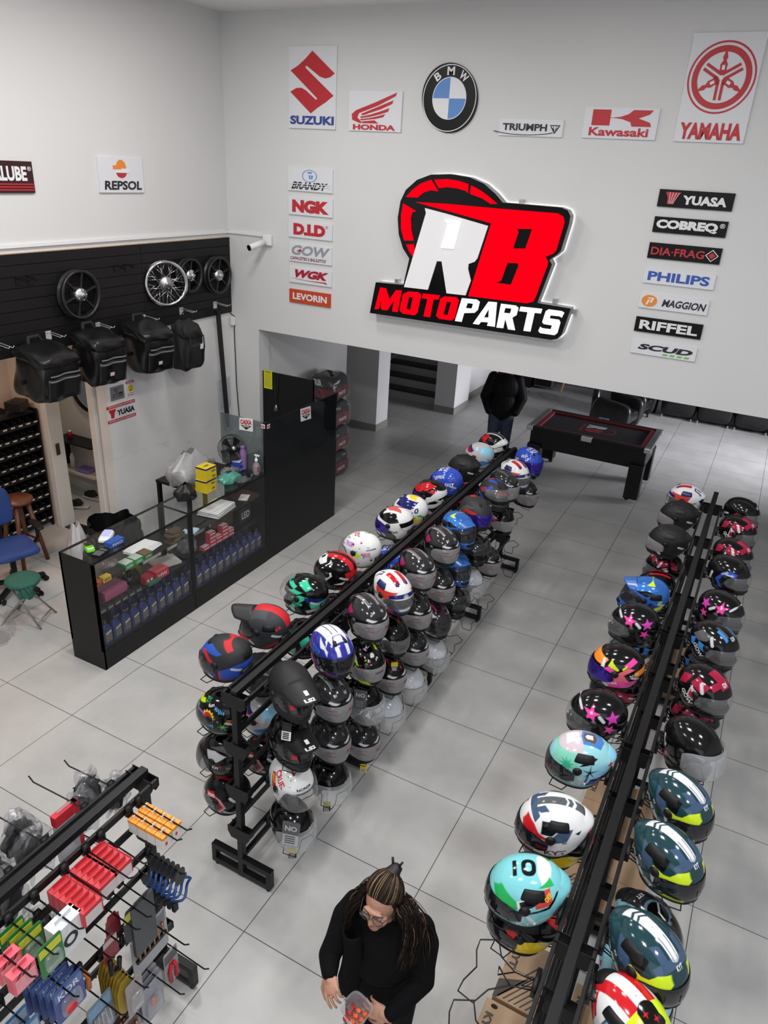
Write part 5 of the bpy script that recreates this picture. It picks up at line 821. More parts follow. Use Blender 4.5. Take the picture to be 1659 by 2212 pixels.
for lb, u, v, Y in (('yellow tag below the nearest black open-face helmet', 632, 1843, 2.74), ('yellow tag below the second black open-face helmet', 706, 1742, 3.14), ('yellow tag on the wire in the third column of the rack', 785, 1660, 3.58), ('yellow and black tag hanging in the fourth column', 852, 1440, 3.98), ('yellow and black tag low under the second pearl helmet', 915, 1470, 4.62)): leaflet(lb, u, v, Y, .05, .07, YLC, DKC if 'black' in lb else YLC, yaw=.6, group='yellow tags on the left rack')
CLRS = film('clear_sleeve', (.85, .87, .9), .12, .1, .2)
# ================================================================ LEFT WALL: slatted panels, wheels, delivery bags
SLAT = mat('black_slat_board', (.0075, .007, .008), .5, spec=.3); WOOD = mat('raw_board_edge', (.42, .29, .17), .6)
for y0, y1, lb in ((2.9, 6.06, 'black slatted wall panel with two black hooks and one black wheel'), (6.065, 7.54, 'black slatted wall panel next to the corner holding three wheels')):
    t = thing('slatwall_panel', lb, 'wall panel', (XL, (y0+y1)/2, 2.47)); h = (y1-y0)/2; m = MB()
    m.bb((0, -h, 0), (.012, h, .9))
    for k in range(9): m.bb((.01, -h, .1*k+.006), (.024, h, .1*k+.1))
    m.build('slat_board', SLAT, t, bevel=.002); MB().bb((0, -h, .9), (.024, h, .905)).build('top_edge', WOOD, t)
def wheel(name, label, c, r, rim, spokes, hubm, yaw=0, wire=False, width=.08):
    t = thing(name, label, 'wheel', c, 0, None, (0, 0, math.radians(yaw))); M = Matrix.Rotation(math.pi/2, 3, 'Y')
    w = width/2; MB().lathe([(r*.86, -w*.6), (r*.88, -w), (r, -w), (r*.985, -w*.75), (r*.93, -w*.45), (r*.9, 0), (r*.93, w*.45), (r*.985, w*.75), (r, w), (r*.88, w), (r*.86, w*.6), (r*.85, 0), (r*.86, -w*.6)], (0, 0, 0), M, 56).build('rim', rim, t, True)
    MB().lathe([(.001, .05), (.03, .05), (.035, .042), (.075 if wire else .06, .04), (.08 if wire else .07, .0), (.07, -.05), (.001, -.05)], (0, 0, 0), M, 28).build('hub', hubm, t, True)
    m = MB()
    for k in range(5): a = 2*math.pi*k/5; m.cyl((.038, .052*math.cos(a), .052*math.sin(a)), (.048, .052*math.cos(a), .052*math.sin(a)), .006, 8)
    m.lathe([(.004, .065), (.022, .065), (.022, .04)], (0, 0, 0), M, 20); m.build('bearing_cap', CHROME if not wire else STEEL, t, True)
    if wire:
        m = MB()
        for k in range(32):
            a = 2*math.pi*k/32; b = a+(.55 if k % 4 < 2 else -.55); s = .035 if k % 2 else -.035; m.cyl((s, .072*math.cos(b), .072*math.sin(b)), (0, r*.87*math.cos(a), r*.87*math.sin(a)), .0026, 5)
        m.build('wire_spokes', CHROME, t, True)
    else:
        for k in range(spokes):
            a = 2*math.pi*k/spokes+.3; m = MB(); d = (math.cos(a), math.sin(a)); n = (-d[1], d[0])
            V = []
            for q, wd, th in ((.05, .026, .03), (r*.5, .017, .022), (r*.88, .024, .026)):
                for sx, sn in ((-1, -1), (1, -1), (1, 1), (-1, 1)): V.append((sx*th*.7+.005, d[0]*q+n[0]*wd*sn*.5, d[1]*q+n[1]*wd*sn*.5))
            F = [[0, 1, 2, 3], [11, 10, 9, 8]]+[[4*j+i, 4*j+(i+1) % 4, 4*j+4+(i+1) % 4, 4*j+4+i] for j in range(2) for i in range(4)]
            m.add(V, F).build('spoke', rim, t, bevel=.004)
    return t
BW = mat('black_wheel_paint', (.012, .012, .013), .35)
wheel('motorcycle_wheel', 'black six-spoke wheel with silver hub, left on the slatted panel', (-6.055, 5.15, 2.96), .237, BW, 6, STEEL)
wheel('motorcycle_wheel', 'chrome wire-spoked wheel on the slatted panel', (-6.03, 6.31, 2.955), .245, CHROME, 0, STEEL, -26, True, .07)
wheel('motorcycle_wheel', 'small black wheel half hidden behind the chrome one', (-6.07, 6.74, 3.0), .19, BW, 6, CHROME)
wheel('motorcycle_wheel', 'black spoked wheel nearest the room corner', (-6.06, 7.225, 2.96), .217, BW, 6, STEEL)
def wall_hook(y, z, mt, label, L=.2):
    t = thing('wall_hook', label, 'hook', (XL+.024, y, z)); MB().bb((0, -.03, -.05), (.006, .03, .03)).build('plate', mt, t)
    for s in (-1, 1): MB().tube([(.004, s*.022, .02), (L, s*.022, .0), (L+.02, s*.022, .02)], .004, 6).build('prong', mt, t, True)
for (u, v), lb in (((-8, 745), 'silver double hook cut by the left edge'), ((105, 722), 'silver double hook above the leftmost delivery bag'), ((212, 703), 'silver double hook above the second delivery bag'), ((310, 686), 'silver double hook above the third delivery bag'), ((392, 670), 'silver double hook above the small backpack'), ((465, 657), 'silver double hook holding the long black cover')):
    p = onX(u, v, XL+.03); wall_hook(p.y, p.z, mat('pale_zinc', (.55, .55, .56), .4), lb)
for (u, v), lb in (((40, 605), 'small black hook left of the black six-spoke wheel'), ((65, 603), 'small black hook just left of the six-spoke wheel'), ((252, 578), 'small black hook between black and chrome wheels'), ((275, 576), 'small black hook closest to the chrome wheel')):
    p = onX(u, v, XL+.03); wall_hook(p.y, p.z, BLK, lb, .12)
BAG = mat('black_bag_plastic', (.006, .006, .0065), .28, bump=.5, nscale=7); BAGC = mat('black_bag_cloth', (.01, .01, .011), .8, bump=.3, nscale=40); REFL = mat('reflective_strip', (.22, .22, .225), .35)
def soft_box(m, c, d, rot, taper=.9, n=9, sag=.02, seed=1):
    rg = random.Random(seed); ph = [rg.uniform(0, 6) for _ in range(6)]; M = rot.to_matrix() if rot else Matrix.Identity(3); c = Vector(c)
    def pt(x, y, z):
        k = 1-(1-taper)*(z+1)/2; b = 1+.06*(1-z*z)
        rr = (abs(x)**6+abs(y)**6+abs(z)**6)**(1/6); x, y, z = x/rr, y/rr, z/rr
        v = Vector((x*d[0]/2*k*b, y*d[1]/2*k*b, z*d[2]/2)); v += Vector((math.sin(5*y+ph[0]+3*z), math.sin(6*x+ph[1]+4*z), math.sin(5*x+4*y+ph[2])))*sag; return M @ v+c
    for ax in range(3):
        for s in (-1, 1):
            def fn(u, v, ax=ax, s=s):
                a, b = 2*u-1, 2*v-1; q = [0, 0, 0]; q[ax] = s; q[(ax+1) % 3] = a*s; q[(ax+2) % 3] = b; return pt(*q)
            m.grid(fn, n, n)
    return m
def deliverybag(label, y, z, size, yaw, tag_=True, seed=1):
    t = thing('delivery_bag', label, 'bag', (XL+.27, y, z), 0, None, (0, math.radians(9), math.radians(yaw))); w, d, h = size
    soft_box(MB(), (0, 0, 0), (d, w, h), None, .92, 12, .008, seed).build('body', BAG, t, True)
    m = MB(); soft_box(m, (0, 0, h/2-.02), (d*1.02, w*1.02, .11), Euler((0, .12, 0)), .86, 10, .006, seed+3); m.build('lid', BAG, t, True)
    m = MB(); m.grid(lambda u, v: Vector((d/2*1.03+.012*math.sin(u*9), (u-.5)*w*.8, -h*.1-.24*h*(v-.4)*2)), 14, 6); m.build('front_pocket', BAG, t, True, solid=.02)
    for k in (0, 1):
        MB().grid(lambda u, v: Vector((d/2*1.06+.014+.01*math.sin(u*9), (u-.5)*w*.74, .04+.05*k+v*.014-.02)), 14, 2).build('reflective_strip', REFL, t, True)
    if tag_: MB().box((d/2*1.08+.012, -w*.05, -h*.18), (.004, .05, .035)).build('label', mat('bag_label', (.6, .5, .52), .6), t)
    m = MB(); m.tube([(-d*.3, -w*.2, h/2), (-d*.42, -w*.12, h/2+.09), (-d*.42, w*.12, h/2+.09), (-d*.3, w*.2, h/2)], .018, 8); m.build('carry_strap', BAGC, t, True)
    m = MB(); m.box((-.02, -w/2-.02, -.03), (.03, .05, .03)); m.build('side_buckle', BLKP, t)
deliverybag('large black delivery bag hanging leftmost under the slatted panel', 4.52, 2.33, (.47, .4, .44), 4, False, 2)
deliverybag('black delivery bag with two grey stripes, second from left', 5.13, 2.36, (.42, .38, .46), 0, True, 5)
deliverybag('black delivery bag with grey stripes and label, third from left', 5.8, 2.35, (.44, .4, .46), -3, True, 9)
t = thing('backpack', 'small black backpack with white tag hanging right of the delivery bags', 'bag', (XL+.24, 6.42, 2.26), 0, None, (0, .16, -.1))
soft_box(MB(), (0, 0, 0), (.3, .36, .5), None, .72, 12, .012, 4).build('body', BAGC, t, True); soft_box(MB(), (.02, 0, .22), (.26, .3, .12), Euler((0, .3, 0)), .8, 9, .008, 6).build('top_flap', BAGC, t, True)
soft_box(MB(), (.15, 0, -.06), (.08, .27, .28), None, .9, 8, .006, 8).build('front_pocket', BAGC, t, True)
MB().box((.2, .06, .06), (.003, .045, .06)).build('price_tag', PAPER, t)
for s in (-1, 1): MB().tube([(.17, s*.1, .18), (.2, s*.1, .05), (.19, s*.1, -.12)], .008, 6).build('strap', BAGC, t, True)
MB().tube([(-.1, .02, .25), (-.08, .0, .36), (-.03, .0, .42)], .006, 6).build('hang_loop', BAGC, t, True)
t = thing('tool_cover', 'long narrow black cover hanging from a hook near the corner', 'cover', (XL+.1, 7.18, 2.54)); m = MB()
m.grid(lambda u, v: Vector((.012*math.sin(2*math.pi*u)+.03*v, (.045-.022*max(0, v-.9)*10)*math.cos(2*math.pi*u)+.07*v, -1.5*v)), 14, 16, True); m.build('sleeve', BAGC, t, True); MB().bb((-.02, -.05, -.03), (.03, .05, .02)).build('top_clip', BLKP, t)
# signs low on the scuffed wall
s = Sign('notice_sign', 'grey notice with wireless symbol below the delivery bags', (237.6, 838), (269.5, 859), mat('sign_mid_grey', (.2, .2, .205), .5), 'left', cat='notice', th=.006)
s.poly([[arc_band(.42, .55, .05*k+.03, .05*k+.055, 45, 135, 8)] for k in (1, 3, 5)]+[[circ(.42, .55, .035, 12)]], C_BLK, 'wireless_symbol'); s.text('AQUI TEM', .1, .36, .52, .46, C_BLK, .02); s.text('WiFi', .56, .34, .86, .52, C_BLK, .04); s.text('PARA OS CLIENTES', .1, .22, .86, .3, C_BLK, .01)
s = Sign('notice_sign', 'small white smile notice with yellow smiley face', (271, 825), (291, 855), SW, 'left', cat='notice', th=.006)
s.poly([[[(0, .86), (1, .86), (1, 1), (0, 1)]]], C_RED, 'red_band'); s.text('SORRIA', .12, .88, .88, .98, C_WHT, .03, lift=.005); s.poly([[circ(.5, .56, .36, 24, .22)]], mat('sign_yellow', (.8, .62, .02), .5), 'smiley'); s.poly([[circ(.38, .64, .04, 10, .04)], [circ(.62, .64, .04, 10, .04)], [arc_band(.5, .58, .14, .18, 200, 340, 10)]], C_BLK, 'face', .006)
s.text('VOCE ESTA', .15, .2, .85, .27, C_RED, .01); s.text('SENDO FILMADO', .1, .09, .9, .16, C_RED, .01)
s = Sign('notice_sign', 'white battery notice with two red bands and black capitals', (229.6, 880), (293.7, 897), SW, 'left', cat='notice', th=.006)
s.poly([[[(0, .82), (1, .82), (1, 1), (0, 1)]], [[(0, 0), (1, 0), (1, .17), (0, .17)]]], C_RED, 'red_band'); s.text('TECNOLOGIA JAPONESA', .04, .86, .96, .96, C_WHT, .02, lift=.005); s.text('BATERIA DE ALTA QUALIDADE', .04, .04, .96, .13, C_WHT, .02, lift=.005); s.text('YUASA', .34, .32, .97, .66, C_BLK, .05); s.poly([[[(.05, .76), (.32, .76), (.25, .5), (.23, .26), (.13, .26), (.12, .5)]]], C_RED)
t = thing('document_pocket', 'clear plastic pocket with white papers on the wall by the corner', 'pocket', (XL+.005, 7.34, 1.48)); MB().box((.004, 0, 0), (.004, .2, .36)).build('papers', PAPER, t); MB().box((.012, 0, -.03), (.001, .25, .42)).build('sleeve', CLRS, t)
# power timer and cable by the corner
t = thing('power_adapter', 'small white power adapter hanging on a black cable in the corner', 'adapter', onY(503, 693, YB-.03)); MB().box((0, 0, 0), (.06, .04, .11)).build('case', WHITE, t, bevel=.01)
m = MB(); m.tube([Vector(onY(u, v, YB-.02))-t.location for u, v in ((497, 676), (507, 684), (506, 712), (508, 760), (511, 830), (516, 890), (520, 930))], .006, 6); m.build('cable', BLKP, t, True)
# ================================================================ STOREROOM
t = thing('bin_rack', 'black steel rack full of small parts bins in the storeroom', 'shelf', (-7.46, 4.86, 0)); m = MB()
for y in (-.56, .54):
    for x in (-.15, .15): MB().bb((x-.012, y-.012, 0), (x+.012, y+.012, 1.5)).build('upright', BLK, t)
    MB().bb((-.15, y-.004, .03), (.15, y+.004, 1.5)).build('side_panel', BLK, t)
for k in range(10): MB().bb((-.16, -.56, .07+.155*k), (.16, .54, .08+.155*k)).build('shelf', BLK, t)
BIN = mat('bin_black_plastic', (.012, .012, .013), .35); BITS = mat('loose_metal_parts', (.16, .15, .14), .35, .6, noise=.6, nscale=60)
b = thing('parts_bin', 'small black parts bin with white label on the storeroom rack', 'bin', (0, 0, 0), 0, 'parts bins on the storeroom rack'); m = MB()
m.bb((-.14, -.046, 0), (.15, .046, .004)); m.bb((-.14, -.048, 0), (.1, -.044, .1)); m.bb((-.14, .044, 0), (.1, .048, .1)); m.bb((.1, -.048, 0), (.15, -.044, .05)); m.bb((.1, .044, 0), (.15, .048, .05)); m.bb((.147, -.048, 0), (.152, .048, .05)); m.bb((-.144, -.048, 0), (-.14, .048, .1)); m.build('tray', BIN, b)
MB().box((.1535, .01, .03), (.002, .05, .016)).build('label', PAPER, b)
rg = random.Random(8); m = MB()
for k in range(16): m.box((rg.uniform(-.1, .13), rg.uniform(-.035, .035), .012+.03*rg.random()), (rg.uniform(.01, .03), .008, .01), Euler((rg.random()*3, rg.random()*3, rg.random()*3)))
m.build('contents', BITS, b, ).__setitem__('kind', 'stuff')
for k in range(9):
    for i in range(11):
        q = b if (k, i) == (0, 0) else dup(b); q.location = (-7.46+.01, 4.36+.1*i, .08+.155*k+.001)
        
t = thing('headset', 'black headset lying on top of the parts rack', 'headset', (-7.4, 4.95, 1.5)); MB().tube([(0, -.09, .03), (0, -.07, .08), (0, 0, .11), (0, .07, .08), (0, .09, .03)], .012, 8).build('band', BLKP, t, True)
for s in (-1, 1): MB().cyl((-.02, s*.09, .035), (.02, s*.09, .035), .035, 16).build('ear_cup', BLKP, t)
t = thing('cardboard_bin', 'black box lying on top of the parts rack at its right end', 'box', (-7.42, 5.25, 1.5)); MB().box((0, 0, .05), (.2, .16, .1), Euler((0, 0, .3))).build('body', BIN, t); MB().box((.02, .02, .105), (.16, .1, .02), Euler((.2, 0, .3))).build('flap', BIN, t)
# washroom things seen through the door
t = thing('wall_shelf', 'black bracket shelf with pale lower board seen through the doorway', 'shelf', (-7.98, 6.36, .34))
MB().bb((-.05, -.24, .42), (.65, .02, .44)).build('upper_board', BLK, t); MB().bb((-.05, -.24, 0), (.65, .02, .025)).build('lower_board', CREAM, t); MB().bb((-.05, -.23, 0), (-.03, .0, .42)).build('bracket', BLK, t)
for nm, lb, x, z, col, h in (('spray_can', 'white spray can on the washroom shelf', -.1, .366, (.75, .75, .76), .2), ('soap_bottle', 'red bottle on top of the washroom shelf', -.08, .782, (.3, .01, .02), .11)):
    q = thing(nm, lb, 'bottle', (-7.75+x, 6.24, z)); MB().lathe([(.001, 0), (.03, 0), (.03, h*.8), (.02, h*.86), (.001, h*.86)], n=18).build('body', mat(nm+'_m', col, .4), q, True); MB().lathe([(.018, h*.84), (.018, h), (.001, h)], n=14).build('cap', WHITE, q, True)
t = thing('cleaning_cloth', 'folded lilac cloth on the lower washroom board', 'cloth', (-7.62, 6.24, .366)); soft_box(MB(), (0, 0, .02), (.24, .16, .045), None, .95, 8, .004, 3).build('cloth', mat('lilac_cloth', (.22, .16, .42), .8), t, True)
for x, y, a, lb in ((-7.44, 5.9, .5, 'black shoe with pale sole just inside the doorway'), (-7.5, 6.2, .1, 'black shoe farther inside the washroom')):
    t = thing('shoe', lb, 'shoe', (x, y, 0), a, 'shoes inside the doorway'); soft_box(MB(), (0, 0, .022), (.28, .1, .035), None, 1, 8, .001, 3).build('sole', mat('pale_sole', (.5, .48, .44), .7), t, True); soft_box(MB(), (-.03, 0, .07), (.2, .085, .09), Euler((0, -.25, 0)), .7, 9, .002, 4).build('upper', BAGC, t, True)
t = thing('round_mirror', 'round black-framed mirror on the washroom wall', 'mirror', (-7.5, 6.35, 1.5)); MB().lathe([(.3, -.01), (.33, -.01), (.33, .02), (.3, .02)], (0, 0, 0), Matrix.Rotation(math.pi/2, 3, 'X'), 40).build('frame', BLKP, t, True); MB().lathe([(.001, .004), (.3, .004)], (0, 0, 0), Matrix.Rotation(math.pi/2, 3, 'X'), 40).build('glass', mat('mirror', (.4, .38, .36), .05, 1), t)
# chairs behind the counter
BLU = mat('blue_upholstery', (.018, .05, .2), .75, noise=.2, nscale=120); BRW = mat('brown_wood', (.16, .055, .025), .4, noise=.3, nscale=9); GRN = mat('green_cloth', (.025, .12, .085), .8, noise=.15, nscale=60)
t = thing('office_chair', 'blue office chair on castors behind the counter at left edge', 'chair', (-6.36, 4.16, 0), -.3)
soft_box(MB(), (0, 0, .49), (.46, .46, .08), None, .95, 12, .003, 2).build('seat', BLU, t, True); soft_box(MB(), (-.27, -.05, .86), (.07, .42, .4), Euler((0, -.12, 0)), .9, 10, .003, 3).build('backrest', BLU, t, True)
MB().bar((-.24, 0, .46), (-.29, 0, .75), .05, .02).build('back_stem', BLKP, t); MB().cyl((0, 0, .1), (0, 0, .46), .03, 14).build('gas_column', BLKP, t)
for k in range(5):
    a = 2*math.pi*k/5+.4; p = Vector((math.cos(a)*.3, math.sin(a)*.3, .075)); g = MB().bar((0, 0, .12), p, .05, .035).build('base_arm', BLKP, t)
    for s in (-1, 1): q = Vector((-math.sin(a), math.cos(a), 0))*.018*s; MB().cyl(p+q+Vector((0, 0, -.045)), p+q*1.9+Vector((0, 0, -.045)), .03, 14).build('castor', BLKP, g)
for s in (-1, 1): MB().tube([(0, s*.22, .46), (.02, s*.28, .55), (.02, s*.28, .68)], .018, 8).build('arm_post', BLKP, t, True); soft_box(MB(), (.02, s*.28, .69), (.26, .07, .03), None, 1, 6, .001, 2).build('armrest', BLKP, t, True)
t = thing('wooden_stool', 'brown wooden stool behind the blue office chair', 'stool', (-6.8, 4.62, 0)); MB().lathe([(.001, .74), (.16, .74), (.17, .755), (.165, .775), (.001, .78)], n=28).build('seat', BRW, t, True)
for k in range(4): a = math.pi/4+math.pi/2*k; MB().cyl((math.cos(a)*.22, math.sin(a)*.22, 0), (math.cos(a)*.1, math.sin(a)*.1, .745), .022, 10, .026).build('leg', BRW, t, True)
for k in range(4): a, c = math.pi/4+math.pi/2*k, math.pi/4+math.pi/2*(k+1); MB().cyl((math.cos(a)*.18, math.sin(a)*.18, .25), (math.cos(c)*.18, math.sin(c)*.18, .25), .012, 8).build('rung', BRW, t, True)
t = thing('folding_stool', 'small folding stool with round green cloth seat and grey legs', 'stool', (-5.8, 3.86, 0), .4); m = MB()
m.lathe([(.001, .475), (.1, .475), (.155, .468), (.165, .45), (.15, .42), (.12, .40)], n=28); m.build('seat', GRN, t, True)
soft_box(MB(), (.08, -.1, .39), (.14, .1, .12), None, .6, 8, .012, 6).build('cloth_skirt', GRN, t, True)
LEGM = mat('grey_steel_leg', (.28, .28, .29), .4, .4)
for s in (-1, 1):
    for e in (-1, 1): MB().cyl((s*.2, e*.15, 0), (-s*.12, e*.06, .43), .01, 8).build('leg', LEGM, t, True)
    MB().cyl((s*.165, -.14, .06), (s*.165, .14, .06), .008, 8).build('crossbar', LEGM, t, True)
# bags standing behind the counter
def plastic_bag(name, label, loc, d, mt, seed, text=None, rot=None):
    t = thing(name, label, 'bag', loc); rg = random.Random(seed); ph = [rg.uniform(0, 6.28) for _ in range(8)]; m = MB()
    def fn(u, v):
        a = 2*math.pi*u; r = .86+.14*math.sin(math.pi*min(v*1.5, 1))-(.55*max(0, v-.6)/.4 if rot is None else .12*v)
        r *= 1+.12*math.sin(3*a+ph[0]+4*v)+.08*math.sin(7*a+ph[1]-5*v)+.04*math.sin(13*a+ph[2]+9*v)
        return Vector((d[0]/2*r*math.cos(a), d[1]/2*r*math.sin(a), d[2]*(v+.05*math.sin(4*a+ph[3])*v)))
    m.grid(fn, 40, 18, True); m.build('bag', mt, t, True); MB().ell((0, 0, d[2]*.06), (d[0]*.38, d[1]*.38, d[2]*.06)).build('base', mt, t, True)
    if text:
        q = MB(); text_quad(q, text, [(-.08, .2), (.08, .2), (.08, .14), (-.08, .14)], lambda x, y: Vector((d[0]/2*1.12, x, y)), (1, 0, 0)); q.build('print', RED, t)
    return t
BINB = mat('black_bin_bag', (.008, .008, .009), .3, bump=1, nscale=9)
p = fl(255, 1130, .55); plastic_bag('bin_bag', 'large black bin bag standing behind the counter', (p.x, p.y-.1, 0), (.6, .75, .62), BINB, 4, None, 1)
p = fl(192, 1150, .4); plastic_bag('shopping_bag', 'white shopping bag with red print beside the black bin bag', (p.x+.05, p.y-.2, .0), (.26, .24, .6), film('white_bag', (.75, .74, .74), .75, .3, .2), 7, 'OX')
p = fl(2, 1385, 0); plastic_bag('clear_bag', 'clear plastic bag on the floor at left edge', (p.x-.05, p.y, 0), (.3, .3, .3), POLY, 9)
# ================================================================ GLASS COUNTERS
BS = mat('black_shelf_board', (.01, .01, .011), .3)
def counter(label, y0, y1, end):
    X0, X1 = -4.955, -4.555; t = thing('display_counter', label, 'counter', (X0, y0, 0)); w, L = X1-X0, y1-y0
    MB().bb((0, .002, 0), (w, L-.002, .2)).build('base', BLKW, t); MB().bb((.0, .03, .2), (w-.02, L-.03, .215)).build('bottom_board', BS, t)
    if end: MB().bb((0, 0, 0), (w, .02, 1.09)).build('end_panel', BLKW, t)
    for x in (.01, w-.012):
        for y in (.012, L-.012): MB().bb((x-.012, y-.012, .2), (x+.012, y+.012, 1.09)).build('corner_post', BLK, t)
    for z in (.55, .83): MB().bb((.02, .025, z-.008), (w-.06, L-.025, z)).build('shelf', BS, t)
    f = MB(); f.bb((w-.012, 0, 1.085), (w+.004, L, 1.1)); f.bb((0, L-.012, 1.085), (w, L, 1.1)); f.bb((-.004, 0, 1.085), (.012, L, 1.1)); f.build('top_frame', BLK, t)
    MB().bb((w-.006, .02, .2), (w-.001, L-.02, 1.085)).build('front_glass', GLASS, t); MB().bb((.0, .0, 1.1), (w, L, 1.106)).build('top_glass', GLASS, t)
    MB().bb((.004, .02, .2), (.01, L-.02, .5)).build('back_glass', SMOKE, t)
    return t
counter('glass display counter with black end panel and oil bottles, left unit', 3.672, 4.875, True)
counter('glass display counter with red boxes and oil bottles, next to the cashier desk', 4.878, 6.11, False)
OIL = mat('navy_bottle_plastic', (.018, .026, .12), .35); OILC = mat('dark_cap', (.012, .014, .03), .4); OLB = mat('gold_label', (.12, .1, .075), .4, noise=.7, nscale=90); OLW = mat('bottle_white_print', (.5, .52, .56), .5)
b = thing('oil_bottle', None, 'bottle'); m = MB()
def obody(u, v):
    a = 2*math.pi*u; k = 1 if v < .72 else 1-.75*((v-.72)/.28)**1.3
    ca, sa = math.cos(a), math.sin(a); p = 3.2; r = (abs(ca)**p+abs(sa)**p)**(-1/p); return Vector((.034*r*ca*k, .05*r*sa*k-.008*max(0, v-.72)/.28, .21*v))
m.grid(obody, 24, 14, True); m.add([obody(i/24, 0) for i in range(24)], [list(range(24))[::-1]]); m.build('body', OIL, b, True)
MB().lathe([(.016, .2), (.018, .205), (.018, .24), (.001, .241)], (0, -.008, 0), None, 16).build('cap', OILC, b, True); MB().box((.0352, 0, .085), (.002, .07, .1)).build('label', OLB, b); MB().box((.0362, 0, .125), (.002, .06, .014), Euler((.3, 0, 0))).build('label_print', OLW, b)
n = 0
for (y0, cnt, nm) in ((3.78, 10, 'left'), (4.99, 10, 'right')):
    for row, x in ((0, -4.62), (1, -4.76)):
        for k in range(cnt):
            if row and k in (0, 1) and nm == 'left': continue
            q = b if n == 0 else dup(b); n += 1; q.location = (x, y0+.112*k, .216); q.rotation_euler = (0, 0, rnd.uniform(-.05, .05)); gl = ('front' if row == 0 else 'back')
            q['label'] = f'navy blue oil bottle in the {gl} row of the {nm} glass counter'; q['group'] = f'oil bottles, {gl} row, {nm} counter'
def carton(name, label, loc, d, col, rz=0, top=None, text=None, tcol=None, group=None, cat='box', tsz=(.7, .4), face='x'):
    t = thing(name, label, cat, loc, rz, group); MB().box((0, 0, d[2]/2), d).build('carton', mat('carton_%d_%d_%d' % tuple(int(c*255) for c in col), col, .45), t, bevel=.002)
    if top: MB().box((0, 0, d[2]+.0008), (d[0]*.9, d[1]*.9, .001)).build('top_print', mat('print_%d_%d_%d' % tuple(int(c*255) for c in top), top, .45), t)
    if text:
        q = MB(); w, h = d[1]*tsz[0]/2, d[2]*tsz[1]/2; z = d[2]/2
        text_quad(q, text, [(-w, z+h), (w, z+h), (w, z-h), (-w, z-h)], lambda x, y: Vector((d[0]/2+.001, x, y)), (1, 0, 0), .001); q.build('print', mat('ink_%d_%d_%d' % tuple(int(c*255) for c in (tcol or (.8, .8, .8))), tcol or (.8, .8, .8), .5), t)
    return t
def papers(label, loc, d, n, rz, col=(.78, .78, .78)):
    t = thing('paper_stack', label, 'papers', loc, rz); rg = random.Random(n)
    for k in range(n): MB().box((rg.uniform(-.012, .012), rg.uniform(-.012, .012), d[2]*(k+.5)/n), (d[0], d[1], d[2]/n*.8), Euler((0, 0, rg.uniform(-.08, .08)))).build('sheet_bundle', mat('paper_%d' % int(col[0]*100), col, .7), t)
XF = -4.70
carton('spark_plug_box', 'orange and black box at left end of upper shelf, left counter', (-4.63, 3.74, .83), (.05, .09, .05), (.55, .1, .02), text='A', tcol=(.02, .02, .02))
carton('spark_plug_box', 'black and orange box behind the orange one on the upper shelf', (-4.72, 3.74, .83), (.06, .1, .05), (.02, .02, .02), top=(.5, .1, .02))
carton('bearing_box', 'yellow and black box on the upper shelf, left counter', (-4.63, 3.85, .83), (.06, .09, .05), (.6, .42, .03), text='BOX', tcol=(.02, .02, .02))
carton('parts_tray', 'low black tray beside the green boxes', (-4.66, 3.99, .83), (.1, .16, .035), (.02, .02, .022), cat='tray')
plastic_bag('parts_pouch', 'small clear pouch of parts on the upper shelf', (-4.78, 4.05, .83), (.12, .16, .07), POLY, 14)
for k, (y, z) in enumerate(((4.12, .83), (4.235, .83), (4.35, .83))): carton('filter_box', ('green and white box nearest the parts tray, upper shelf', 'green and white box in the middle of the three', 'green and brown box, last of the three green boxes')[k], (-4.66, y, z), (.11, .105, .055), (.04, .3, .08) if k < 2 else (.06, .16, .06), top=(.5, .55, .5) if k < 2 else (.2, .1, .05), text='OK', tcol=(.7, .75, .7), group='green boxes on the upper shelf')
papers('white sheets on the upper shelf of the left glass counter', (-4.78, 4.45, .83), (.22, .3, .02), 3, .2)
for k in range(5): carton('brass_parts_box', f'small brown and gold box, {("lowest", "second", "third", "fourth", "top")[k]} of the pile beside the post', (-4.66+.01*(k % 2), 4.72+.03*(k % 3), .83+.024*k), (.09, .14, .023), (.09, .06, .035), text='MAX', tcol=(.5, .4, .2), group='gold boxes beside the post')
carton('pink_case', 'pink soft case on the lower shelf of the left counter', (-4.74, 3.98, .55), (.16, .26, .13), (.42, .1, .2), cat='case')
soft = thing('black_pouch', 'black shiny pouch beside the pink case', 'pouch', (-4.76, 4.24, .55)); soft_box(MB(), (0, 0, .07), (.16, .18, .14), None, .8, 10, .012, 12).build('pouch', BAG, soft, True)
carton('yellow_carton', 'dull yellow box behind the red boxes, lower shelf', (-4.82, 4.34, .55), (.1, .11, .13), (.3, .24, .03))
carton('relay_box', 'red box with white emblem on the lower shelf', (-4.66, 4.5, .55), (.12, .17, .085), (.5, .02, .05), top=(.6, .1, .1), text='HW', tcol=(.75, .7, .7)); carton('relay_box', 'small red box with white print next to the black pouch', (-4.66, 4.35, .55), (.08, .1, .08), (.45, .02, .04), text='II', tcol=(.75, .7, .7)); carton('fuse_box', 'flat dark green box under the red boxes', (-4.61, 4.38, .55), (.06, .16, .03), (.03, .12, .07))
papers('white papers at the right end of the lower shelf, left counter', (-4.78, 4.72, .55), (.2, .26, .02), 3, -.3, (.6, .6, .58))
for k in range(6): carton('switch_box', f'small black switch box on the lower shelf, {("first", "second", "third", "fourth", "fifth", "sixth")[k]} from the end panel', (-4.63, 3.76+.085*k, .55), (.07, .075, .045), (.018, .018, .02), text='SW', tcol=(.45, .45, .45), group='black boxes on the lower shelf')
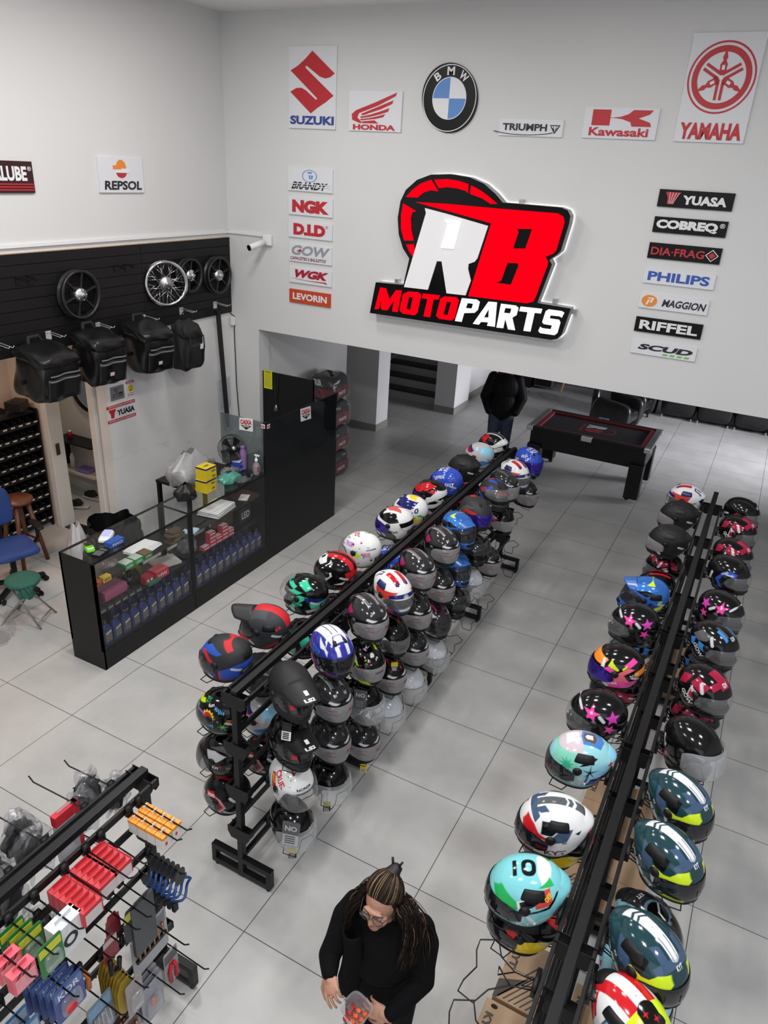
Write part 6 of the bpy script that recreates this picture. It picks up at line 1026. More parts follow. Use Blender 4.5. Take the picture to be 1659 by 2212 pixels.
# right counter goods
papers('thick stack of white papers on the upper shelf, right counter', (-4.76, 5.5, .83), (.24, .36, .06), 6, .15); papers('light blue slips at the left end of the right counter', (-4.66, 4.98, .83), (.12, .14, .012), 3, .3, (.45, .62, .72))
carton('document_folder', 'black folder next to the light blue slips', (-4.8, 5.12, .83), (.22, .3, .012), (.02, .02, .022), .1, cat='folder'); carton('document_folder', 'dark brown folder at right end of the upper shelf', (-4.74, 5.94, .83), (.24, .26, .03), (.06, .025, .02), 0, cat='folder'); papers('loose white note on the brown folder', (-4.68, 5.88, .862), (.1, .16, .004), 1, .4)
RB_ = []
for k, (i, j) in enumerate([(0, 0), (1, 0), (2, 0), (3, 0), (4, 0), (1, 1), (2, 1), (3, 1), (4, 1), (1, 2), (3, 2), (1, 3), (3, 3)]):
    carton('bulb_box', f'red and white small box, {("lowest", "second", "third", "top")[j]} layer, {("first", "second", "third", "fourth", "fifth")[i]} pile from the left', (-4.65, 5.16+.1*i, .55+.042*j), (.06, .096, .04), (.5, .03, .06), top=(.62, .5, .5), text='____', tcol=(.75, .72, .72), group='red boxes on the lower shelf', tsz=(.8, .3))
plastic_bag('grey_pouch', 'grey plastic pouch on the lower shelf beside the post', (-4.78, 5.05, .55), (.18, .2, .16), film('grey_pouch_plastic', (.35, .35, .36), .6, .3, .2), 21)
carton('lamp_box', 'tall black box with white label at right end, right counter', (-4.74, 5.9, .55), (.1, .2, .2), (.02, .02, .02), text='LED', tcol=(.6, .6, .6)); carton('kraft_box', 'brown cardboard box behind the red and white boxes', (-4.86, 5.7, .55), (.12, .24, .18), (.2, .13, .08))
# on the counter tops
ZT = 1.106
t = thing('card_machine', 'bright green card payment machine on the counter end', 'card reader', (-4.76, 3.83, ZT), -.5); m = MB(); soft_box(m, (0, 0, .02), (.17, .075, .04), Euler((0, -.12, 0)), .9, 8, 0, 2); m.build('body', mat('lime_plastic', (.16, .62, .02), .35), t, True); MB().box((.05, 0, .043), (.055, .055, .004), Euler((0, -.12, 0))).build('paper_roll', PAPER, t); MB().box((-.035, 0, .044), (.07, .06, .003), Euler((0, -.12, 0))).build('screen', mat('screen_brown', (.05, .03, .03), .15), t)
t = thing('card_machine', 'white card payment machine with lit lilac screen', 'card reader', (-4.8, 4.06, ZT), .55); soft_box(MB(), (0, 0, .022), (.1, .2, .045), None, .92, 8, 0, 2).build('body', WHITE, t, True); MB().box((0, .02, .046), (.07, .13, .003)).build('screen', mat('lit_screen', (.3, .32, .55), .2, emit=.35, ecol=(.55, .58, .9)), t)
t = thing('calculator', 'dark calculator lying at the counter edge', 'calculator', (-4.63, 3.83, ZT), .2); MB().box((0, 0, .008), (.09, .14, .016)).build('body', BLKP, t, bevel=.003)
m = MB(); [m.box((-.028+.019*i, -.05+.02*j, .018), (.013, .013, .004)) for i in range(4) for j in range(4)]; m.build('keys', mat('grey_keys', (.2, .2, .21), .5), t); MB().box((.0, .048, .017), (.07, .025, .003)).build('display', mat('lcd', (.12, .14, .12), .2), t)
carton('blue_carton', 'blue and white box on the counter beside the white card machine', (-4.66, 4.02, ZT), (.08, .16, .05), (.03, .1, .4), text='FIXO', tcol=(.7, .7, .75), tsz=(.7, .5))
YEL = (.72, .55, .015)
for k in (0, 1):
    t = thing('bearing_carton', ('lower', 'upper')[k]+' of the two stacked yellow and blue boxes on the counter', 'box', (-4.79+.005*k, 5.385+.012*k, ZT+.137*k), .05-.06*k, 'yellow boxes on the counter'); MB().box((0, 0, .068), (.14, .16, .135)).build('carton', mat('yellow_carton', YEL, .4), t, bevel=.002)
    MB().box((0, 0, .125), (.1415, .1615, .018)).build('blue_band', mat('carton_navy', (.02, .03, .14), .4), t); m = MB()
    text_quad(m, 'NSB', [(.0, .1), (.06, .1), (.06, .08), (0, .08)], lambda x, y: Vector((.0712, x, y)), (1, 0, 0), .001); text_quad(m, '6204', [(.01, .045), (.06, .045), (.06, .02), (.01, .02)], lambda x, y: Vector((.0712, x, y)), (1, 0, 0), .001)
    text_quad(m, 'NSB', [(-.03, .03), (.03, .03), (.03, 0), (-.03, 0)], lambda x, y: Vector((-y+.02, x, .136)), (0, 0, 1), .001); m.build('print', C_BLK, t)
plastic_bag('black_bag', 'crumpled black bag on the counter left of yellow boxes', (-4.82, 5.12, ZT), (.2, .22, .16), BINB, 31)
plastic_bag('green_bag', 'crumpled green plastic bag on the counter', (-4.76, 5.72, ZT), (.2, .3, .1), film('green_bag_plastic', (.1, .4, .3), .7, .25, .2), 33)
plastic_bag('grey_bag', 'grey plastic bag lying behind the green bag', (-4.86, 5.85, ZT), (.16, .26, .1), film('grey_bag_plastic', (.22, .22, .23), .6, .25, .2), 35)
plastic_bag('clear_pouch', 'clear plastic bag at the front edge of the counter', (-4.64, 5.82, ZT), (.14, .26, .06), POLY, 36)
t = thing('brake_lever', 'black metal lever lying on the clear bag', 'lever', (-4.7, 5.82, ZT+.03), .6); MB().tube([(-.12, 0, .02), (-.04, .02, .03), (.06, .0, .02), (.12, -.03, .02)], .012, 8).build('lever', BLKP, t, True); MB().cyl((.1, -.02, 0), (.1, -.02, .05), .025, 12).build('pivot', BLKP, t)
t = thing('sanitizer_bottle', 'clear pump bottle of hand gel at the counter corner', 'bottle', (-4.625, 6.03, ZT)); MB().lathe([(.001, .0), (.034, 0), (.036, .02), (.036, .12), (.015, .15), (.015, .165)], n=20).build('bottle', film('gel_plastic', (.7, .72, .8), .25, .1, .3), t, True); MB().box((.0, 0, .07), (.074, .05, .06)).build('label', mat('gel_label', (.3, .1, .12), .5), t); MB().lathe([(.017, .16), (.017, .185), (.006, .19), (.006, .22)], n=14).build('collar', WHITE, t, True); MB().box((.012, 0, .225), (.06, .018, .014)).build('pump_head', WHITE, t)
for k, (x, y, z, lb) in enumerate(((-4.86, 6.02, 0, 'blue and white battery box on the counter, lower of two'), (-4.86, 6.0, .06, 'blue and white battery box on the counter, upper of two'))): carton('battery_box', lb, (x, y, ZT+z), (.1, .17-.05*k, .058), (.02, .05, .32), .1+.2*k, top=(.5, .52, .58), text='POWER', tcol=(.6, .6, .66))
t = thing('clear_film_strip', 'clear strip with four round seals hanging on the wall behind the counter', 'packaging', (XL+.02, onX(395, 1035, XL).y, 1.0)); p0 = onX(383, 1018, XL+.02); p1 = onX(402, 1068, XL+.02)
m = MB(); m.bar(Vector(p0)-t.location+Vector((0, 0, .08)), Vector(p1)-t.location-Vector((0, 0, .1)), .004, .14); m.build('film', film('strip_film', (.8, .82, .84), .4, .15, .2), t)
for k in range(4): q = Vector(p0).lerp(p1, k/3)-t.location; M = Matrix.Rotation(math.pi/2, 3, 'Y'); MB().lathe([(.016, .006), (.03, .006), (.03, 0)], q, M, 18).build('seal', mat('seal_slate', (.12, .16, .2), .4), t, True)
t = plastic_bag('packing_bag', 'big clear plastic bag of packing on the low desk behind the counter', (-5.36, 5.78, .952), (.34, .62, .34), film('packing_plastic', (.6, .6, .6), .55, .2, .3, .9, 12), 41)
t = thing('back_desk', 'low dark desk behind the counter carrying a plastic bag', 'desk', (-5.42, 5.86, .22)); MB().bb((-.25, -.3, .7), (.22, .5, .73)).build('top', BLKW, t)
for x in (-.23, .2):
    for y in (-.27, .47): MB().bb((x-.02, y-.02, -.22), (x+.02, y+.02, .7)).build('leg', BLK, t)
t = thing('desk_fan', 'black round desk fan beside the cashier desk', 'fan', (-4.95, 6.02, ZT)); t.scale = (.8, .8, .8); hz = .28; F3 = Matrix.Rotation(math.radians(62), 3, 'Y') @ Matrix.Identity(3); F3 = Matrix.Rotation(-.5, 3, 'Z') @ F3
MB().lathe([(.001, .03), (.13, .03), (.12, .0), (.001, 0)], n=24).build('base', BLKP, t, True); MB().cyl((0, 0, .02), (-.03, 0, hz), .02, 12).build('stem', BLKP, t, True)
m = MB()
for r, z in ((.2, 0), (.2, .05), (.15, .075), (.1, .088), (.06, .094), (.15, -.03)): m.tube([F3 @ Vector((r*math.cos(a), r*math.sin(a), z))+Vector((0, 0, hz)) for a in [2*math.pi*i/36 for i in range(36)]], .0035, 5, True)
for k in range(40):
    a = 2*math.pi*k/40; m.tube([F3 @ Vector((r*math.cos(a), r*math.sin(a), z))+Vector((0, 0, hz)) for r, z in ((.05, .095), (.12, .085), (.18, .06), (.2, .02), (.15, -.03))], .0015, 4)
m.build('cage', BLKP, t, True); MB().lathe([(.001, .1), (.045, .1), (.05, .09), (.05, -.08), (.001, -.09)], (0, 0, hz), F3, 20).build('motor', BLKP, t, True); MB().lathe([(.001, .106), (.03, .104), (.03, .1)], (0, 0, hz), F3, 18).build('badge', STEEL, t, True)
for k in range(5):
    m = MB(); a0 = 2*math.pi*k/5; m.grid(lambda u, v: F3 @ Vector(((.04+.13*u)*math.cos(a0+.75*(v-.5)), (.04+.13*u)*math.sin(a0+.75*(v-.5)), .03+.04*(v-.5)))+Vector((0, 0, hz)), 6, 6); m.build('blade', BLKP, t, True)
p = onX(523, 945, -5.3); t = thing('water_bottle', 'lilac water bottle in front of the fan', 'bottle', (-4.84, 6.07, ZT)); t.scale = (.8, .8, .8); MB().lathe([(.001, 0), (.05, 0), (.052, .02), (.052, .26), (.03, .3), (.03, .32)], n=20).build('body', mat('lilac_plastic', (.22, .12, .3), .35), t, True); MB().lathe([(.034, .31), (.034, .35), (.001, .35)], n=18).build('cap', mat('lilac_cap', (.16, .09, .24), .4), t, True)
# ================================================================ CASHIER DESK
t = thing('cashier_desk', 'tall black cashier desk with smoked glass screens', 'desk', (-4.56, 6.86, 0)); y0, y1 = -.745, .75
MB().bb((-.03, y0, 0), (0, y1, 1.08)).build('front_panel', BLKW, t); MB().bb((-.55, y0+.01, 1.06), (-.001, y1, 1.085)).build('desk_top', BS, t); MB().bb((-.6, y0, 0), (-.03, y0+.02, 1.06)).build('side_panel', BLKW, t)
MB().bb((-.012, y0+.02, 1.085), (-.004, y1-.01, 1.685)).build('front_screen', SMOKE, t); MB().bb((-.62, y0+.005, 1.085), (-.01, y0+.013, 1.69)).build('side_screen', film('grey_glass', (.2, .24, .25), .3, .03, .2), t); MB().bb((-.03, y0, 1.085), (-.0, y0+.03, 1.69)).build('corner_post', BLK, t)
MB().bb((-.02, y1-.03, 1.6), (.0, y1, 1.69)).build('glass_clip', BLKP, t)
t = thing('back_screen', 'tall black board behind the cashier desk', 'panel', (-5.32, 7.62, 0)); MB().bb((-.38, -.012, 0), (.4, .012, 1.775)).build('board', BLKW, t); MB().bb((.37, -.02, 0), (.4, .02, 1.775)).build('edge_post', BLK, t)
o = onY(579, 820, 7.605); t = thing('notice_sheet', 'bright yellow notice taped on the black board', 'notice', o); MB().box((0, 0, 0), (.13, .003, .24)).build('sheet', mat('yellow_paper', (.72, .68, .02), .6), t); m = MB()
for k in range(9): m.box((0, -.003, .07-.02*k), (.1, .001, .007))
m.build('text_lines', mat('olive_print', (.35, .33, .02), .6), t); q = MB(); text_quad(q, 'CAIXA', [(-.05, .112), (.05, .112), (.05, .09), (-.05, .09)], lambda x, y: Vector((x, -.003, y)), NB, .001); q.build('heading', C_BLK, t)
o = onY(597, 815, 7.6); t = thing('lanyard', 'black lanyard with keys hanging on the black board', 'keys', o); MB().tube([(-.02, 0, 0), (-.015, -.01, -.2), (0, -.012, -.36), (.015, -.01, -.2), (.02, 0, 0)], .006, 6).build('strap', BAGC, t, True)
for k in range(4): MB().tube([(0, -.012, -.36), (-.03+.02*k, -.015, -.45)], .006, 6).build('key', STEEL, t, True)
def caixa(label, quad, P, n):
    c = sum([P(*p) for p in quad], Vector())/4; t = thing('caixa_sign', label, 'sign', c); q = [P(*p)-c for p in quad]; n = Vector(n)
    bl = lambda x, y: (q[3]*(1-x)+q[2]*x)*(1-y)+(q[0]*(1-x)+q[1]*x)*y
    m = MB(); m.add(q+[p-n*.002 for p in q], [[3, 2, 1, 0], [0, 1, 5, 4], [1, 2, 6, 5], [2, 3, 7, 6], [3, 0, 4, 7], [4, 5, 6, 7]]); m.build('sheet', PAPER, t)
    m = MB(); text_quad(m, 'CAIXA', [(.08, .88), (.92, .88), (.92, .5), (.08, .5)], bl, n, .002, .05); m.build('lettering', C_RED, t)
    m = MB(); m.poly([[(.1, .42), (.3, .42), (.3, .3), (.72, .3), (.72, .42), (.92, .42), (.52, .08)]], bl, .002, n); text_quad(m, 'AQUI', [(.32, .46), (.7, .46), (.7, .33), (.32, .33)], bl, n, .002, .04); m.build('arrow', C_BLK, t)
caixa('white cashier sign with red lettering on the side glass screen', [(517, 902), (546, 905), (546, 933), (517, 928)], lambda u, v: onY(u, v, 6.112), NB); caixa('white cashier sign with red lettering on the long front glass screen', [(649, 884), (671, 877), (672, 904), (650, 911)], lambda u, v: onX(u, v, -4.562), NL)
for lb, P, u, v, n in (('small red and white sticker on the side glass corner', lambda u, v: onY(u, v, 6.112), 568, 921, NB), ('small red and white sticker on the front glass corner', lambda u, v: onX(u, v, -4.562), 580, 921, NL)):
    c = P(u, v); t = thing('logo_sticker', lb, 'sticker', c); MB().box((0, 0, 0), (.05, .003, .045) if n is NB else (.003, .05, .045)).build('sticker', PAPER, t); q = MB(); f = (lambda x, y: Vector((x, -.002, y))) if n is NB else (lambda x, y: Vector((.002, x, y))); text_quad(q, 'RB', [(-.02, .014), (.02, .014), (.02, -.014), (-.02, -.014)], f, n, .001, .05); q.build('print', C_RED, t)
ZD = 1.086
def pt(u, v): return fl(u, v, ZD)
p = pt(592, 1004); t = thing('gift_bag', 'dark green paper bag behind the glass at the desk corner', 'bag', (-4.72, 6.3, ZD)); soft_box(MB(), (0, 0, .1), (.12, .22, .2), None, .95, 8, .004, 2).build('bag', mat('dark_green_paper', (.01, .06, .025), .5), t, True); q = MB(); text_quad(q, 'DEFESA', [(-.06, .13), (.08, .13), (.08, .09), (-.06, .09)], lambda x, y: Vector((.066, x, y)), NL, .001); q.build('print', mat('lime_print', (.3, .5, .05), .5), t)
t = thing('phone_tripod', 'small black tripod with white and green holder on the desk', 'tripod', (-4.66, 6.82, ZD))
for k in range(3): a = 2.1*k+.4; MB().tube([(math.cos(a)*.08, math.sin(a)*.08, 0), (math.cos(a)*.05, math.sin(a)*.05, .06), (0, 0, .1)], .006, 6).build('leg', BLKP, t, True)
MB().cyl((0, 0, .1), (-.04, -.03, .14), .012, 10).build('arm', WHITE, t); MB().lathe([(.03, .15), (.03, .26), (.001, .26)], (-.05, -.03, 0), None, 16).build('holder', mat('holder_green', (.02, .1, .06), .4), t, True); MB().tube([(-.05, -.07, .17), (-.05, -.1, .19), (-.05, -.1, .25), (-.05, -.07, .26)], .006, 6).build('clip', WHITE, t, True)
t = thing('stapler', 'grey and blue stapling tool on the cashier desk', 'stapler', (-4.68, 6.62, ZD), .4); MB().box((0, 0, .025), (.06, .18, .05), taper=.8).build('body', mat('tool_blue', (.05, .14, .25), .4), t, bevel=.008); MB().box((0, 0, .058), (.045, .17, .02), Euler((.12, 0, 0))).build('handle', mat('tool_grey', (.2, .21, .22), .4), t, bevel=.006)
t = thing('magazine', 'colourful leaflet lying on the cashier desk', 'leaflet', (-4.8, 6.72, ZD), .3); MB().box((0, 0, .003), (.14, .2, .006)).build('cover', mat('leaflet', (.3, .1, .12), .4), t); MB().box((.02, .03, .0065), (.08, .08, .001)).build('picture', mat('leaflet_picture', (.4, .35, .1), .4), t)
t = thing('monitor', 'black monitor seen from behind on the cashier desk', 'monitor', (-4.82, 7.15, ZD), .25); MB().box((0, 0, .25), (.03, .46, .28)).build('screen', BLKP, t, bevel=.006); MB().cyl((-.02, 0, 0), (-.02, 0, .15), .02, 10).build('stem', BLKP, t); MB().box((-.02, 0, .008), (.16, .2, .015)).build('foot', BLKP, t); MB().box((.017, -.05, .26), (.002, .03, .03)).build('sticker', mat('dim_sticker', (.2, .2, .2), .5), t)
t = thing('tape_dispenser', 'pink tape dispenser at the far end of the desk', 'dispenser', (-4.66, 7.35, ZD), .2); soft_box(MB(), (0, 0, .035), (.06, .14, .07), None, .8, 8, .001, 2).build('body', mat('pink_plastic', (.5, .3, .3), .4), t, True); MB().cyl((-.02, .01, .055), (.02, .01, .055), .03, 18).build('tape_roll', PAPER, t)
# wrapped delivery bags stacked past the desk
KR = mat('bag_red_panel', (.2, .01, .02), .5)
for k in range(4):
    lb = ('lowest', 'second', 'third', 'topmost')[k]; t = thing('wrapped_bag', f'black and red delivery bag in clear plastic, {lb} of the stack beyond the desk', 'bag', (-5.42-(.03 if k == 3 else 0), 8.85, .385*k), .06*(k % 2), 'stacked bags in clear plastic')
    soft_box(MB(), (0, 0, .19), (.4, .46, .375), None, .97, 9, .004, k+1).build('bag', BAGC, t, True); MB().bb((.19, -.2, .06), (.212, .2, .22)).build('red_panel', KR, t); MB().bb((-.18, -.242, .06), (.18, -.228, .2)).build('side_panel', KR, t)
    q = MB(); text_quad(q, 'RB', [(-.12, .33), (.0, .33), (.0, .24), (-.12, .24)], lambda x, y: Vector((x, -.238, y)), NB, .004, .05); text_quad(q, 'PARTS', [(-.1, .15), (.1, .15), (.1, .1), (-.1, .1)], lambda x, y: Vector((.214, x, y)), NL, .002, .05); q.build('print', C_WHT, t)
    soft_box(MB(), (0, 0, .192), (.45, .53, .384), None, .98, 12, .014, k+11).build('plastic_wrap', POLY, t, True)
# ================================================================ ACCESSORY RACK (bottom left)
RC = rack('accessory_rack', 'black hook rack of small accessories at bottom left', -2.19, .68, 1)
def hook(y, side, lev, L=.26):
    m = MB(); m.bb((-.004, -.016, -.03), (.018, .016, .028)); m.tube([(.016, 0, .0), (L, 0, -.02), (L+.03, 0, .006)], .004, 6)
    o = m.build('display_hook', BLK, RC, True); o.location = (side*.083, y-.68, LV[lev]); o.rotation_euler = (0, 0, 0 if side > 0 else math.pi)
def cm(c): return mat('pack_%d_%d_%d' % tuple(int(v*255) for v in c), c, .4)
CLR = film('blister_plastic', (.75, .77, .8), .14, .08, .3)
def pack(name, label, side, lev, y, i, d, col, kind='box', group=None, tcol=None, txt=None, gap=None, x0=.03, tilt=0, dz=0, extra=None):
    """one hanging pack: d = (along hook, width, height); i = place on the hook"""
    t = thing(name, label, 'package', (-2.19+side*(.083+x0+i*(gap or d[0]*1.03)), y, LV[lev]-.012+dz), 0, group, (tilt, 0, 0 if side > 0 else math.pi))
    th, w, h = d
    if kind == 'box':
        MB().bb((-th/2, -w/2, -h), (th/2, w/2, -.01)).build('carton', cm(col), t, bevel=.002); MB().bb((-.001, -w*.3, -.012), (.001, w*.3, .012)).build('hang_tab', cm(col), t)
    else:
        P = rrect(-w/2, -h, w/2, .012, .012) if kind != 'leaf' else [(-w/2, -h)]+[(w/2, -h), (w/2, -.05), (w*.25, .012), (-w*.25, .012), (-w/2, -.05)]
        MB().poly([P], lambda a, b: Vector((0, a, b)), .002, (1, 0, 0)).build('card', cm(col), t)
        if kind == 'blister': soft_box(MB(), (.012, 0, -h*.58), (.022, w*.7, h*.5), None, .9, 7, 0, 3).build('blister', CLR, t, True)
    if tcol is not None:
        m = MB(); xx = th/2+.001 if kind == 'box' else .004
        if kind == 'box': m.bb((th/2, -w*.42, -h*.95), (th/2+.001, w*.42, -h*.35))
        else: m.bb((.002, -w*.45, -h*.3), (.0035, w*.45, -.01))
        m.build('print_panel', cm(tcol), t)
    if txt:
        q = MB(); xx = th/2+.002 if kind == 'box' else .005; text_quad(q, txt, [(-w*.36, -h*.1), (w*.36, -h*.1), (w*.36, -h*.28), (-w*.36, -h*.28)], lambda a, b: Vector((xx, a, b)), (1, 0, 0), .0005); q.build('print', C_WHT if sum(col) < 1 else C_BLK, t)
    if extra: extra(t, d)
    return t
NTH = ('first', 'second', 'third', 'fourth', 'fifth', 'sixth', 'seventh', 'eighth')
REDC, ORGC, GRNC = (.55, .03, .04), (.85, .3, .02), (.03, .2, .04)
for g, (y, n, nm) in enumerate(((1.55, 5, 'far'), (1.465, 5, 'middle'), (1.35, 6, 'near'))):
    hook(y-.0, 1, 0)
    for i in range(n): pack('lamp_pack', f'red and white box, {NTH[i]} from the rail on the {nm} red hook', 1, 0, y-.05, i, (.034, .1, .095), REDC, 'box', 'red boxes on the top hooks', (.6, .55, .55), gap=.036)
for y, n, nm in ((1.78, 4, 'far'), (1.715, 4, 'near')):
    hook(y, 1, 0, .3)
    for i in range(n): pack('spark_plug_pack', f'white and orange box, {NTH[i]} from the rail on the {nm} orange hook', 1, 0, y, i, (.05, .055, .085), (.7, .68, .65), 'box', 'orange topped boxes on the top hooks', gap=.055, x0=.05, extra=lambda t, d: (MB().bb((-d[0]/2-.0006, -d[1]/2-.0006, -.026), (d[0]/2+.0006, d[1]/2+.0006, -.009)).build('orange_top', cm(ORGC), t), MB().box((d[0]/2+.001, -.008, -.055), (.001, .012, .018)).build('print', RED, t)))
hook(1.2, 1, 0)
def photo(t, d): MB().lathe([(.02, .002), (.034, .002), (.034, 0)], (d[0]/2, -.005, -.1), Matrix.Rotation(math.pi/2, 3, 'Y'), 20).build('picture', C_BLK, t)
pack('headset_box', 'white box with black picture on the top hook row', 1, 0, 1.2, 2, (.07, .13, .17), (.7, .72, .73), extra=photo, gap=.07)
hook(1.08, 1, 0)
for i in range(4): pack('blister_pack', f'green blister pack with yellow top, {NTH[i]} from the rail', 1, 0, 1.07+.01*i, i, (.002, .11, .16), GRNC, 'blister', 'green blister packs', (.6, .6, .03), gap=.04+.02*(i == 3))
hook(.98, 1, 0)
for i in range(2): pack('charger_pack', f'pink and red box, {NTH[i]} from the rail at left edge', 1, 0, .985, i+1, (.045, .1, .11), (.75, .12, .16), tcol=(.8, .3, .33), txt='///', gap=.08)
hook(1.8, 1, 1, .22)
CBL = mat('blue_cable', (.015, .06, .22), .35)
for i in range(6):
    t = thing('cable_lock', f'coiled blue cable lock, {NTH[i]} from the rail on its hook', 'lock', (-2.06+.032*i, 1.8, 1.09), 0, 'blue cable locks'); MB().poly([[(-.03, -.075)]+[(.03, -.075), (.035, -.02)]+circ(0, -.01, .035, 9, None, 0, 180)+[(-.035, -.02)]], lambda a, b: Vector((0, a, b)), .002, (1, 0, 0)).build('card', cm((.03, .03, .032)), t)
    MB().tube([(.012*math.sin(3*a), .062*math.cos(a), -.12+.062*math.sin(a)) for a in [4*math.pi*j/36 for j in range(37)]], .007, 7).build('cable', CBL, t, True); MB().box((0, -.05, -.19), (.022, .03, .05)).build('lock_body', BLKP, t, bevel=.004)
hook(1.61, 1, 1, .24); pack('flat_case', 'tall dark grey flat case hanging on second row', 1, 1, 1.6, 2, (.02, .14, .34), (.06, .065, .07), gap=.06)
hook(1.55, 1, 1, .24); pack('cable_card', 'black card with yellow print and blue cable', 1, 1, 1.53, 2, (.002, .09, .2), (.02, .02, .022), 'leaf', tcol=(.45, .42, .05), gap=.06)
for k, y in enumerate((1.48, 1.4)):
    hook(y, 1, 1, .24)
    def hk(t, d): MB().tube([(.01, -.02, -.13), (.02, -.03, -.2), (.01, .02, -.23), (.01, .03, -.17)], .012, 8).build('lever', BLKP, t, True)
    pack('lever_pack', ('dark red card with black lever, left of the yellow-black card', 'dark red and white card with black grip beside its twin')[k], 1, 1, y-.01, 1+k, (.002, .085, .14), (.22, .02, .03), 'leaf', tcol=((.3, .03, .04), (.5, .4, .4))[k], gap=.07, extra=hk)
hook(1.33, 1, 1, .24); hook(1.23, 1, 1, .24)
for k in range(2):
    t = thing('pliers', ('orange and black pliers hanging on second row, nearer the rail', 'orange and black pliers hanging on second row, nearer the hook tip')[k], 'tool', (-2.03+.07*k, 1.22+.02*k, 1.085)); MB().box((0, 0, -.03), (.02, .035, .07)).build('jaw', BLKP, t, bevel=.006)
    for s in (-1, 1): MB().tube([(0, s*.01, -.06), (0, s*.035, -.12), (0, s*.03, -.2)], .012, 8).build('handle', mat('orange_grip', (.6, .16, .02), .5), t, True)
hook(1.14, 1, 1, .24)
for i in range(5): pack('blue_blister', f'blue blister pack with red and chrome part, {NTH[i]} from the rail', 1, 1, 1.13+.008*i, i, (.002, .15, .2), (.06, .1, .3), 'blister', 'blue blister packs', (.12, .2, .45), 'KDR', gap=.035, extra=(lambda t, d: MB().ell((.014, -.01, -.14), (.018, .03, .025)).build('red_part', RED, t, True)) if i == 4 else None)
hook(.97, 1, 1, .24)
for i in range(2): pack('blue_card', f'blue blister card at left edge, {NTH[i]} from the rail', 1, 1, .95, i+1, (.002, .14, .2), (.05, .16, .36), 'blister', None, (.3, .4, .5), gap=.07)
COP = mat('copper_bits', (.45, .22, .14), .3, .7)
def bits(t, d):
    for k in range(6): MB().cyl((.012, -d[1]*.34+d[1]*.136*k, -d[2]*.25), (.012, -d[1]*.34+d[1]*.136*k, -d[2]*.55), .008, 10).build('bit', COP, t, True)
    MB().bb((.004, -d[1]*.42, -d[2]*.6), (.018, d[1]*.42, -d[2]*.52)).build('bit_holder', BLKP, t)
hook(1.7, 1, 2, .3); pack('bit_set', 'large clear card with six copper bits on third row', 1, 2, 1.68, 1, (.002, .24, .27), (.42, .42, .45), 'card', tcol=(.2, .2, .22), gap=.05, extra=bits)
hook(1.45, 1, 2, .28)
for i in range(8): pack('spoke_card', f'mustard yellow card, {NTH[i]} from the rail', 1, 2, 1.45-.004*i, i, (.002, .1, .21), (.42, .28, .03), 'leaf', 'mustard cards on the third row', gap=.022)
pack('clear_card', 'clear card hanging at the tip of the mustard card hook', 1, 2, 1.44, 8, (.002, .1, .22), (.35, .3, .3), 'blister', gap=.024)
hook(1.31, 1, 2, .28); pack('key_pack', 'blue-grey hanging pack of metal wrenches', 1, 2, 1.3, 2, (.002, .14, .25), (.16, .22, .28), 'blister', tcol=(.2, .33, .48), gap=.06, extra=lambda t, d: [MB().bar((.008, -.04+.02*k, -.08), (.008, -.05+.025*k, -.2), .007).build('wrench', STEEL, t) for k in range(5)])
hook(1.14, 1, 2, .28); pack('yellow_card', 'bright yellow card at the bottom edge of view', 1, 2, 1.13, 2, (.002, .16, .2), (.55, .45, .04), 'leaf', gap=.07)
hook(1.82, 1, 3, .3); pack('red_pliers_pack', 'card with red handled pliers on the bottom row', 1, 3, 1.8, 1, (.002, .1, .25), (.4, .4, .42), 'card', tcol=(.1, .1, .1), gap=.05, extra=lambda t, d: [MB().tube([(.012, s*.008, -.09), (.012, s*.026, -.14), (.012, s*.02, -.22)], .011, 8).build('handle', RED, t, True) for s in (-1, 1)])
hook(1.66, 1, 3, .28)
for i in range(4): pack('tool_blister', f'clear blister pack with orange tool, {NTH[i]} from the rail', 1, 3, 1.65-.01*i, i, (.002, .15, .26), (.35, .35, .4), 'blister', 'clear blister packs on the bottom row', (.3, .3, .34), gap=.03, extra=(lambda t, d: MB().ell((.012, 0, -.13), (.012, .02, .035)).build('orange_tool', mat('salmon_plastic', (.6, .2, .12), .4), t, True)))
hook(1.48, 1, 3, .3)
for i in range(3): pack('bit_set', f'small clear card with copper bits on bottom row, {NTH[i]} from the rail', 1, 3, 1.46-.02*i, i, (.002, .16, .22), (.3, .28, .28), 'card', None, (.08, .05, .05), gap=.06, extra=bits)
# far side: gloves and parts in clear bags
GLV = mat('black_knit', (.013, .013, .015), .8, bump=.4, nscale=60); MRN = mat('maroon_trim', (.15, .015, .02), .6)
def bagged(label, lev, y, i, d, seed, mt=None, trim=False):
    t = thing('bagged_part', label, 'package', (-2.19-.083-.05-.07*i, y, LV[lev]-.015), 0, None, (0, 0, math.pi)); h = d[2]
    soft_box(MB(), (0, 0, -h*.55), (d[0]*.75, d[1]*.75, h*.62), None, .85, 8, .014, seed).build('contents', mt or GLV, t, True)
    if trim: MB().box((.4*d[0], 0, -h*.5), (.01, d[1]*.5, h*.16)).build('trim', MRN, t)
    soft_box(MB(), (0, 0, -h*.5), (d[0], d[1], h), None, .55, 12, .02, seed+5).build('clear_bag', POLY, t, True)
for y, lev, L in ((1.78, 0, .3), (1.62, 0, .36), (1.4, 0, .32), (1.22, 0, .3), (1.5, 1, .26), (1.72, 1, .25), (1.1, 0, .3), (1.3, 1, .25)): hook(y, -1, lev, L)
